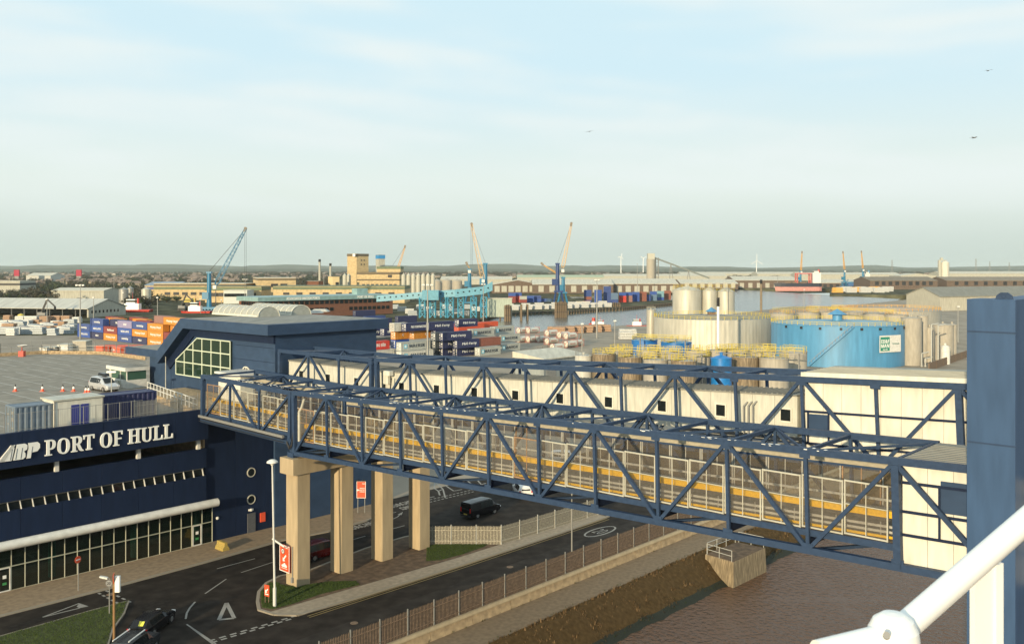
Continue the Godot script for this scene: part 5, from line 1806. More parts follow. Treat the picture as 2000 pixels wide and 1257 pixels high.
func make_yard_things() -> void:
	var i := 0
	for q in [[1021, 649, 1], [1021, 666, 0], [1040, 649, 1], [1040, 666, 0], [1077, 654, 1], [1077, 670, 0], [1101, 658, 1], [1114, 660, 1], [1088, 682, 0], [1114, 676, 0], [1126, 674, 0], [1060, 666, 0]]:
		var p := gp(q[0], q[1] + 2, q[2] * 2.62)
		tank_container(p, "white barrel tank container with red end frames %s by the dock edge" % ["on the ground", "stacked on another"][q[2]])
	for q in [[156, 558, 662, 3], [222, 535, 583, 2], [835, 558, 705, 3], [944, 556, 634, 2], [1166, 548, 660, 2], [1137, 634, 690, 1], [1201, 628, 688, 1], [478, 546, 602, 3], [421, 546, 606, 2], [91, 585, 640, 1], [182, 582, 640, 1], [307, 582, 640, 1], [632, 534, 576, 2], [813, 540, 570, 2], [1245, 515, 575, 1], [432, 586, 612, 1], [391, 585, 612, 1], [240, 572, 606, 1], [1872, 600, 668, 1], [1571, 566, 600, 1]]:
		var where: String = {835: "before the lettered container block", 156: "before the long row of containers", 1166: "on the yard between the tank containers and the dock", 944: "at the dock corner behind the red boxes", 478: "before the brick office", 421: "beside the bright blue mobile crane", 1137: "beside the rusty yard fence", 1201: "next to the smaller low blue tank", 222: "behind the long low warehouse", 632: "before the very long yellow hall", 813: "among the wide pale tanks", 1872: "beside the grey gabled shed", 1245: "before the brick quay shed", 1571: "beyond the sky blue tank by the water"}.get(q[0], "among the timber packs and boats of the left yard")
		light_mast(q[0], q[1], q[2], q[3], 0.0, "tall slim galvanised floodlight mast " + where)
	# fence with rusty posts along the edge of the container yard
	palisade("yard_fence", "rusty steel fence along the edge of the container yard by the tank containers", px_arr([[1000, 702], [1060, 688], [1132, 672], [1136, 660]], 0), 2.0, 4.5, 0.6, M.rust, M.rust)
	# wrapped timber on the left yard and along the quays
	for row in [[[5, 652, 6, "b"], [30, 652, 6, "b"], [56, 652, 6, "b"], [75, 652, 5, "b"], [92, 650, 5, "t"], [112, 649, 6, "t"], [136, 646, 6, "b"], [8, 637, 5, "w"], [28, 637, 5, "w"], [50, 637, 5, "w"], [70, 636, 5, "t"], [40, 628, 5, "w"], [62, 628, 7, "w"], [88, 628, 5, "t"], [110, 627, 5, "t"], [130, 627, 5, "t"], [150, 630, 4, "w"], [15, 626, 4, "t"]]]:
		for q in row:
			pack(q, "beyond the parking deck", "timber packs on the left yard")
	for k in 30:
		pack([962 + k * 7.6 + (k % 3) * 2, 605 - k * 0.25 + (k % 2) * 1.6 - (3 if k % 4 == 0 else 0), 7, "w"], "on the quay across the dock", "timber packs on the far quay")
	for k in 12:
		pack([1082 + k * 9.0, 651 - k * 0.5 + (k % 2) * 1.5, 6, "t"], "along the near edge of the dock", "tan packs along the dock edge")
	for k in 5:
		pack([1218 + (k % 3) * 8.0, 656 + (k / 3) * 6, 4, "w"], "beside the smaller low blue tank", "white packs beside the low blue tank")
	for k in 22:
		pack([4 + k * 6.6, 641 + (k % 4) * 4.5 - (k % 3) * 3, 4 + k % 3, ["b", "w", "t", "w", "b"][k % 5]], "in the crowded middle of the left yard", "crowded packs of the left yard")
	for k in 14:
		pack([770 + k * 12.0 + (k % 3) * 3, 603 + (k % 4) * 4.5, 6, "w" if k % 3 else "b"], "on the yard under the blue gangway", "timber packs under the gangway")
	for k in 12:
		pack([1636 + k * 9.0, 571.5 - (k % 3) * 1.2, 13, "w" if k % 4 else "o"], "on the far pier behind the ships", "packs on the far pier", 2.0)
	# yellow float and black drum among the packs
	for q in [[40, 626, 2.0, M.safety, "round yellow buoy lying among the timber packs"], [1154, 640, 1.2, M.red, "small red channel buoy moored by the yard"]]:
		var p := gp(q[0], q[1])
		var th := thing("buoy", q[4], "buoy", p)
		var b := MB.new()
		b.lathe(p, [[0.1, 0], [q[2] * 0.8, q[2] * 0.3], [q[2], q[2]], [q[2] * 0.75, q[2] * 1.7], [0.1, q[2] * 2]], 16)
		part("body", b, q[3], th)
		b = MB.new()
		b.cyl(p + UP * q[2] * 2, p + UP * (q[2] * 2 + 1.2), 0.15, -1, 8)
		part("lifting_eye", b, M.dark, th)

func pack(q: Array, where: String, group: String, tall := 1.0) -> void:
	var p := gp(q[0], q[1])
	var m: Material = {w = M.wrap_white, b = M.wrap_blue, t = M.wrap_tan, o = M.jib_orange}[q[3]]
	var word: String = {w = "white", b = "pale blue", t = "tan", o = "orange"}[q[3]]
	var th := thing("timber_pack", "stack of %s wrapped timber packs %s" % [word, where], "timber pack", p, group)
	var L: float = q[2]
	for lay in 3:
		for c in 2:
			var b := MB.new()
			var l := L * rng.randf_range(0.9, 1.0)
			var x := (c - 0.5) * 1.25 + rng.randf_range(-0.05, 0.05)
			var cc := p + UP * (0.12 + lay * 1.02 + 0.45) * tall + Vector3(rng.randf_range(-0.2, 0.2), 0, -x * 1.6)
			var sx := l / 2
			b.hexa([cc + Vector3(-sx, -0.45, 0.9), cc + Vector3(sx, -0.45, 0.9), cc + Vector3(sx, -0.45, -0.9), cc + Vector3(-sx, -0.45, -0.9), cc + Vector3(-sx + 0.1, 0.45, 0.8), cc + Vector3(sx - 0.1, 0.45, 0.8), cc + Vector3(sx - 0.1, 0.45, -0.8), cc + Vector3(-sx + 0.1, 0.45, -0.8)])
			for vi in b.v.size():
				b.v[vi].y = cc.y + (b.v[vi].y - cc.y) * tall
			part("bundle", b, m, th)

# ---------------------------------------------------------------- the port beyond
func block(called: String, label: String, category: String, px0: float, px1: float, top: float, zz: float, depth: float, m: Material, opt := {}) -> Node3D:
	# a building whose front faces the camera at depth zz; its height comes from the row of its top
	var x0 := (px0 - CX) * zz / F
	var x1 := (px1 - CX) * zz / F
	var h := EYE - (top - CY) * zz / F
	var c := Vector3((x0 + x1) / 2, 0, -zz)
	var th := thing(called, label, category, c, opt.get("group", ""))
	var turn: float = opt.get("turn", 0.0)
	var X := Vector3(cos(turn), 0, -sin(turn))
	var Z := X.cross(UP)
	var w := (x1 - x0)
	if turn != 0.0:
		w = (x1 - x0 - depth * absf(sin(turn))) / cos(turn)
	var rise: float = opt.get("rise", 0.0)
	var eave := h - rise
	var mid := c - Z * depth / 2 * (1.0 if turn == 0.0 else 1.0)
	var b := MB.new()
	if rise > 0.0 and opt.get("ridge_along", true):
		b.extrude([[0, 0], [depth, 0], [depth, eave], [depth / 2, h - 0.05], [0, eave]], mid - X * w / 2 + Z * depth / 2, -Z, UP, X * w)
	elif rise > 0.0:
		b.extrude([[-w / 2, 0], [w / 2, 0], [w / 2, eave], [0, h - 0.05], [-w / 2, eave]], mid + Z * depth / 2, X, UP, -Z * depth)
	else:
		b.box(mid + UP * h / 2, Vector3(w, h, depth), X)
	part("wall", b, m, th)
	b = MB.new()
	var rm: Material = opt.get("roof", M.roof_grey)
	var t := 0.35
	if rise > 0.0 and opt.get("ridge_along", true):
		var a := mid - X * (w / 2 + 0.4)
		b.extrude([[-0.6, eave - 0.1], [depth / 2, h], [depth + 0.6, eave - 0.1], [depth + 0.6, eave + t], [depth / 2, h + t], [-0.6, eave + t]], a + Z * depth / 2, -Z, UP, X * (w + 0.8))
	elif rise > 0.0:
		b.extrude([[-w / 2 - 0.6, eave - 0.1], [0, h], [w / 2 + 0.6, eave - 0.1], [w / 2 + 0.6, eave + t], [0, h + t], [-w / 2 - 0.6, eave + t]], mid + Z * (depth / 2 + 0.4), X, UP, -Z * (depth + 0.8))
	else:
		b.box(mid + UP * (h + t / 2), Vector3(w + 0.6, t, depth + 0.6), X)
	part("roof", b, rm, th)
	for bd in opt.get("bands", []):      # [row of top, row of bottom, material]
		var y1: float = EYE - (bd[0] - CY) * zz / F
		var y0: float = EYE - (bd[1] - CY) * zz / F
		b = MB.new()
		b.box(mid + UP * (y0 + y1) / 2, Vector3(w + 0.5, y1 - y0, depth + 0.5), X)
		part("band", b, bd[2], th)
	for ws in opt.get("windows", []):    # [row, count, width, height, material, from 0..1, to 0..1]
		var y: float = EYE - (ws[0] - CY) * zz / F
		for i in ws[1]:
			var f: float = lerpf(ws[5], ws[6], (i + 0.5) / ws[1])
			b = MB.new()
			b.box(mid - X * w / 2 + X * w * f + Z * (depth / 2 + 0.28) + UP * y, Vector3(ws[2], ws[3], 0.2), X)
			part("door" if ws[3] > 3.5 else "window", b, ws[4], th)
	return th

func lattice(b: MB, a: Vector3, e: Vector3, w0: float, w1: float, t: float, k: int) -> void:
	var d := (e - a).normalized()
	var x := d.cross(Vector3(0, 0, 1)).normalized()
	var z := Vector3(0, 0, 1)
	var prev := []
	for i in k + 1:
		var f := float(i) / k
		var w := lerpf(w0, w1, f) * (0.5 if true else 1.0)
		if i == 0: w *= 0.35
		var c := a.lerp(e, f)
		var q := [c + x * w + z * w, c - x * w + z * w, c - x * w - z * w, c + x * w - z * w]
		if prev:
			for j in 4:
				b.beam(prev[j], q[j], t, t)
				b.beam(prev[j] if i % 2 else prev[(j + 1) % 4], q[(j + 1) % 4] if i % 2 else q[j], t * 0.6, t * 0.6)
		prev = q

func crane(label: String, base: Array, tower_top: Array, foot: Array, tip: Array, body: Material, jib: Material, gantry := 9.0, drop := 0.0) -> void:
	var p := gp(base[0], base[1])
	var zz := -p.z
	var tt := at(tower_top[0], tower_top[1], zz)
	var ft := at(foot[0], foot[1], zz)
	var tp := at(tip[0], tip[1], zz)
	var th := thing("dock_crane", label, "crane", p)
	var b := MB.new()
	if gantry > 0.0:
		for x in [-4.0, 4.0]:
			for z in [-4.0, 4.0]:
				b = MB.new()
				b.beam(p + Vector3(x, 0, z), p + Vector3(x * 0.5, gantry, z * 0.5), 0.8, 0.8)
				part("leg", b, body, th)
		b = MB.new()
		b.box(p + UP * gantry, Vector3(7, 1.2, 7))
		b.box(p + UP * 0.6 + Vector3(0, 0, 4), Vector3(9.5, 1.0, 0.9))
		b.box(p + UP * 0.6 - Vector3(0, 0, 4), Vector3(9.5, 1.0, 0.9))
		part("portal", b, body, th)
	else:
		b = MB.new()
		b.box(p + UP * 1.6, Vector3(11, 2.2, 6))
		for i in 5:
			for z in [-2.6, 2.6]:
				b.cyl(p + Vector3(-4.4 + i * 2.2, 0.7, z - 0.4), p + Vector3(-4.4 + i * 2.2, 0.7, z + 0.4), 0.7, -1, 10)
		part("chassis", b, body, th)
	var y0 := maxf(gantry, 2.0)
	b = MB.new()
	b.cyl(Vector3(tt.x, y0, -zz), tt, 1.7, 1.3, 12)
	var tw := part("tower", b, body, th)
	b = MB.new()
	b.box(tt + UP * 0.4, Vector3(3.4, 1.2, 2.6))
	part("tower_head", b, body, tw)
	b = MB.new()
	var hy := lerpf(y0, tt.y, 0.35)
	b.box(Vector3(tt.x - 2.0, hy, -zz), Vector3(4.4, 4.6, 4.2))
	part("machinery_house", b, body, th)
	b = MB.new()
	b.box(Vector3(ft.x, lerpf(hy, ft.y, 0.8), -zz + 2.2), Vector3(2.2, 2.4, 2.0))
	part("cab", b, M.white, th)
	b = MB.new()
	var L := ft.distance_to(tp)
	lattice(b, ft, tp, L * 0.075, L * 0.03, 0.3, 16)
	var jb := part("jib", b, jib, th)
	b = MB.new()
	b.cyl(tp + Vector3(0, 0.4, -0.5), tp + Vector3(0, 0.4, 0.5), 1.0, -1, 12)
	b.box(tp - (tp - ft).normalized() * 1.0, Vector3(1.6, 1.6, 1.6))
	part("jib_head", b, mat(Color(0.2, 0.17, 0.13), 0.7), jb)
	b = MB.new()
	for z in [-0.5, 0.5]:
		b.beam(tt + Vector3(0, 1, z), tp + Vector3(0, 0, z), 0.12, 0.12)
		if drop > 0.0:
			b.beam(tp + Vector3(z, 0, 0), tp + Vector3(z, -drop, 0), 0.12, 0.12)
	part("cable", b, M.dark, jb)

func ship(label: String, px0: float, px1: float, base: float, deck: float, hull: Material, boot: Material, hh: float, opt := {}) -> void:
	var a := gp(px0, base, -1.5)
	var e := gp(px1, base, -1.5)
	var L := e.x - a.x
	var th := thing("cargo_ship", label, "ship", (a + e) / 2)
	var W := L * 0.16
	var zz := a.z
	var lay := func(y: float, rake: float) -> Array:
		return [Vector3(a.x - rake, y, zz), Vector3(a.x + L * 0.10, y, zz + W * 0.42), Vector3(a.x + L * 0.22, y, zz + W / 2), Vector3(e.x - L * 0.06, y, zz + W / 2), Vector3(e.x, y, zz + W * 0.3), Vector3(e.x, y, zz - W * 0.3), Vector3(e.x - L * 0.06, y, zz - W / 2), Vector3(a.x + L * 0.22, y, zz - W / 2), Vector3(a.x + L * 0.10, y, zz - W * 0.42)]
	var rings := [lay.call(-2.2, 0.0), lay.call(-1.5 + hh * 0.5, L * 0.015), lay.call(-1.5 + hh, L * 0.04)]
	for k in 2:
		var b := MB.new()
		var c := (a + e) / 2 + UP * hh / 2
		for i in 9:
			var j := (i + 1) % 9
			b.out(rings[k][i], rings[k][j], rings[k + 1][j], rings[k + 1][i], c)
		if k == 1:
			for i in range(1, 8):
				b.tri(rings[2][0], rings[2][i], rings[2][i + 1], UP)
		part("hull" if k else "boot_topping", b, hull if k else boot, th)
	var b := MB.new()
	b.box(Vector3(a.x + L * 0.89, hh - 1.5 + 7.0, zz), Vector3(L * 0.17, 14.0, W * 0.85))
	var sup := part("superstructure", b, M.white, th)
	b = MB.new()
	b.box(Vector3(a.x + L * 0.88, hh + 13.5, zz), Vector3(L * 0.1, 2.6, W * 0.95))
	part("bridge_house", b, M.white, sup)
	b = MB.new()
	b.box(Vector3(a.x + L * 0.828, hh + 13.8, zz), Vector3(0.2, 1.0, W * 0.8))
	part("bridge_window", b, M.dark_glass, sup)
	b = MB.new()
	b.cyl(Vector3(a.x + L * 0.95, hh + 10, zz), Vector3(a.x + L * 0.95, hh + 17.0, zz), 1.6, 1.2, 10)
	part("funnel", b, opt.get("funnel", M.red), sup)
	b = MB.new()
	b.cyl(Vector3(a.x + L * 0.05, hh - 1.5, zz), Vector3(a.x + L * 0.05, hh + 8.0, zz), 0.3, 0.15, 6)
	b.cyl(Vector3(a.x + L * 0.86, hh + 8, zz), Vector3(a.x + L * 0.86, hh + 22, zz), 0.3, 0.15, 6)
	part("mast", b, M.grey, th)
	for i in 3:
		b = MB.new()
		b.box(Vector3(a.x + L * (0.26 + i * 0.17), hh - 0.7, zz), Vector3(L * 0.14, 1.6, W * 0.7))
		part("hatch_cover", b, opt.get("hatch", M.rust), th)
	if opt.get("gantry", false):
		b = MB.new()
		for x in [0.46, 0.76]:
			for z in [-0.42, 0.42]:
				b.beam(Vector3(a.x + L * x, hh - 1.5, zz + W * z), Vector3(a.x + L * x, hh + 11.5, zz + W * z), 1.3, 1.3)
		for z in [-0.42, 0.42]:
			b.beam(Vector3(a.x + L * 0.45, hh + 11.5, zz + W * z), Vector3(a.x + L * 0.77, hh + 11.5, zz + W * z), 1.2, 1.4)
		part("gantry_frame", b, mat(Color(0.45, 0.10, 0.08), 0.6), th)

func dolphin(px: float, top: float, base: float, piles: int, wide: float, label: String) -> void:
	var p := gp(px, base, -2.0)
	var th := thing("timber_dolphin", label, "mooring dolphin", p, "timber dolphins in the dock")
	var h := h_at(top, p)
	for i in piles:
		var b := MB.new()
		var x := (i / maxf(piles - 1.0, 1.0) - 0.5) * wide
		var z := (i % 2) * 1.2
		b.cyl(p + Vector3(x, -3, z), Vector3(p.x + x * 0.93, h - rng.randf() * 0.8, p.z + z), 0.5, 0.45, 8)
		part("pile", b, M.timber, th)
	if piles > 2:
		for f in [0.35, 0.8]:
			var b := MB.new()
			b.beam(p + Vector3(-wide / 2, lerpf(0, h + 2, f), 0.6), p + Vector3(wide / 2, lerpf(0, h + 2, f), 0.6), 2.0, 0.5)
			part("waling", b, M.dark, th)

func leaf_ball(seed: int, n: int, flat_k: float) -> ArrayMesh:
	var r := RandomNumberGenerator.new()
	r.seed = seed
	var b := MB.new()
	var lobes := []
	for i in 9:
		lobes.append([Vector3(r.randf_range(-0.6, 0.6), r.randf_range(0.3, 1.35) * flat_k, r.randf_range(-0.6, 0.6)), r.randf_range(0.28, 0.5)])
	for i in n:
		var lb: Array = lobes[i % 9]
		var d := Vector3(r.randfn(), r.randfn(), r.randfn()).normalized()
		var c: Vector3 = lb[0] + d * lb[1] * r.randf_range(0.6, 1.05)
		var t := d.cross(Vector3(r.randf() - 0.5, r.randf() - 0.5, r.randf() - 0.5)).normalized()
		var s := d.cross(t)
		var k := r.randf_range(0.06, 0.14)
		b.tri(c + t * k * 1.4, c - t * k + s * k, c - t * k - s * k, (d + UP * 0.5).normalized())
	b.cyl(Vector3(0, 0, 0), Vector3(0, 0.8 * flat_k, 0), 0.06, 0.03, 5, false)
	for i in 3:
		b.cyl(Vector3(0, 0.45 * flat_k, 0), lobes[i][0], 0.03, 0.01, 4, false)
	return b.mesh()

func scatter(called: String, label: String, category: String, mesh: Mesh, m: Material, list: Array, tint := Vector2(0.75, 1.25)) -> void:
	var mm := MultiMesh.new()
	mm.transform_format = MultiMesh.TRANSFORM_3D
	mm.mesh = mesh
	mm.instance_count = list.size()
	for i in list.size():
		mm.set_instance_transform(i, list[i])
	var o := MultiMeshInstance3D.new()
	o.name = numbered(called)
	o.multimesh = mm
	o.material_override = m
	add_child(o)
	stuff(o)
	tag(o, label, category)

func tree(px: float, base: float, h: float, wide: float, m: Material, label: String, mesh_id: int) -> void:
	var p := gp(px, base)
	var th := thing("tree", label, "tree", p, "trees beyond the yard")
	var key := "crown%d" % mesh_id
	if not cache.has(key):
		var r := RandomNumberGenerator.new()
		r.seed = 200 + mesh_id
		var b := MB.new()
		for i in 700:
			var d := Vector3(r.randfn(), r.randfn(), r.randfn()).normalized()
			var lump := 0.72 + 0.28 * sin(d.x * 5.0 + mesh_id) * sin(d.y * 6.0) * sin(d.z * 5.0 + 1.0)
			var c := Vector3(d.x * 0.5, 0.62 + d.y * 0.4, d.z * 0.5) * lump * r.randf_range(0.75, 1.05)
			c.y += 0.1
			var t := d.cross(Vector3(r.randf() - 0.5, r.randf() - 0.5, r.randf() - 0.5)).normalized()
			var s := d.cross(t)
			var k := r.randf_range(0.025, 0.05)
			b.tri(c + t * k * 1.4, c - t * k + s * k, c - t * k - s * k, (d + UP * 0.4).normalized())
		var tr := MB.new()
		tr.cyl(Vector3.ZERO, Vector3(0, 0.5, 0), 0.045, 0.025, 7)
		for i in 5:
			var a := TAU * i / 5
			tr.cyl(Vector3(0, 0.3 + 0.04 * i, 0), Vector3(cos(a) * 0.28, 0.62 + 0.05 * i, sin(a) * 0.28), 0.02, 0.008, 5)
		cache[key] = [b.mesh(), tr.mesh()]
	var bas := Basis(UP, px).scaled(Vector3(wide, h, wide))
	put("trunk", cache[key][1], M.bark, th, Transform3D(bas, Vector3.ZERO))
	put("crown", cache[key][0], m, th, Transform3D(bas, Vector3.ZERO))

func make_far() -> void:
	var b: MB
	# --- left: sheds, stadium, tanks
	var sh := thing("warehouse", "long low warehouse with pale sloping roof and open dark front beyond the yard", "warehouse", gp(120, 619))
	var c0 := gp(172, 620)
	var c1 := gp(245, 614.5)
	var d := (c1 - c0).normalized()
	var wd := c0.distance_to(c1)
	var lf := Vector3(d.z, 0, -d.x)
	b = MB.new()
	b.extrude([[0, 0], [wd, 0], [wd, 5.2], [wd / 2, 10.0], [0, 5.2]], c0, d, UP, lf * 1.0)
	part("gable_wall", b, M.wall_grey, sh)
	b = MB.new()
	b.extrude([[wd - 1, 0], [wd, 0], [wd, 5.2], [wd - 1, 5.2]], c0 + lf, d, UP, lf * 120)
	part("back_wall", b, M.wall_grey, sh)
	b = MB.new()
	b.extrude([[-1.5, 4.9], [wd / 2, 10.1], [wd + 1, 5.2], [wd + 1, 5.5], [wd / 2, 10.5], [-1.5, 5.3]], c0 - lf * 0.5, d, UP, lf * 125)
	part("roof", b, mat(Color(0.52, 0.52, 0.47), 0.8, "streak", 0.02), sh)
	for i in 14:
		b = MB.new()
		b.beam(c0 + lf * i * 9.0 + d * 0.2, c0 + lf * i * 9.0 + d * 0.2 + UP * 5, 0.4, 0.4)
		part("post", b, M.grey, sh)
	for i in 8:
		b = MB.new()
		b.box(c0 + d * (3 + i * 3.3) - lf * 0.05 + UP * 3.2, Vector3(1.1, 1.6, 0.2), d)
		part("window", b, M.dark_glass, sh)
	block("industrial_unit", "flat grey industrial unit behind the long low warehouse", "building", 100, 202, 563, 720, 30, M.wall_grey, {rise = 2.0, roof = M.roof_pale})
	block("stadium_stand", "white stadium stand with a flat tilted roof among the trees", "stand", 50, 98, 533, 1900, 60, M.pale, {roof = M.roof_pale, rise = 6.0})
	for q in [[32, 527, 539], [153.5, 527, 539]]:
		var p := at(q[0], q[2], 1850)
		var th := thing("floodlight_board", "bright crimson board standing up over the trees by the stadium", "board", Vector3(p.x, 0, p.z), "crimson boards by the stadium")
		b = MB.new()
		b.box(Vector3(p.x, 19, p.z), Vector3(10.5, 12.5, 3.0))
		part("board", b, mat(Color(0.34, 0.01, 0.04), 0.7), th)
		b = MB.new()
		b.box(Vector3(p.x, 6.4, p.z), Vector3(8, 12.8, 2))
		part("base", b, M.grey, th)
	for q in [[241, 9, 565, M.galv, "left of two galvanised silos behind the tug"], [254, 6, 563, M.galv, "slimmer galvanised silo behind the tug"], [285, 9, 565, M.steel, "galvanised silo standing apart among the bushes"]]:
		tank(q[0], q[1], q[2], 13, q[3], q[4], {called = "silo", category = "silo", rail = false, courses = 6, rise = 1.5})
	block("industrial_unit", "long low white building left among the trees", "building", -20, 38, 549, 900, 30, M.wall_grey, {roof = M.roof_pale, bands = [[553, 557, M.dark]]})
	# --- yellow factory
	block("factory_hall", "yellow factory hall with a blue-grey roof at the trees' edge", "building", 282, 345, 551, 860, 40, M.yb, {rise = 3.0, roof = mat(Color(0.25, 0.31, 0.38), 0.7, "streak", 0.03), bands = [[560, 565, mat(Color(0.04, 0.07, 0.2), 0.6)]]})
	block("factory_hall", "long yellow factory hall with a pale roof and a dull green band", "building", 300, 480, 554, 830, 40, M.yb, {roof = M.roof_pale, bands = [[555, 558, M.yb_dark], [560, 565, M.green_roof]], windows = [[573, 9, 5, 2.5, M.dark, 0.1, 0.95]]})
	block("factory_hall", "yellow factory hall under a dull green roof left of the brick office", "building", 400, 510, 560, 770, 30, M.yb, {roof = M.green_roof, bands = [[561, 567, M.green_roof]], windows = [[575, 7, 6, 3, M.dark, 0.1, 0.9]]})
	block("white_unit", "pale grey office unit before the yellow halls", "building", 436, 482, 567, 745, 20, mat(Color(0.5, 0.53, 0.5), 0.7), {roof = M.roof_pale, windows = [[576, 5, 4, 2.5, M.dark_glass, 0.05, 0.95]]})
	block("factory_hall", "large plain yellow hall with a dark roof edge behind the brick office", "building", 485, 597, 543, 830, 60, M.yb, {turn = 0.35, roof = M.roof_pale, bands = [[544, 547, M.yb_dark]], windows = [[557, 2, 6, 3, M.dark, 0.3, 0.8]]})
	block("factory_hall", "very long low yellow hall with green roof band behind the brick office", "building", 533, 790, 559, 760, 40, M.yb, {roof = M.green_roof, bands = [[560, 565, M.green_roof]], windows = [[573, 9, 5, 2, M.dark, 0.05, 0.95]]})
	var tw := block("factory_tower", "tall square yellow factory tower with dark brown top band and a white sign", "tower", 687, 729, 496, 930, 16, M.yb, {turn = 0.8, roof = M.yb_dark, bands = [[496.5, 500, M.yb_dark]], windows = [[508, 2, 1, 1.4, M.dark, 0.25, 0.75], [516, 2, 1, 1.4, M.dark, 0.25, 0.75]]})
	b = MB.new()
	var sp := at(691, 498, 923)
	b.box(sp, Vector3(4.2, 2.6, 0.4), Vector3(0.7, 0, 0.7))
	part("sign_board", b, M.letter_white, tw)
	block("factory_block", "stepped yellow factory block with dark bands beside the yellow tower", "building", 697, 780, 532, 890, 40, M.yb, {roof = M.yb_dark, bands = [[532.5, 535.5, M.yb_dark], [545, 547.5, M.yb_dark]], windows = [[555.5, 8, 2.8, 1.2, M.dark, 0.1, 0.95], [539, 1, 4, 2.5, M.dark, 0.7, 0.85]]})
	block("factory_block", "small yellow upper block with a green roof beside the yellow tower", "building", 736, 782, 521, 910, 25, M.yb, {roof = M.green_roof, bands = [[521, 525, M.green_roof]]})
	block("factory_tower", "slim grey tower with a bright blue cap behind the yellow block", "tower", 736, 755, 498, 990, 9, M.wall_grey, {turn = 0.5, roof = M.crane_blue, bands = [[498.5, 505, mat(Color(0.03, 0.22, 0.5), 0.5)]]})
	block("factory_block", "cream box building beside the two thin chimneys", "building", 643, 669, 540, 860, 14, mat(Color(0.66, 0.52, 0.28), 0.8), {turn = 0.5, windows = [[554, 1, 3, 3, M.dark, 0.5, 0.8]]})
	block("factory_block", "low dark red shed between hall and chimneys", "building", 597, 622, 549, 850, 20, M.brick, {roof = M.roof_grey})
	for q in [[624, 506, 0.0, "taller of two thin grey factory chimneys with a black tip"], [645, 514, 0.0, "shorter of two thin grey factory chimneys with a black tip"]]:
		var p := Vector3((q[0] - CX) * 870 / F, 0, -870)
		var top := h_at(q[1], p)
		var th := thing("chimney", q[3], "chimney", p)
		b = MB.new()
		b.cyl(p, Vector3(p.x, top - 2.5, p.z), 1.3, 0.95, 10)
		part("stack", b, M.wall_grey, th)
		b = MB.new()
		b.cyl(Vector3(p.x, top - 2.5, p.z), Vector3(p.x, top, p.z), 1.15, -1, 10)
		part("tip", b, M.black, th)
	for q in [[673, 4, 538], [681, 4, 538]]:
		tank(q[0], q[1], q[2], 21.5, M.cream_grey, "pale factory silo between the cream box and the yellow tower", {called = "silo", category = "silo", rail = false, courses = 4, rise = 2, group = "factory silos"})
	for i in 7:
		tank(788 + i * 9.6, 4.2, 538, 22.0, M.cream_grey, "pale domed silo in the row right of the yellow factory", {called = "silo", category = "silo", rail = false, rise = 2.2, group = "domed silos by the yellow factory"})
	for i in 6:
		tank(793 + i * 20.0, 9.5, 547.5 + (i % 2), 16.0, M.tank_grey, "wide pale tank below the domed silos", {rail = false, rise = 2.0, courses = 3, group = "wide pale tanks below the domed silos"})
	for i in 4:
		tank(858 + i * 12.0, 6, 552, 12.0, M.tank_grey, "small grey tank beside the cream gangway sheds", {rail = false, rise = 2.0, group = "small grey tanks before the sheds"})
	# --- brick office
	var of := thing("brick_office", "long brick port office with a pale teal roof band and white lettering", "building", Vector3(-110, 0, -556))
	var A := Vector3(-144, 0, -524)
	var B := Vector3(-76, 0, -587)
	var C := Vector3(-161, 0, -543)
	var fx := (B - A).normalized()
	var fz := (C - A).normalized()
	var L := A.distance_to(B)
	var Wd := A.distance_to(C)
	b = MB.new()
	b.hexa([A, B, B + fz * Wd, C, A + UP * 9.6, B + UP * 9.6, B + fz * Wd + UP * 9.6, C + UP * 9.6])
	part("wall", b, M.brick, of)
	b = MB.new()
	var ov := -fz * 1.2 - fx * 1.2
	b.hexa([A + ov + UP * 9.9, B - fz * 1.2 + fx * 1 + UP * 9.9, B + fz * (Wd + 1) + fx + UP * 9.9, C - fx * 1.2 + fz + UP * 9.9, A + ov + UP * 12.3, B - fz * 1.2 + fx * 1 + UP * 12.3, B + fz * (Wd + 1) + fx + UP * 12.3, C - fx * 1.2 + fz + UP * 12.3])
	var rf := part("roof_band", b, M.teal, of)
	b = MB.new()
	var rr := B.lerp(A, 0.18) + fz * Wd * 0.5 + UP * 14
	b.box(rr, Vector3(8, 3.8, 6), fx)
	part("plant_room", b, M.teal, rf)
	for y in [8.4, 4.2]:
		for i in 26:
			if y < 5 and (i < 4 or (i > 13 and i < 17)): continue
			b = MB.new()
			b.box(A + fx * (2.0 + i * (L - 4) / 26.0 + 1.4) - fz * 0.1 + UP * y, Vector3(2.3, 2.0, 0.3), fx)
			part("window", b, M.dark_glass, of)
	for i in 7:
		b = MB.new()
		b.box(A + fz * (1.5 + i * 3.2) - fx * 0.1 + UP * 8.5, Vector3(0.3, 2.0, 2.4), fx)
		part("window", b, M.dark_glass, of)
	var tp := A - fz * 1.25
	letters("ASSOCIATED BRITISH PORTS", tp + fx * L * 0.30 + UP * 11.1, fx, UP, 1.5, 0.1, M.letter_white, of, 22)
	letters("PORT OF HULL", tp + fx * L * 0.77 + UP * 11.1, fx, UP, 1.5, 0.1, M.letter_white, of, 12)
	# --- cyan passenger gangway on trestles
	var gw := thing("elevated_gangway", "light blue enclosed gangway on lattice trestles crossing the yard to the dock", "gangway", gp(850, 612))
	var run := [[736, 583, 545], [835, 575, 540], [889, 573, 535], [945, 566, 535], [962, 560, 535]]
	var hg := [3.6, 3.6, 4.6, 4.2, 6.5]
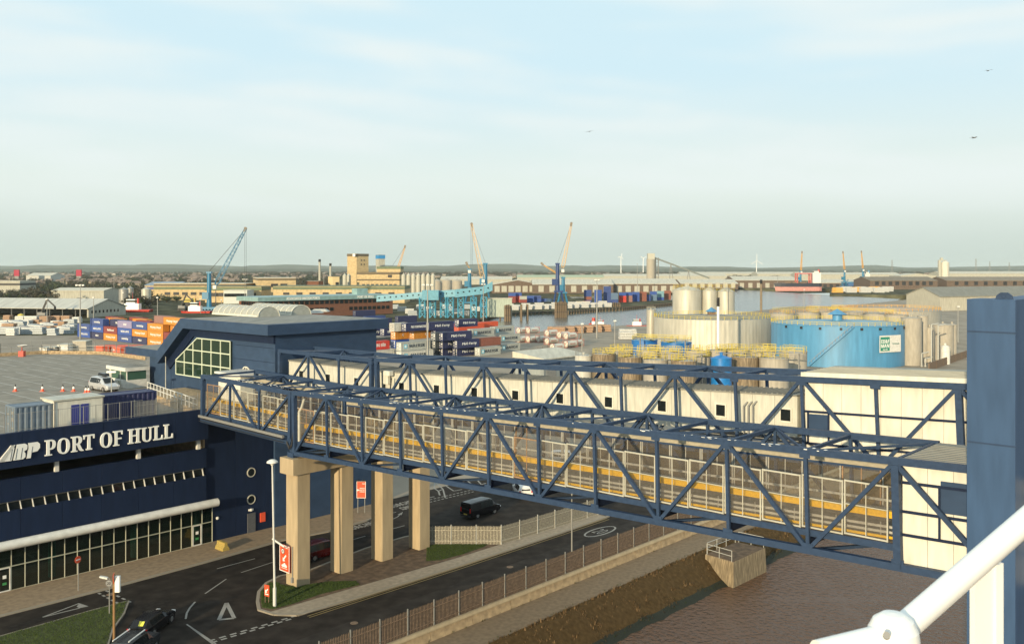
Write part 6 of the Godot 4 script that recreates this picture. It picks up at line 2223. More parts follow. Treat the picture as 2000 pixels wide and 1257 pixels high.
	for i in 4:
		var a := at(run[i][0], run[i][1], run[i][2])
		var e := at(run[i + 1][0], run[i + 1][1], run[i + 1][2])
		b = MB.new()
		var zz := Vector3(0, 0, 2.0)
		b.hexa([a - UP * hg[i] / 2 + zz, e - UP * hg[i] / 2 + zz, e - UP * hg[i] / 2 - zz, a - UP * hg[i] / 2 - zz, a + UP * hg[i] / 2 + zz, e + UP * hg[i + 1] / 2 + zz, e + UP * hg[i + 1] / 2 - zz, a + UP * hg[i] / 2 - zz])
		var seg := part("gangway_span", b, M.crane_cyan, gw)
		var n := int(a.distance_to(e) / 3.2)
		for k in n:
			b = MB.new()
			b.box(a.lerp(e, (k + 0.5) / n) + Vector3(0, 0.3, 2.02), Vector3(0.9, 0.8, 0.1))
			part("window", b, M.dark_glass, seg)
	b = MB.new()
	var bx := at(841, 576, 532)
	b.box(bx, Vector3(9.5, 5.6, 6))
	part("transfer_box", b, M.crane_cyan, gw)
	for q in [[825, 9], [845, 8], [866, 8], [880, 7], [900, 8], [925, 8], [945, 7]]:
		b = MB.new()
		var p := gp(q[0], 616)
		p.z = -537
		p.x = (q[0] - CX) * 537 / F
		var top := 12.0
		for z in [-2.0, 2.0]:
			b.beam(p + Vector3(-1.6, 0, z), p + Vector3(-1.6, top, z), 0.45, 0.45)
			b.beam(p + Vector3(1.6, 0, z), p + Vector3(1.6, top, z), 0.45, 0.45)
			for y in [0.0, 4.0, 8.0]:
				b.beam(p + Vector3(-1.6, y, z), p + Vector3(1.6, y + 4, z), 0.22, 0.22)
				b.beam(p + Vector3(1.6, y, z), p + Vector3(-1.6, y + 4, z), 0.22, 0.22)
				b.beam(p + Vector3(-1.6, y + 4, z), p + Vector3(1.6, y + 4, z), 0.25, 0.25)
		part("trestle", b, mat(Color(0.06, 0.30, 0.45), 0.5), gw)
	# curtain-sided shed below it
	block("long_trailer", "long pale green curtain-sided shed below the end of the gangway", "shed", 950, 1000, 583, 545, 4, mat(Color(0.42, 0.49, 0.42), 0.7, "streak", 0.1), {roof = M.roof_pale})
	# --- cranes
	crane("bright blue mobile harbour crane with lattice jib left of the brick office", [412, 607], [408, 533], [421, 556], [479, 447], M.crane_blue, M.crane_blue, 0.0, 40.0)
	crane("dock crane with blue tower and orange-yellow jib behind the brick office", [765, 577], [764, 524], [775, 530], [791, 481], M.crane_blue, M.jib_orange, 8.0)
	crane("blue dock crane with a tall buff jib behind the gangway", [948, 600], [948, 516], [944, 548], [921, 438], M.crane_blue, M.jib, 12.0, 30.0)
	crane("dark blue dock crane with a tall buff jib standing on the quay", [1091, 597], [1089, 516], [1099, 523], [1116, 437], M.crane_dark, M.jib, 11.0)
	crane("lower turquoise dock crane with a short lowered jib behind the dark blue one", [1099, 593], [1100, 543], [1090, 535], [1058, 515], M.crane_blue, M.jib_orange, 9.0)
	crane("small distant blue dock crane beside the gangway end", [918, 592], [917, 527], [917, 524], [911, 514], M.crane_blue, M.jib_orange, 10.0)
	crane("distant crane with pale orange jib behind the black ship", [1565, 562], [1564, 530], [1565, 528], [1567, 492], M.crane_blue, M.jib_orange, 8.0)
	crane("distant crane with pale orange jib behind the blue ship", [1649, 561], [1650, 530], [1650, 526], [1647, 492], M.crane_blue, M.jib_orange, 8.0)
	crane("distant blue crane with thin faint jib farthest along the quay", [1686, 561], [1686, 527], [1686, 524], [1683, 491], M.crane_blue, M.jib_orange, 8.0)
	# --- sheds across the dock
	for q in [
		[960, 1062, 547, 1060, 60, false, "pale gabled quay shed left of the dark blue crane"], [1040, 1198, 546, 1045, 60, true, "long brick quay shed with pale roof right of the dark blue crane"], [1196, 1325, 545, 1060, 60, true, "long brick quay shed with pale roof behind the far container stacks"], [1330, 1442, 546, 1250, 60, true, "brick quay shed with pale roof behind the steel silos"], [1436, 1560, 540, 1330, 70, true, "brick quay shed with pale roof beside the black ship's bow"]]:
		block("quay_shed", q[6], "warehouse", q[0], q[1], q[2], q[3], q[4], M.brick2, {rise = 5.5, roof = M.roof_pale, ridge_along = q[5], group = "sheds along the far quay", windows = [[564 if q[3] < 1100 else 557, 7, 6, 7, M.wall_grey, 0.04, 0.98]]})
	for q in [[1600, 1720, 546, 1390, true, M.brick2, M.roof_pale, "dark arched warehouse behind the blue ship"], [1700, 1832, 541, 1240, true, M.brick2, mat(Color(0.22, 0.185, 0.14), 0.9, "streak", 0.02), "brown roofed warehouse beside the tall white silo"], [1850, 2040, 541, 1250, true, M.brick2, mat(Color(0.25, 0.21, 0.16), 0.9, "streak", 0.02), "brown roofed warehouse behind the scrap heap"], [1560, 1760, 532, 2100, true, M.wall_grey, M.roof_pale, "far pale warehouse behind the ships"], [1840, 2080, 530, 2000, true, M.wall_grey, M.roof_pale, "very long far pale warehouse on the right"], [1180, 1420, 535, 2300, true, M.wall_grey, M.roof_pale, "far long white shed behind the conveyor"], [1330, 1500, 531, 2600, true, M.wall_grey, M.roof_pale, "farthest white shed right of the conveyor"], [1010, 1180, 537, 2000, true, M.wall_grey, mat(Color(0.36, 0.42, 0.3), 0.8), "far green roofed shed behind the quay sheds"], [860, 1000, 540, 1600, true, M.wall_grey, M.roof_pale, "far cream shed behind the small dock crane"], [1760, 1830, 534, 1900, false, M.wall_grey, M.roof_pale, "pale works block with towers by the far warehouses"], [1480, 1570, 531, 2300, true, M.wall_grey, M.roof_pale, "far flat shed below the wind turbine"]]:
		block("far_warehouse", q[7], "warehouse", q[0], q[1], q[2], q[3], 60, q[5], {rise = 5.0, roof = q[6], ridge_along = q[4], windows = [[q[2] + 12, 9, 5, 5, M.dark, 0.05, 0.95]] if q[3] < 1500 else []})
	# near grey shed on the right
	var gs := thing("grey_shed", "large grey gabled shed on the right behind the tank farm", "warehouse", gp(1860, 607))
	var g0 := gp(1771, 600)
	var g1 := gp(1837, 607)
	var gd := (g1 - g0).normalized()
	var gl := g0.distance_to(g1)
	var gb := Vector3(-gd.z, 0, gd.x) * -1.0
	if gb.z > 0: gb = -gb
	gb = Vector3(0.93, 0, -0.37)
	b = MB.new()
	b.extrude([[0, 0], [gl, 0], [gl, 9.5], [gl / 2, 15.0], [0, 9.5]], g0, gd, UP, gb * 140)
	part("wall", b, mat(Color(0.40, 0.39, 0.33), 0.8, "streak", 0.06), gs)
	b = MB.new()
	b.extrude([[-0.8, 9.3], [gl / 2, 15.1], [gl + 0.8, 9.3], [gl + 0.8, 9.7], [gl / 2, 15.6], [-0.8, 9.7]], g0 - gb * 0.5, gd, UP, gb * 142)
	part("roof", b, mat(Color(0.24, 0.235, 0.20), 0.85, "streak", 0.03), gs)
	# scrap heap
	var hp := thing("scrap_heap", "brown mound of scrap metal before the brown roofed warehouse", "scrap heap", gp(1943, 560))
	b = MB.new()
	var hc := gp(1943, 560)
	for i in 900:
		var a := rng.randf() * TAU
		var rr2 := rng.randf()
		var y := (1.0 - rr2) * 13.0 * (0.8 + 0.2 * sin(a * 5))
		var c := hc + Vector3(cos(a) * rr2 * 34, maxf(y, 0.5), sin(a) * rr2 * 18)
		var dd := Vector3(rng.randfn(), rng.randfn(), rng.randfn()).normalized()
		b.beam(c, c + dd * rng.randf_range(2, 5), rng.randf_range(0.6, 1.8), rng.randf_range(0.5, 1.5))
	b.cyl(hc, hc + UP * 12, 30, 1, 16)
	stuff(part("scrap", b, M.rust, hp))
	# tall white silo and conveyor silo
	var ws := thing("white_silo", "tall white cylindrical silo with a service tower at the dock's far end", "silo", gp(1843, 557))
	var wp := gp(1843, 557)
	b = MB.new()
	b.lathe(wp + Vector3(3, 0, 0), [[6.5, 0], [6.5, 38], [4, 40], [0.1, 41]], 24)
	part("shell", b, mat(Color(0.68, 0.66, 0.56), 0.6, "streak", 0.02), ws)
	b = MB.new()
	b.box(wp + Vector3(-6.5, 21, 0), Vector3(3.5, 42, 4))
	b.box(wp + Vector3(-1, 41.5, 0), Vector3(13, 1.2, 3))
	b.box(wp + Vector3(-3, 44, 0), Vector3(4, 4, 4))
	part("service_tower", b, M.cream_grey, ws)
	b = MB.new()
	b.box(wp + Vector3(0, 1.5, 0), Vector3(26, 3, 12))
	part("base", b, M.cream_grey, ws)
	var cs := thing("concrete_silo", "tall pale concrete silo with a long sloping conveyor", "silo", Vector3(0, 0, 0))
	var cp := Vector3((1271.5 - CX) * 1350 / F, 0, -1350)
	cs.position = cp
	b = MB.new()
	b.lathe(cp, [[6.4, 0], [6.4, 42]], 24)
	part("shell", b, M.tank_grey, cs)
	b = MB.new()
	b.box(cp + UP * 46, Vector3(10, 8.5, 10))
	part("head_house", b, M.cream_grey, cs)
	b = MB.new()
	b.beam(cp + Vector3(5, 44, 0), at(1386, 543, 1345), 2.6, 2.2)
	part("conveyor", b, mat(Color(0.16, 0.18, 0.17), 0.7), cs)
	b = MB.new()
	lattice(b, Vector3(cp.x + 9, 0, cp.z), Vector3(cp.x + 9, 44, cp.z), 4, 4, 0.5, 10)
	for f in [0.3, 0.62]:
		var m := (cp + Vector3(5, 44, 0)).lerp(at(1386, 543, 1345), f)
		b.beam(Vector3(m.x - 3, 0, m.z), m, 0.7, 0.7)
		b.beam(Vector3(m.x + 5, 0, m.z), m, 0.7, 0.7)
	part("support", b, M.grey, cs)
	# wind turbines
	for q in [[1213, 501, 4200, 0.3, "left of the pair"], [1256.5, 504, 4300, 1.1, "right of the pair"], [1478, 509, 4600, 0.0, "standing alone"]]:
		var p := Vector3((q[0] - CX) * q[2] / F, 0, -q[2])
		var hub := h_at(q[1], p)
		var th := thing("wind_turbine", "white three-bladed wind turbine on the horizon, %s" % q[4], "wind turbine", p)
		b = MB.new()
		b.cyl(p, Vector3(p.x, hub, p.z), 2.3, 1.4, 10)
		part("mast", b, M.ship_white, th)
		b = MB.new()
		b.box(Vector3(p.x, hub, p.z + 2), Vector3(3, 3, 7))
		part("nacelle", b, M.ship_white, th)
		for k in 3:
			var a: float = q[3] + TAU * k / 3
			var dd := Vector3(sin(a), cos(a), 0)
			b = MB.new()
			b.beam(Vector3(p.x, hub, p.z + 7), Vector3(p.x, hub, p.z + 7) + dd * (33 if q[0] > 1400 else 15), 0.6, 1.9, Vector3(0, 0, 1).cross(dd))
			part("blade", b, M.ship_white, th)
	for q in [[1743, 507, 3800], [1907, 505, 3600], [1934, 510, 4200], [1972, 512, 4600]]:
		var p := Vector3((q[0] - CX) * q[2] / F, 0, -q[2])
		var hh := h_at(q[1], p)
		var th := thing("pylon", "grey lattice power pylon on the horizon at the right", "pylon", p, "pylons on the horizon")
		b = MB.new()
		lattice(b, p, Vector3(p.x, hh, p.z), 8, 1.2, 0.45, 9)
		part("mast", b, M.grey, th)
		b = MB.new()
		for f in [0.66, 0.8, 0.93]:
			b.beam(Vector3(p.x - 9 * (1.4 - f), hh * f, p.z), Vector3(p.x + 9 * (1.4 - f), hh * f, p.z), 0.6, 0.6)
		part("arms", b, M.grey, th)
	# --- ships and boats
	ship("black cargo ship with pink boot topping and a red gantry at the far quay", 1515, 1604, 567, 0, mat(Color(0.02, 0.022, 0.035), 0.5), mat(Color(0.55, 0.24, 0.20), 0.7, "blot", 0.05), 10.0, {gantry = true})
	ship("blue cargo ship with white superstructure behind the far pier", 1646, 1700, 562.5, 0, mat(Color(0.05, 0.13, 0.30), 0.5), mat(Color(0.04, 0.09, 0.2), 0.6), 8.0, {funnel = M.tank_blue, hatch = M.crane_blue})
	for q in [[262, 612, 24.0, "red-hulled white tug moored beyond the left yard"], [384, 614, 20.0, "red-hulled workboat beside the bright blue crane"], [1246, 640, 11.0, "small red and white pilot boat in the near dock"], [1175, 637, 8.0, "small red launch beside the red and white beacon"]]:
		boat(q)
	# red and white beacon on the dock edge
	var bp := gp(1159.5, 641, 0)
	var be := thing("beacon", "short red and white dock beacon by the water", "beacon", bp)
	for i in 3:
		b = MB.new()
		b.cyl(bp + UP * i * 1.7, bp + UP * (i + 1) * 1.7, 1.0 - i * 0.08, 0.92 - i * 0.08, 12)
		part("band", b, M.red if i % 2 == 0 else M.ship_white, be)
	# timber structures in the dock
	dolphin(985, 595, 625, 2, 5.0, "pair of stout timber dolphins left of the quay wall")
	dolphin(992, 594, 627, 7, 3.6, "close timber pile cluster standing left of the quay wall")
	dolphin(1018, 593, 626, 2, 0.5, "single tall dark timber pile in the dock")
	dolphin(1030, 593, 625, 2, 0.5, "single dark timber pile beside the tall one")
	dolphin(1096, 588, 620, 13, 7.5, "wide tall timber dolphin in front of the dark blue crane")
	dolphin(1197, 590, 604.5, 14, 11.0, "long timber jetty head before the container stacks")
	# piled quay front
	var qf := thing("timber_quay", "dark timber piled front of the quay across the dock", "quay", gp(1080, 607))
	var line := px_poly([[940, 622], [975, 612], [1060, 608], [1110, 608], [1176, 603], [1216, 601], [1314, 592]])
	for i in line.size() - 1:
		var n := int(line[i].distance_to(line[i + 1]) / 3.4)
		for k in n:
			var p: Vector3 = line[i].lerp(line[i + 1], float(k) / n)
			b = MB.new()
			b.cyl(p + Vector3(0, -4, 0.5), p + Vector3(0, 0.5, 0.5), 0.45, -1, 7)
			part("pile", b, M.timber, qf)
		b = MB.new()
		b.beam(line[i] + Vector3(0, -0.3, 0.4), line[i + 1] + Vector3(0, -0.3, 0.4), 0.7, 0.9)
		part("waling", b, mat(Color(0.05, 0.045, 0.04), 0.9), qf)
	# --- low planes, earth movers on the left yard
	for q in [[355, 607, "black material handler with raised arm beside the bright blue crane"], [82, 622, "dark grabber machine among the timber packs"]]:
		handler(q)
	var yc := thing("yellow_crane_body", "yellow lettered crane counterweight box beside the bright blue crane", "machine", gp(370, 606))
	var yp := gp(370, 606)
	b = MB.new()
	b.box(yp + UP * 7.0, Vector3(8, 2.6, 3))
	part("body", b, M.safety, yc)
	b = MB.new()
	b.box(yp + UP * 2.8, Vector3(5, 5.6, 3))
	part("carrier", b, M.dark, yc)
	letters("SENNEBOGEN", yp + Vector3(0, 7.0, 1.55), Vector3.RIGHT, UP, 1.1, 0.05, M.dark, yc, 7)
	# --- woods, bushes, houses
	var r := RandomNumberGenerator.new()
	r.seed = 99
	var lists := [[], [], []]
	for i in 2600:
		var zz := 640.0 * pow(9.0, r.randf())
		var px := r.randf_range(-60, 640)
		if zz < 900 and px > 300: continue
		if zz < 760 and (px < 250 and px > 110): continue
		var k := r.randf_range(3.2, 6.2)
		lists[i % 2].append(Transform3D(Basis(UP, r.randf() * TAU).scaled(Vector3(k * r.randf_range(0.9, 1.5), k * r.randf_range(0.8, 1.2), k * 1.2)), Vector3((px - CX) * zz / F, 0, -zz)))
	for i in 2600:
		var zz := r.randf_range(2300, 6200)
		var px := r.randf_range(450, 2060)
		var k := r.randf_range(4.0, 8.0)
		lists[2 if i % 3 else 1].append(Transform3D(Basis(UP, r.randf() * TAU).scaled(Vector3(k * r.randf_range(1, 3.0), k * 0.85, k * 1.2)), Vector3((px - CX) * zz / F, 0, -zz)))
	scatter("woodland", "dark olive trees massed beyond the left yard", "woodland", leaf_ball(1, 210, 1.0), M.leaf, lists[0])
	scatter("woodland", "bare brownish trees massed beyond the left yard", "woodland", leaf_ball(2, 210, 1.15), M.leaf2, lists[1])
	scatter("woodland", "far hedges and trees along the horizon plain", "woodland", leaf_ball(3, 160, 0.8), M.leaf, lists[2])
	var hw := MB.new()
	hw.box(Vector3(0, 2.6, 0), Vector3(9, 5.2, 7))
	var hr := MB.new()
	hr.extrude([[-4, 5.1], [4, 5.1], [0, 8.2]], Vector3(-4.8, 0, 0), Vector3(0, 0, 1), UP, Vector3(9.6, 0, 0))
	var hl := [[], []]
	for i in 900:
		var zz := 1300.0 * pow(3.6, r.randf())
		var px := r.randf_range(-60, 2060)
		if px > 480 and zz < 2300: continue
		hl[0].append(Transform3D(Basis(UP, r.randf_range(-0.8, 0.8)).scaled(Vector3(r.randf_range(0.8, 2.4), r.randf_range(0.8, 1.3), 1)), Vector3((px - CX) * zz / F, 0, -zz)))
	scatter("far_house_walls", "cream walls of far town houses among the trees", "houses", hw.mesh(), mat(Color(0.42, 0.36, 0.28), 0.9, "worn", 0.004), hl[0])
	scatter("far_house_roofs", "brown and grey roofs of far town houses among the trees", "houses", hr.mesh(), mat(Color(0.24, 0.19, 0.16), 0.9, "worn", 0.004), hl[0])
	var ti := 0
	for q in [[62, 577, 9, 10], [95, 575, 10, 9], [128, 574, 9, 11], [30, 578, 8, 9], [175, 567, 9, 10], [268, 583, 9, 7], [285, 552, 13, 6], [300, 590, 6, 12], [325, 590, 6, 12], [345, 589, 6, 11], [212, 572, 11, 8], [258, 590, 7, 8]]:
		tree(q[0], q[1], q[2], q[3], M.leaf if ti % 3 else mat(Color(0.075, 0.085, 0.03), 0.9), ["bushy green tree at the edge of the left yard", "tall dark narrow tree standing above the woodland"][1 if ti == 6 else 0], ti % 3)
		ti += 1

func handler(q: Array) -> void:
	var p := gp(q[0], q[1])
	var th := thing("material_handler", q[2], "machine", p)
	var b := MB.new()
	b.box(p + UP * 1.0, Vector3(5, 1.4, 3.2))
	for x in [-1.8, 1.8]:
		b.cyl(p + Vector3(x, 0.7, 1.4), p + Vector3(x, 0.7, 1.9), 0.7, -1, 10)
	part("undercarriage", b, M.dark, th)
	b = MB.new()
	b.box(p + UP * 2.8, Vector3(4.5, 1.8, 3))
	part("upper_body", b, M.grey, th)
	b = MB.new()
	b.box(p + Vector3(1.4, 4.3, 0.8), Vector3(1.5, 1.7, 1.4))
	part("cab", b, M.dark_glass, th)
	b = MB.new()
	b.beam(p + Vector3(-0.5, 3.6, 0), p + Vector3(2.8, 11.0, 0), 0.7, 0.9)
	b.beam(p + Vector3(2.8, 11.0, 0), p + Vector3(7.2, 7.0, 0), 0.5, 0.7)
	part("arm", b, M.dark, th)
	b = MB.new()
	b.beam(p + Vector3(7.2, 7.0, 0), p + Vector3(7.2, 5.2, 0), 0.9, 0.9)
	part("grab", b, M.dark, th)

func boat(q: Array) -> void:
	var p := gp(q[0], q[1], -1.0)
	var L: float = q[2]
	var th := thing("workboat", q[3], "boat", p)
	var b := MB.new()
	var lay := func(y: float, k: float) -> Array: return [p + Vector3(-L * 0.5 * k, y, 0), p + Vector3(-L * 0.3, y, L * 0.15 * k), p + Vector3(L * 0.45 * k, y, L * 0.14 * k), p + Vector3(L * 0.45 * k, y, -L * 0.14 * k), p + Vector3(-L * 0.3, y, -L * 0.15 * k)]
	var lo: Array = lay.call(-0.8, 0.9)
	var hi: Array = lay.call(L * 0.11, 1.05)
	for i in 5:
		var j := (i + 1) % 5
		b.out(lo[i], lo[j], hi[j], hi[i], p)
	for i in range(1, 4):
		b.tri(hi[0], hi[i], hi[i + 1], UP)
	part("hull", b, M.red, th)
	b = MB.new()
	b.box(p + Vector3(-L * 0.05, L * 0.19, 0), Vector3(L * 0.4, L * 0.17, L * 0.2))
	var s := part("wheelhouse", b, M.ship_white, th)
	b = MB.new()
	b.box(p + Vector3(-L * 0.08, L * 0.33, 0), Vector3(L * 0.24, L * 0.12, L * 0.16))
	part("upper_deck", b, M.ship_white, s)
	b = MB.new()
	b.box(p + Vector3(-L * 0.08, L * 0.34, 0), Vector3(L * 0.25, L * 0.05, L * 0.17))
	part("window_band", b, M.dark_glass, s)
	b = MB.new()
	b.cyl(p + Vector3(-L * 0.05, L * 0.39, 0), p + Vector3(-L * 0.05, L * 0.6, 0), 0.12, 0.06, 6)
	b.cyl(p + Vector3(L * 0.1, L * 0.27, 0), p + Vector3(L * 0.1, L * 0.42, 0), L * 0.03, -1, 8)
	part("mast", b, M.red, th)

# ---------------------------------------------------------------- vehicles and small things
func loft(b: MB, rings: Array) -> void:
	for i in rings.size() - 1:
		var a: Array = rings[i]
		var e: Array = rings[i + 1]
		var c := Vector3.ZERO
		for q in a + e:
			c += q
		c /= a.size() * 2
		for j in a.size():
			var k := (j + 1) % a.size()
			b.out(a[j], a[k], e[k], e[j], c)
	for side in 2:
		var r: Array = rings[0] if side == 0 else rings[-1]
		var nn := Vector3.LEFT if side == 0 else Vector3.RIGHT
		for j in range(1, r.size() - 1):
			b.tri(r[0], r[j], r[j + 1], nn)

func vehicle(called: String, label: String, category: String, where: Vector3, fwd: Vector3, kind: String, paint: Material, opt := {}) -> Node3D:
	var th := thing(called, label, category, where)
	th.basis = Basis(fwd, UP, fwd.cross(UP))
	# stations: x, half width at sill and belt, belt height, half width of roof, roof height
	var st: Array = {
		van = [[-2.52, .84, .90, 1.0, .74, 1.66], [-2.42, .88, .94, 1.02, .78, 1.86], [-1.0, .90, .96, 1.04, .80, 1.91], [0.75, .90, .96, 1.04, .79, 1.90], [1.15, .90, .96, 1.04, .77, 1.82], [1.85, .90, .94, 1.03, .74, 1.14], [2.35, .86, .90, .86, .70, .95], [2.55, .74, .78, .62, .60, .70]],
		mpv = [[-2.40, .80, .86, .95, .62, 1.10], [-2.30, .86, .90, .98, .64, 1.45], [-2.05, .88, .92, .98, .68, 1.66], [-0.3, .88, .92, .96, .69, 1.72], [0.55, .88, .92, .96, .66, 1.64], [1.45, .88, .91, .95, .70, 1.03], [2.15, .84, .87, .82, .66, .90], [2.40, .70, .74, .60, .56, .66]],
		estate = [[-2.35, .78, .85, .88, .62, .94], [-2.28, .84, .89, .90, .60, 1.02], [-1.75, .86, .90, .90, .58, 1.40], [-0.4, .87, .91, .90, .60, 1.46], [0.3, .87, .91, .90, .58, 1.40], [1.05, .87, .90, .88, .68, .96], [2.05, .84, .87, .76, .66, .82], [2.35, .70, .74, .56, .56, .62]],
		suv = [[-2.30, .84, .92, 1.02, .70, 1.15], [-2.22, .90, .96, 1.04, .72, 1.55], [-1.95, .91, .97, 1.04, .74, 1.76], [-0.3, .91, .97, 1.03, .75, 1.80], [0.45, .91, .97, 1.03, .72, 1.74], [1.05, .91, .96, 1.03, .76, 1.12], [2.1, .88, .92, .96, .74, 1.02], [2.32, .78, .84, .75, .64, .80]]}[kind]
	var rings := []
	for s in st:
		var yb := 0.24 if absf(s[0]) < 2.2 else 0.36
		var ym: float = (yb + s[3]) * 0.5
		rings.append([Vector3(s[0], yb, -s[1]), Vector3(s[0], ym, -s[2] - 0.015), Vector3(s[0], s[3], -s[2]), Vector3(s[0], lerpf(s[3], s[5], 0.9), -s[4] - 0.03), Vector3(s[0], s[5], -s[4] * 0.86), Vector3(s[0], s[5] + 0.02, 0), Vector3(s[0], s[5], s[4] * 0.86), Vector3(s[0], lerpf(s[3], s[5], 0.9), s[4] + 0.03), Vector3(s[0], s[3], s[2]), Vector3(s[0], ym, s[2] + 0.015), Vector3(s[0], yb, s[1])])
	var b := MB.new()
	loft(b, rings)
	put("body", b.mesh(), paint, th)
	# glazing laid a little proud of the shell: sides between the pillars, windscreen and rear window
	var strip := func(i: int, j: int, x0: float, x1: float, sd: float) -> Mesh:
		var q := MB.new()
		var pts := []
		for x in [[x0, i], [x1, j]]:
			var s: Array = st[x[1]]
			var y1: float = lerpf(s[3], s[5], 0.86)
			var z1: float = lerpf(s[2], s[4] + 0.03, 0.93) + 0.012
			pts.append([Vector3(x[0], s[3] + 0.04, sd * (s[2] + 0.012)), Vector3(x[0], y1, sd * z1)])
		q.quad(pts[0][0], pts[1][0], pts[1][1], pts[0][1], Vector3(0, 0.2, sd).normalized())
		return q.mesh()
	for sd in [-1.0, 1.0]:
		var xs := [st[2][0] + 0.05, lerpf(st[2][0], st[4][0], 0.36), lerpf(st[2][0], st[4][0], 0.68), st[4][0]]
		for k in 3:
			put("side_window", strip.call(2 if k == 0 else 3, 3 if k < 2 else 4, xs[k] + 0.03, xs[k + 1] - 0.03, sd), M.dark_glass, th)
	for pr in [[4, 5, "windscreen", 1.0], [1, 2 if kind != "van" else 1, "rear_window", -1.0]]:
		var q := MB.new()
		var a: Array = st[pr[0]]
		var e: Array = st[pr[1]] if pr[0] != pr[1] else st[0]
		var off: Vector3 = Vector3(pr[3] * 0.03, 0.025, 0)
		if pr[2] == "windscreen":
			q.quad(Vector3(a[0] + 0.04, a[5] - 0.05, -a[4] * 0.84) + off, Vector3(a[0] + 0.04, a[5] - 0.05, a[4] * 0.84) + off, Vector3(e[0], e[5] + 0.02, e[4] * 0.98) + off, Vector3(e[0], e[5] + 0.02, -e[4] * 0.98) + off, Vector3(0.6, 0.8, 0))
		else:
			var lo: Array = st[0] if kind != "estate" else st[1]
			var hi: Array = st[1] if kind != "estate" else st[2]
			var y0: float = lo[3] + 0.08 if kind == "van" else lo[5]
			q.quad(Vector3(lo[0] - 0.02, y0, -lo[4] * 0.9), Vector3(lo[0] - 0.02, y0, lo[4] * 0.9), Vector3(hi[0] - 0.03, hi[5] - 0.12, hi[4] * 0.86), Vector3(hi[0] - 0.03, hi[5] - 0.12, -hi[4] * 0.86), Vector3(-0.9, 0.4, 0).normalized())
		put(pr[2], q.mesh(), M.dark_glass, th)
	for x in [-1.42, 1.42]:
		for sd in [-1.0, 1.0]:
			var w := MB.new()
			w.cyl(Vector3(x, 0.33, sd * 0.70), Vector3(x, 0.33, sd * 0.925), 0.33, -1, 18)
			var wh := put("wheel", w.mesh(), M.tyre, th)
			w = MB.new()
			w.cyl(Vector3(x, 0.33, sd * 0.92), Vector3(x, 0.33, sd * 0.935), 0.21, -1, 14)
			put("hub", w.mesh(), M.rim, wh)
			w = MB.new()
			w.cyl(Vector3(x, 0.36, sd * 0.85), Vector3(x, 0.36, sd * 0.905), 0.40, -1, 18)
			put("wheel_arch", w.mesh(), M.dark, th)
	for sd in [-1.0, 1.0]:
		var l := MB.new()
		l.box(Vector3(st[0][0] + 0.03, {van = 1.05, mpv = 0.95, suv = 1.0, estate = 0.76}[kind], sd * 0.76), Vector3(0.1, 0.26 if kind != "van" else 0.5, 0.17))
		put("tail_light", l.mesh(), M.tail, th)
		l = MB.new()
		l.box(Vector3(st[6][0] + 0.13, 0.72, sd * 0.66), Vector3(0.18, 0.14, 0.3))
		put("headlight", l.mesh(), M.lamp, th)
		l = MB.new()
		l.box(Vector3(st[4][0] + 0.25, 1.08, sd * 1.04), Vector3(0.12, 0.16, 0.2))
		put("door_mirror", l.mesh(), paint, th)
	var np := MB.new()
	np.box(Vector3(st[0][0] - 0.03, 0.58, 0), Vector3(0.03, 0.12, 0.52))
	put("number_plate", np.mesh(), M.safety, th)
	np = MB.new()
	np.box(Vector3(st[0][0] - 0.03, 0.42, 0), Vector3(0.16, 0.16, 1.6))
	np.box(Vector3(st[7][0] + 0.0, 0.42, 0), Vector3(0.14, 0.16, 1.3))
	put("bumper", np.mesh(), M.dark if opt.get("dark_bumper", true) else paint, th)
	if opt.get("roof_box", false):
		np = MB.new()
		np.hexa([Vector3(-1.5, 1.8, -0.55), Vector3(0.4, 1.8, -0.55), Vector3(0.4, 1.8, 0.1), Vector3(-1.5, 1.8, 0.1), Vector3(-1.4, 2.15, -0.48), Vector3(0.1, 2.12, -0.48), Vector3(0.1, 2.12, 0.05), Vector3(-1.4, 2.15, 0.05)])
		put("roof_box", np.mesh(), M.black, th)
	if opt.get("rails", false):
		for sd in [-1.0, 1.0]:
			np = MB.new()
			np.beam(Vector3(-1.9, st[3][5] + 0.06, sd * 0.62), Vector3(0.4, st[3][5] + 0.05, sd * 0.6), 0.06, 0.07)
			put("roof_rail", np.mesh(), M.letter_white, th)
	return th

func sign_post(label: String, base: Vector3, top_y: float, r := 0.05, m: Material = null) -> Node3D:
	var th := thing("road_sign", label, "sign", base)
	var b := MB.new()
	b.cyl(base, Vector3(base.x, top_y, base.z), r, -1, 8)
	part("post", b, M.galv if m == null else m, th)
	return th

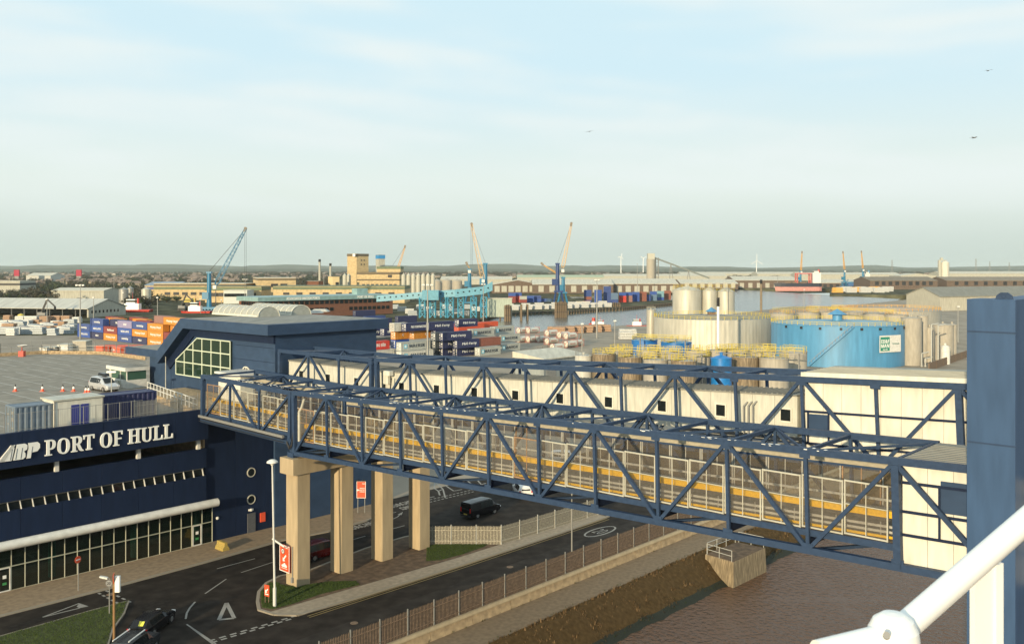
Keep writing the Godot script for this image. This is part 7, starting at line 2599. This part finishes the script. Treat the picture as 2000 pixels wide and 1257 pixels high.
func make_small_things() -> void:
	var b: MB
	var blackp := mat(Color(0.010, 0.010, 0.012), 0.22, "", 0.2, 0.0, 0.4)
	# traffic
	vehicle("passenger_van", "black passenger van with red tail lights driving past the pier", "van", gp(939, 1005), U, "van", blackp)
	vehicle("parked_car", "red car, shade painted in, half hidden behind the pier's first columns", "car", gp(627, 1086), U, "mpv", mat(Color(0.045, 0.003, 0.004), 0.2))  # red body colour darkened to stand for the shade on the car
	vehicle("parked_car", "white car mostly hidden below the glazed footbridge", "car", gp(1020, 966), (U * 0.6 - N * 0.8).normalized(), "mpv", mat(Color(0.7, 0.7, 0.68), 0.25))
	vehicle("parked_car", "white car seen through the glazing of the footbridge", "car", gp(1106, 902), (U * 0.6 + N * 0.8).normalized(), "mpv", mat(Color(0.7, 0.7, 0.68), 0.25))
	var es := vehicle("parked_car", "black estate car with a yellow sheet in its rear window by the lawn", "car", gp(297, 1228), Vector3(0.12, 0, -0.99).normalized(), "estate", blackp)
	b = MB.new()
	b.box(Vector3(-2.06, 1.22, 0.2), Vector3(0.4, 0.015, 0.4), Vector3(0.75, 0.6, 0).normalized(), Vector3(-0.6, 0.75, 0).normalized())
	put("yellow_sheet", b.mesh(), mat(Color(0.75, 0.68, 0.08), 0.6), es)
	vehicle("parked_car", "dark grey car with white roof rails behind the black estate", "car", gp(262, 1281), Vector3(0.12, 0, -0.99).normalized(), "suv", mat(Color(0.03, 0.032, 0.035), 0.2), {rails = true})
	vehicle("parked_car", "silver people carrier with a black roof box beside the white kiosk", "car", gp(203, 762, DK), (N * 0.95 + U * 0.05).normalized(), "mpv", mat(Color(0.55, 0.56, 0.57), 0.25, "", 0.2, 0.4), {roof_box = true, dark_bumper = false})
	# street lamp at the tip of the island
	var p := gp(536, 1184, 0.12)
	var th := thing("street_lamp", "tall white street lamp with a mushroom head at the island's tip", "street lamp", p)
	var top := h_at(903, p)
	var lean := Vector3(-0.2, 0, 0)
	b = MB.new()
	b.cyl(p, p + UP * 1.6, 0.15, -1, 12)
	b.cyl(p + UP * 1.6, Vector3(p.x, top, p.z) + lean, 0.1, 0.07, 12)
	part("pole", b, mat(Color(0.58, 0.58, 0.55), 0.5), th)
	b = MB.new()
	b.lathe(Vector3(p.x, top, p.z) + lean, [[0.1, -0.25], [0.16, -0.1], [0.48, 0.0], [0.46, 0.1], [0.25, 0.24], [0.02, 0.29]], 20)
	part("lamp_head", b, M.white, th)
	p = gp(1117, 1077)
	th = thing("street_lamp", "thin galvanised lamp pole beside the sea wall road", "street lamp", p)
	b = MB.new()
	b.cyl(p, Vector3(p.x, h_at(963, p), p.z), 0.085, 0.06, 10)
	part("pole", b, M.galv, th)
	b = MB.new()
	b.box(Vector3(p.x + 0.3, h_at(963, p), p.z), Vector3(0.8, 0.12, 0.25))
	part("lamp_head", b, M.pale, th)
	# red board on the first column, with its lamp
	var sx := 48.25
	var wa := w_at(546.5, sx)
	var wb := w_at(565.5, sx)
	var cc := pt(sx, (wa + wb) / 2)
	var y1 := h_at(1064, cc)
	var y0 := h_at(1116, cc)
	th = thing("pier_sign", "tall red board with speed roundel, arrow and ferry symbol on the first pier column", "sign", pt(sx, wa, y0))
	b = MB.new()
	b.box(pt(sx, (wa + wb) / 2, (y0 + y1) / 2), Vector3(0.06, y1 - y0, wb - wa), U)
	part("board", b, M.sign_red, th)
	b = MB.new()
	for f in [y0 + 0.04, y1 - 0.04]:
		b.box(pt(sx - 0.045, (wa + wb) / 2, f), Vector3(0.03, 0.06, wb - wa), U)
	for w in [wa + 0.03, wb - 0.03]:
		b.box(pt(sx - 0.045, w, (y0 + y1) / 2), Vector3(0.03, y1 - y0 - 0.12, 0.05), U)
	part("border", b, M.letter_white, th)
	var face := func(fx: float, fy: float) -> Vector3: return pt(sx - 0.04, lerpf(wa, wb, fx), lerpf(y0, y1, fy))
	b = MB.new()
	var rc: Vector3 = face.call(0.35, 0.76)
	b.cyl(rc, rc - U * 0.02, 0.26, -1, 20)
	var rd := part("roundel", b, M.dark, th)
	b = MB.new()
	b.cyl(rc, rc - U * 0.03, 0.2, -1, 20)
	part("roundel_face", b, M.letter_white, rd)
	letters("20", rc - U * 0.035, N, UP, 0.2, 0.01, M.dark, rd)
	b = MB.new()
	b.extrude([[-0.28, -0.33], [-0.28, 0.02], [-0.19, -0.06], [0.17, 0.33], [0.28, 0.22], [-0.07, -0.15], [0.05, -0.28]], face.call(0.52, 0.52), N, UP, -U * 0.02)
	part("arrow", b, M.letter_white, th)
	b = MB.new()
	b.extrude([[-0.4, -0.1], [0.36, -0.1], [0.42, 0.06], [0.3, 0.06], [0.3, 0.16], [0.12, 0.16], [0.12, 0.26], [-0.1, 0.26], [-0.1, 0.14], [-0.3, 0.14], [-0.3, 0.04], [-0.46, 0.04]], face.call(0.5, 0.22), N, UP, -U * 0.02)
	b.box(face.call(0.5, 0.13) - U * 0.01, Vector3(0.02, 0.04, 0.9), U)
	part("ferry_symbol", b, M.letter_white, th)
	letters("P&O", face.call(0.7, 0.92), N, UP, 0.14, 0.01, M.letter_white, th)
	b = MB.new()
	b.cyl(pt(sx - 0.55, wa - 0.35, y1 + 0.45), pt(sx - 0.55, wb, y1 + 0.1), 0.09, -1, 10)
	b.beam(pt(sx - 0.55, wb - 0.1, y1 + 0.1), pt(sx, wb - 0.1, y1 - 0.1), 0.05, 0.05)
	part("sign_lamp", b, M.white, th)
	b = MB.new()
	b.tube([pt(48.4, wb + 0.2, y1), pt(48.4, wb + 0.2, 0.9)], 0.04, 6)
	b.box(pt(48.4, wb + 0.2, 0.7), Vector3(0.2, 0.45, 0.25), U)
	part("conduit", b, M.grey, th)
	# red board on two posts by the terminal pavement
	p = gp(705.5, 1001, 0.12)
	y1 = h_at(939, p)
	y0 = h_at(972, p)
	var hw := 9.0 * -p.z / F
	th = thing("direction_sign", "red direction board with white text on two posts by the side wall", "sign", p)
	for x in [-hw * 0.75, hw * 0.75]:
		b = MB.new()
		b.cyl(p + Vector3(x, 0, 0), p + Vector3(x, y1, 0), 0.05, -1, 8)
		part("post", b, M.galv, th)
	b = MB.new()
	b.box(Vector3(p.x, (y0 + y1) / 2, p.z + 0.08), Vector3(hw * 2, y1 - y0, 0.05))
	part("board", b, M.sign_red, th)
	b = MB.new()
	for f in [[0, y0 + 0.03, hw * 2, 0.05], [0, y1 - 0.03, hw * 2, 0.05]]:
		b.box(Vector3(p.x, f[1], p.z + 0.115), Vector3(f[2], f[3], 0.02))
	for x in [-hw + 0.03, hw - 0.03]:
		b.box(Vector3(p.x + x, (y0 + y1) / 2, p.z + 0.115), Vector3(0.05, y1 - y0 - 0.12, 0.02))
	part("border", b, M.letter_white, th)
	b = MB.new()
	for x in [-0.3, 0.3]:
		b.box(Vector3(p.x + x, y1 + 0.12, p.z + 0.3), Vector3(0.35, 0.12, 0.5))
	part("sign_lamp", b, M.dark, th)
	var lines := ["PASSENGER", "DROP OFF", "PARKING"]
	for i in 3:
		letters(lines[i], Vector3(p.x + 0.12, lerpf(y1, y0, 0.42 + i * 0.1), p.z + 0.11), Vector3.RIGHT, UP, 0.12, 0.01, M.letter_white, th, hw * 1.1)
	letters("P&O", Vector3(p.x + 0.3, lerpf(y1, y0, 0.15), p.z + 0.11), Vector3.RIGHT, UP, 0.13, 0.01, M.letter_white, th)
	b = MB.new()
	b.extrude([[-0.2, 0], [0, 0.14], [0, 0.05], [0.16, 0.05], [0.16, -0.05], [0, -0.05], [0, -0.14]], Vector3(p.x - hw * 0.68, lerpf(y1, y0, 0.52), p.z + 0.11), Vector3.RIGHT, UP, Vector3(0, 0, 0.02))
	part("arrow", b, M.letter_white, th)
	# small red board at the island's tip
	p = gp(521, 1178, 0.12)
	th = thing("low_sign", "small red board with white marks on the grass at the island's tip", "sign", p)
	y0 = h_at(1164, p)
	y1 = h_at(1142, p)
	b = MB.new()
	b.box(Vector3(p.x, (y0 + y1) / 2, p.z), Vector3(0.55, y1 - y0, 0.05), Vector3(0.85, 0, 0.52).normalized())
	part("board", b, M.sign_red, th)
	b = MB.new()
	for x in [-0.15, 0.15]:
		b.cyl(p + Vector3(x, 0, 0), Vector3(p.x + x, y0 + 0.05, p.z), 0.035, -1, 8)
	part("post", b, M.rust, th)
	var rx := Vector3(0.85, 0, 0.52).normalized()
	b = MB.new()
	var lo := Vector3(p.x, (y0 + y1) / 2, p.z) + rx.cross(UP) * 0.03
	b.extrude([[-0.18, -0.22], [-0.18, 0.1], [-0.1, 0.02], [0.12, 0.2], [0.18, 0.12], [-0.03, -0.06], [0.04, -0.14]], lo, rx, UP, rx.cross(UP) * 0.01)
	b.box(lo - UP * 0.3, Vector3(0.4, 0.08, 0.02), rx)
	part("arrow", b, M.letter_white, th)
	# yellow concrete barrier on the pavement
	p = gp(433, 1072, 0.12)
	th = thing("concrete_barrier", "worn yellow concrete barrier block on the pavement by the side wall", "barrier", p)
	b = MB.new()
	b.extrude([[-0.4, 0], [0.4, 0], [0.34, 0.25], [0.17, 0.5], [0.14, 0.8], [-0.14, 0.8], [-0.17, 0.5], [-0.34, 0.25]], p - N * 0.7 + U * 0.0, U, UP, N * 1.5)
	part("body", b, mat(Color(0.52, 0.38, 0.10), 0.9, "worn", 0.7), th)
	# signs at the left junction
	p = gp(152, 1153, 0.12)
	th = sign_post("round red and white no entry sign before the glass front", p, h_at(1086, p))
	var sp := Vector3(p.x, h_at(1092, p), p.z + 0.07)
	b = MB.new()
	b.cyl(sp, sp + Vector3(0.027, 0, 0.013), 0.32, -1, 20)
	part("disc", b, M.sign_red, th)
	b = MB.new()
	b.box(sp + Vector3(0.033, 0, 0.016), Vector3(0.02, 0.1, 0.44), Vector3(0.9, 0, 0.43).normalized())
	part("bar", b, M.letter_white, th)
	p = gp(222, 1268, 0.12)
	th = sign_post("give way triangle on a brown wooden post by the lawn", p, h_at(1121, p), 0.1, mat(Color(0.30, 0.17, 0.07), 0.9, "streak", 0.6))
	sp = Vector3(p.x, h_at(1128, p), p.z + 0.13)
	b = MB.new()
	b.extrude([[-0.42, 0.32], [0.42, 0.32], [0, -0.42]], sp, Vector3(0.3, 0, 0.95), UP, Vector3(0.04, 0, -0.012))
	part("triangle", b, M.sign_red, th)
	b = MB.new()
	b.extrude([[-0.27, 0.23], [0.27, 0.23], [0, -0.24]], sp + Vector3(0.045, 0, -0.014), Vector3(0.3, 0, 0.95), UP, Vector3(0.01, 0, -0.003))
	part("triangle_face", b, M.letter_white, th)
	b = MB.new()
	b.box(Vector3(p.x + 0.28, h_at(1140, p), p.z), Vector3(0.35, 1.2, 0.25))
	part("junction_box", b, M.letter_white, th)
	p = gp(213, 1198, 0.12)
	th = sign_post("speed limit roundel with a small lamp over it beside the wooden post", p, h_at(1128, p))
	sp = Vector3(p.x, h_at(1138, p), p.z + 0.07)
	b = MB.new()
	b.cyl(sp, sp + Vector3(0, 0, 0.03), 0.3, -1, 20)
	part("disc", b, mat(Color(0.12, 0.12, 0.12), 0.6), th)
	b = MB.new()
	b.cyl(sp, sp + Vector3(0, 0, 0.04), 0.24, -1, 20)
	part("disc_face", b, M.grey, th)
	letters("20", sp + Vector3(0, 0, 0.045), Vector3.RIGHT, UP, 0.22, 0.01, M.dark, th)
	b = MB.new()
	b.hexa([sp + Vector3(-0.75, 0.5, -0.1), sp + Vector3(-0.1, 0.35, -0.1), sp + Vector3(-0.1, 0.35, 0.15), sp + Vector3(-0.75, 0.5, 0.15), sp + Vector3(-0.75, 0.62, -0.1), sp + Vector3(-0.1, 0.5, -0.1), sp + Vector3(-0.1, 0.5, 0.15), sp + Vector3(-0.75, 0.62, 0.15)])
	part("lamp_head", b, M.white, th)
	make_deck_things()
	make_rail()
	# gulls
	for q in [[1151, 257, 130, 0.3], [1903, 269, 90, -0.4], [1931, 138, 110, 0.1]]:
		var c := at(q[0], q[1], q[2])
		th = thing("gull", "small dark gull gliding with spread wings in the sky", "bird", c, "gulls in the sky")
		b = MB.new()
		var fx := Vector3(cos(q[3]), 0.12, sin(q[3]))
		var fz := fx.cross(UP).normalized()
		b.cyl(c - fz * 0.22, c + fz * 0.16, 0.03, 0.055, 8)
		b.cyl(c + fz * 0.16, c + fz * 0.26, 0.055, 0.01, 8)
		for sd in [-1.0, 1.0]:
			var e: Vector3 = c + fx * sd * 0.26 + UP * 0.09
			var t: Vector3 = c + fx * sd * 0.58 - fz * 0.1 + UP * 0.02
			b.hexa([c + fz * 0.1, c - fz * 0.08, e - fz * 0.05, e + fz * 0.09, c + fz * 0.1 + UP * 0.015, c - fz * 0.08 + UP * 0.015, e - fz * 0.05 + UP * 0.012, e + fz * 0.09 + UP * 0.012])
			b.hexa([e + fz * 0.09, e - fz * 0.05, t - fz * 0.02, t, e + fz * 0.09 + UP * 0.012, e - fz * 0.05 + UP * 0.012, t - fz * 0.02 + UP * 0.005, t + UP * 0.005])
		b.hexa([c - fz * 0.2 + fx * 0.03, c - fz * 0.2 - fx * 0.03, c - fz * 0.34 - fx * 0.07, c - fz * 0.34 + fx * 0.07, c - fz * 0.2 + fx * 0.03 + UP * 0.01, c - fz * 0.2 - fx * 0.03 + UP * 0.01, c - fz * 0.34 - fx * 0.07 + UP * 0.01, c - fz * 0.34 + fx * 0.07 + UP * 0.01])
		part("body", b, mat(Color(0.16, 0.16, 0.16), 0.8), th)

func make_deck_things() -> void:
	var b: MB
	var y := DK + 0.006
	# bay lines on the parking deck
	var dk: Node3D = get_node("terminal_building/parking_deck")
	var deck_root := get_node("terminal_building") as Node3D
	var line_m := mat(Color(0.60, 0.58, 0.52), 0.8, "grit", 0.7)
	for i in 15:
		var s := 30.0 + i * 3.1
		b = MB.new()
		var w0 := -96.5 - maxf(0, i - 6) * 5.5
		var w1 := -150.0 - i * 1.3
		var k := 0.0
		while w0 - k > w1:
			stripe(b, pt(s, w0 - k), pt(s, w0 - k - rng.randf_range(11, 15)), 0.19, y)
			k += 16.0
		part("bay_line", b, line_m, deck_root)
	for w in [-108.0, -126.0]:
		b = MB.new()
		stripe(b, pt(30, w), pt(52, w + 1.0), 0.14, y)
		part("bay_line", b, M.paint, deck_root)
	# cones
	for q in [[29, 764], [82, 764], [122, 764], [143, 764], [167, 767], [172.5, 767]]:
		var p := gp(q[0], q[1], DK)
		var th := thing("traffic_cone", "red and white striped traffic cone on the parking deck", "traffic cone", p, "cones on the parking deck")
		b = MB.new()
		b.box(p + UP * 0.03, Vector3(0.5, 0.06, 0.5))
		b.cyl(p + UP * 0.06, p + UP * 0.34, 0.2, 0.15, 12)
		part("base", b, M.sign_red, th)
		b = MB.new()
		b.cyl(p + UP * 0.34, p + UP * 0.62, 0.15, 0.1, 12)
		part("sleeve", b, M.letter_white, th)
		b = MB.new()
		b.cyl(p + UP * 0.62, p + UP * 0.9, 0.1, 0.04, 12)
		part("tip", b, M.dark, th)
	# kiosk
	var k0 := gp(214, 752, DK)
	var th := thing("kiosk", "white control kiosk with a flat roof and wide green-tinted windows on the deck", "kiosk", k0)
	var X := N
	var Z := -U
	var kw := 5.0
	var kd := 2.6
	var o := k0
	var P := func(x: float, z: float, yy: float) -> Vector3: return o + X * x - Z * z + UP * yy
	b = MB.new()
	b.hexa([P.call(0, 0, 0), P.call(kw, 0, 0), P.call(kw, kd, 0), P.call(0, kd, 0), P.call(0, 0, 1.05), P.call(kw, 0, 1.05), P.call(kw, kd, 1.05), P.call(0, kd, 1.05)])
	part("lower_wall", b, M.white, th)
	b = MB.new()
	b.hexa([P.call(0.06, 0.06, 1.05), P.call(kw - 0.06, 0.06, 1.05), P.call(kw - 0.06, kd - 0.06, 1.05), P.call(0.06, kd - 0.06, 1.05), P.call(0.06, 0.06, 2.2), P.call(kw - 0.06, 0.06, 2.2), P.call(kw - 0.06, kd - 0.06, 2.2), P.call(0.06, kd - 0.06, 2.2)])
	part("window", b, mat(Color(0.05, 0.11, 0.08), 0.06), th)
	for x in [0.05, 0.25, 3.1, kw - 0.1]:
		b = MB.new()
		b.box(P.call(x, 0.0, 1.62), Vector3(0.14, 1.15, 0.1), X)
		part("mullion", b, M.white, th)
	for z in [0.05, kd / 2, kd - 0.05]:
		b = MB.new()
		b.box(P.call(0.0, z, 1.62), Vector3(0.1, 1.15, 0.12), X)
		part("mullion", b, M.white, th)
	b = MB.new()
	b.hexa([P.call(-0.35, -0.35, 2.2), P.call(kw + 0.2, -0.35, 2.2), P.call(kw + 0.2, kd + 0.3, 2.2), P.call(-0.35, kd + 0.3, 2.2), P.call(-0.35, -0.35, 2.65), P.call(kw + 0.2, -0.35, 2.65), P.call(kw + 0.2, kd + 0.3, 2.65), P.call(-0.35, kd + 0.3, 2.65)])
	var rf := part("roof", b, M.white, th)
	b = MB.new()
	b.box(P.call(kw / 2, kd / 2, 2.66), Vector3(kw + 0.2, 0.03, kd + 0.3), X)
	part("roof_sheet", b, M.roof_grey, rf)
	b = MB.new()
	b.box(P.call(2.6, -0.16, 0.55), Vector3(0.95, 0.6, 0.32), X)
	part("air_conditioner", b, M.cream_grey, th)
	# containers and cabins by the parapet
	var nv := container(pt(0, 0, 0), U, 6.06, M.cols.navy, "plain navy blue shipping container beside the kiosk on the parking deck")
	nv.position = (gp(196, 812, DK).lerp(gp(196, 812, DK), 0.5)) + U * 6.1 - N * 1.5
	nv.position.y = DK
	# position by its near corner: the side faces the parapet
	var s0 := s_at(196, -90.6)
	nv.position = pt(s0 + 3.4, -93.2, DK)
	var gs := container(pt(s_at(30, -90.6) + 3.0, -91.9, DK), U, 6.06, mat(Color(0.16, 0.21, 0.27), 0.6, "blot", 0.3), "grey-blue corrugated store container behind the fascia lettering")
	var s1 := s_at(106, -90.4)
	var s2 := s_at(200, -90.4)
	th = thing("site_cabin", "cream site cabin with dark blue doors between the store container and the navy one", "cabin", pt((s1 + s2) / 2, -92, DK))
	b = MB.new()
	b.box(pt((s1 + s2) / 2, -91.9, DK + 1.45), Vector3(s2 - s1, 2.9, 2.9), U)
	part("wall", b, M.cream, th)
	b = MB.new()
	b.box(pt((s1 + s2) / 2, -91.9, DK + 2.96), Vector3(s2 - s1 + 0.3, 0.14, 3.2), U)
	part("roof", b, M.cream_grey, th)
	for f in [0.42, 0.62]:
		b = MB.new()
		b.box(pt(lerpf(s1, s2, f), -90.43, DK + 1.25), Vector3(0.75, 2.3, 0.06), U)
		part("door", b, mat(Color(0.03, 0.04, 0.22), 0.5), th)
	b = MB.new()
	b.box(pt(s1 - 0.02, -91.2, DK + 1.25), Vector3(0.06, 2.3, 0.8), U)
	part("door", b, mat(Color(0.05, 0.06, 0.3), 0.5), th)
	for f in [0.0, 1.0]:
		b = MB.new()
		b.box(pt(lerpf(s1, s2, f), -90.42, DK + 1.45), Vector3(0.1, 2.9, 0.08), U)
		part("corner_post", b, M.grey, th)
	# mesh fence panels along the parapet
	th = thing("mesh_fence", "low galvanised mesh fence along the parapet above the lettering", "fence", pt(40, -88.4, DK))
	var wires := MB.new()
	for i in 17:
		var s := s_at(-20, -88.2) + i * 1.15
		if s > s_at(262, -88.2): break
		b = MB.new()
		b.beam(pt(s, -88.2, 14.3), pt(s, -88.2, 16.0), 0.06, 0.06)
		part("post", b, M.galv, th)
		for yy in [14.5, 15.95]:
			wires.beam(pt(s, -88.2, yy), pt(s + 1.15, -88.2, yy), 0.03, 0.035)
		for k in 5:
			wires.beam(pt(s + 0.2 * k, -88.2, 14.5), pt(s + 0.2 * k, -88.2, 15.95), 0.01, 0.01)
	stuff(part("wires", wires, M.galv, th))
	palisade("palisade_fence", "galvanised palisade fence on the parapet next to the footbridge", [pt(s_at(262, -88.3), -88.3, 14.3), pt(s_at(386, -88.3), -88.3, 14.3)], 1.6, 2.4, 0.14, M.galv, M.galv)
	# walkway and its railing beside the hall
	th = thing("deck_walkway", "raised concrete walkway with white railing leading from the footbridge along the hall", "walkway", pt(53, -98, DK))
	b = MB.new()
	b.hexa([pt(48.6, -87.3, DK), pt(57.0, -87.3, DK), pt(57.0, -106.5, DK), pt(52.0, -106.5, DK), pt(48.6, -87.3, 14.25), pt(57.0, -87.3, 14.25), pt(57.0, -106.5, 14.25), pt(52.0, -106.5, 14.25)])
	part("slab", b, M.concrete2, th)
	b = MB.new()
	var ra := pt(48.7, -88.4, 14.25)
	var re := pt(52.1, -106.3, 14.25)
	for i in 15:
		var e := ra.lerp(re, i / 14.0)
		b.beam(e, e + UP * 1.15, 0.08, 0.08)
	for yy in [0.55, 1.12]:
		b.beam(ra + UP * yy, re + UP * yy, 0.07, 0.07)
	part("railing", b, M.white, th)
	# rail along the back edge of the deck, with posts
	th = thing("deck_edge_railing", "long galvanised edge railing along the far side of the parking deck", "railing", gp(100, 691, DK))
	var line := px_poly([[-60, 698], [0, 696], [81, 691], [203, 692], [284, 703]], DK)
	for i in 4:
		b = MB.new()
		b.beam(line[i] + UP * 0.3, line[i + 1] + UP * 0.3, 0.25, 0.6)
		part("kerb_beam", b, M.concrete2, th)
		var n := int(line[i].distance_to(line[i + 1]) / 1.5)
		b = MB.new()
		for k in n + 1:
			var e: Vector3 = line[i].lerp(line[i + 1], float(k) / n)
			b.beam(e, e + UP * (2.3 if k % 3 == 0 else 1.6), 0.1, 0.1)
		for yy in [0.9, 1.55]:
			b.beam(line[i] + UP * yy, line[i + 1] + UP * yy, 0.06, 0.06)
		part("railing", b, M.galv, th)
	# plant boxes behind that railing
	var wd := ["tall buff plant box behind the deck railing", "low white plant box behind the deck railing", "cream tank box behind the deck railing", "small grey plant box behind the deck railing"]
	for q in [[153, 688, 26, 21, 0, M.tank_grey], [120, 690, 20, 16, 1, M.white], [110, 690, 12, 12, 2, M.cream], [100, 691, 10, 12, 3, M.grey], [82, 690, 14, 10, 1, M.white]]:
		var p := gp(q[0], q[1], DK)
		var k := -p.z / F
		th = thing("plant_box", wd[q[4]], "plant box", p, "plant boxes by the deck railing")
		b = MB.new()
		b.box(p + UP * q[3] * k / 2 - Vector3(0, 0, 1.5), Vector3(q[2] * k, q[3] * k, 2.5))
		part("casing", b, q[5], th)
		b = MB.new()
		b.box(p + UP * (q[3] * k + 0.05) - Vector3(0, 0, 1.5), Vector3(q[2] * k + 0.15, 0.12, 2.65))
		part("lid", b, M.cream_grey, th)
	# slim lamp posts on the deck
	for q in [[217, 726, 778, "slim deck lamp post beside the navy container"], [323, 681, 760, "slim deck lamp post beside the gridded window"]]:
		var p := gp(q[0], q[2], DK)
		th = thing("deck_lamp", q[3], "lamp post", p)
		b = MB.new()
		b.cyl(p, Vector3(p.x, h_at(q[1], p), p.z), 0.07, 0.05, 8)
		part("pole", b, M.pale, th)
		b = MB.new()
		b.box(Vector3(p.x, h_at(q[1], p), p.z), Vector3(1.1, 0.2, 0.25))
		part("lamp_head", b, M.letter_white, th)
	# dish aerial on the deck
	var dp := gp(42, 696, DK)
	th = thing("satellite_dish", "small white dish aerial on a red base at the deck's edge", "dish", dp)
	b = MB.new()
	b.lathe(dp + UP * 1.6, [[0.1, 0], [0.6, 0.15], [0.85, 0.4]], 16)
	part("dish", b, M.white, th)
	b = MB.new()
	b.box(dp + UP * 0.5, Vector3(0.9, 1.0, 0.8))
	b.cyl(dp + UP, dp + UP * 1.65, 0.08, -1, 8)
	part("base", b, M.red, th)

func make_rail() -> void:
	# the ship's own rail in the corner
	var a := at(1738, 1250, 1.55)
	var e := at(2060, 968, 1.85)
	var th := thing("ship_rail", "thick white painted ship's handrail with a knuckle joint and flat stanchion", "handrail", at(1925, 1120, 1.72) - UP * 1.0)
	var b := MB.new()
	b.cyl(a, e, 0.0225, 0.0225, 40)
	part("handrail", b, M.ship_white, th)
	b = MB.new()
	var kn := at(1745, 1246, 1.54)
	b.lathe(kn - UP * 0.045, [[0.0, 0], [0.018, 0.002], [0.032, 0.012], [0.04, 0.03], [0.042, 0.045], [0.04, 0.06], [0.032, 0.076], [0.018, 0.086], [0.0, 0.088]], 40)
	part("knuckle", b, M.ship_white, th)
	b = MB.new()
	var bt := at(1732, 1242, 1.49)
	b.cyl(bt, bt + Vector3(-0.002, 0.004, 0.006), 0.006, -1, 10)
	part("bolt", b, M.grey, th)
	b = MB.new()
	b.cyl(kn, at(1600, 1282, 1.5), 0.026, -1, 24)
	part("handrail", b, M.ship_white, th)
	b = MB.new()
	var c := at(1928, 1112, 1.74)
	b.box(c + Vector3(0, -0.2, 0), Vector3(0.072, 0.42, 0.012), Vector3(0.93, 0, -0.36).normalized())
	part("stanchion", b, M.ship_white, th)
	b = MB.new()
	b.box(c + Vector3(0.012, -0.2, -0.02), Vector3(0.012, 0.42, 0.05), Vector3(0.93, 0, -0.36).normalized())
	part("stanchion_web", b, M.ship_white, th)

func _ready() -> void:
	rng.seed = 12345
	make_materials()
	M.inner_shade_grey = mat(Color(0.42, 0.41, 0.37), 0.6, "blot", 0.5)  # grey for rear frames and inner rails; shade inside the bridge put into colour
	M.mullion = mat(Color(0.46, 0.46, 0.36), 0.5)
	M.corridor = mat(Color(0.62, 0.615, 0.535), 0.5, "streak", 0.2)
	M.band = mat(Color(0.40, 0.355, 0.26), 0.7, "blot", 0.4)
	M.rust_pale = mat(Color(0.42, 0.26, 0.15), 0.8, "worn", 0.6)
	make_camera_and_sky()
	make_ground()
	make_terminal()
	make_bridges()
	make_waterside()
	make_containers()
	make_tanks()
	make_yard_things()
	make_far()
	make_small_things()
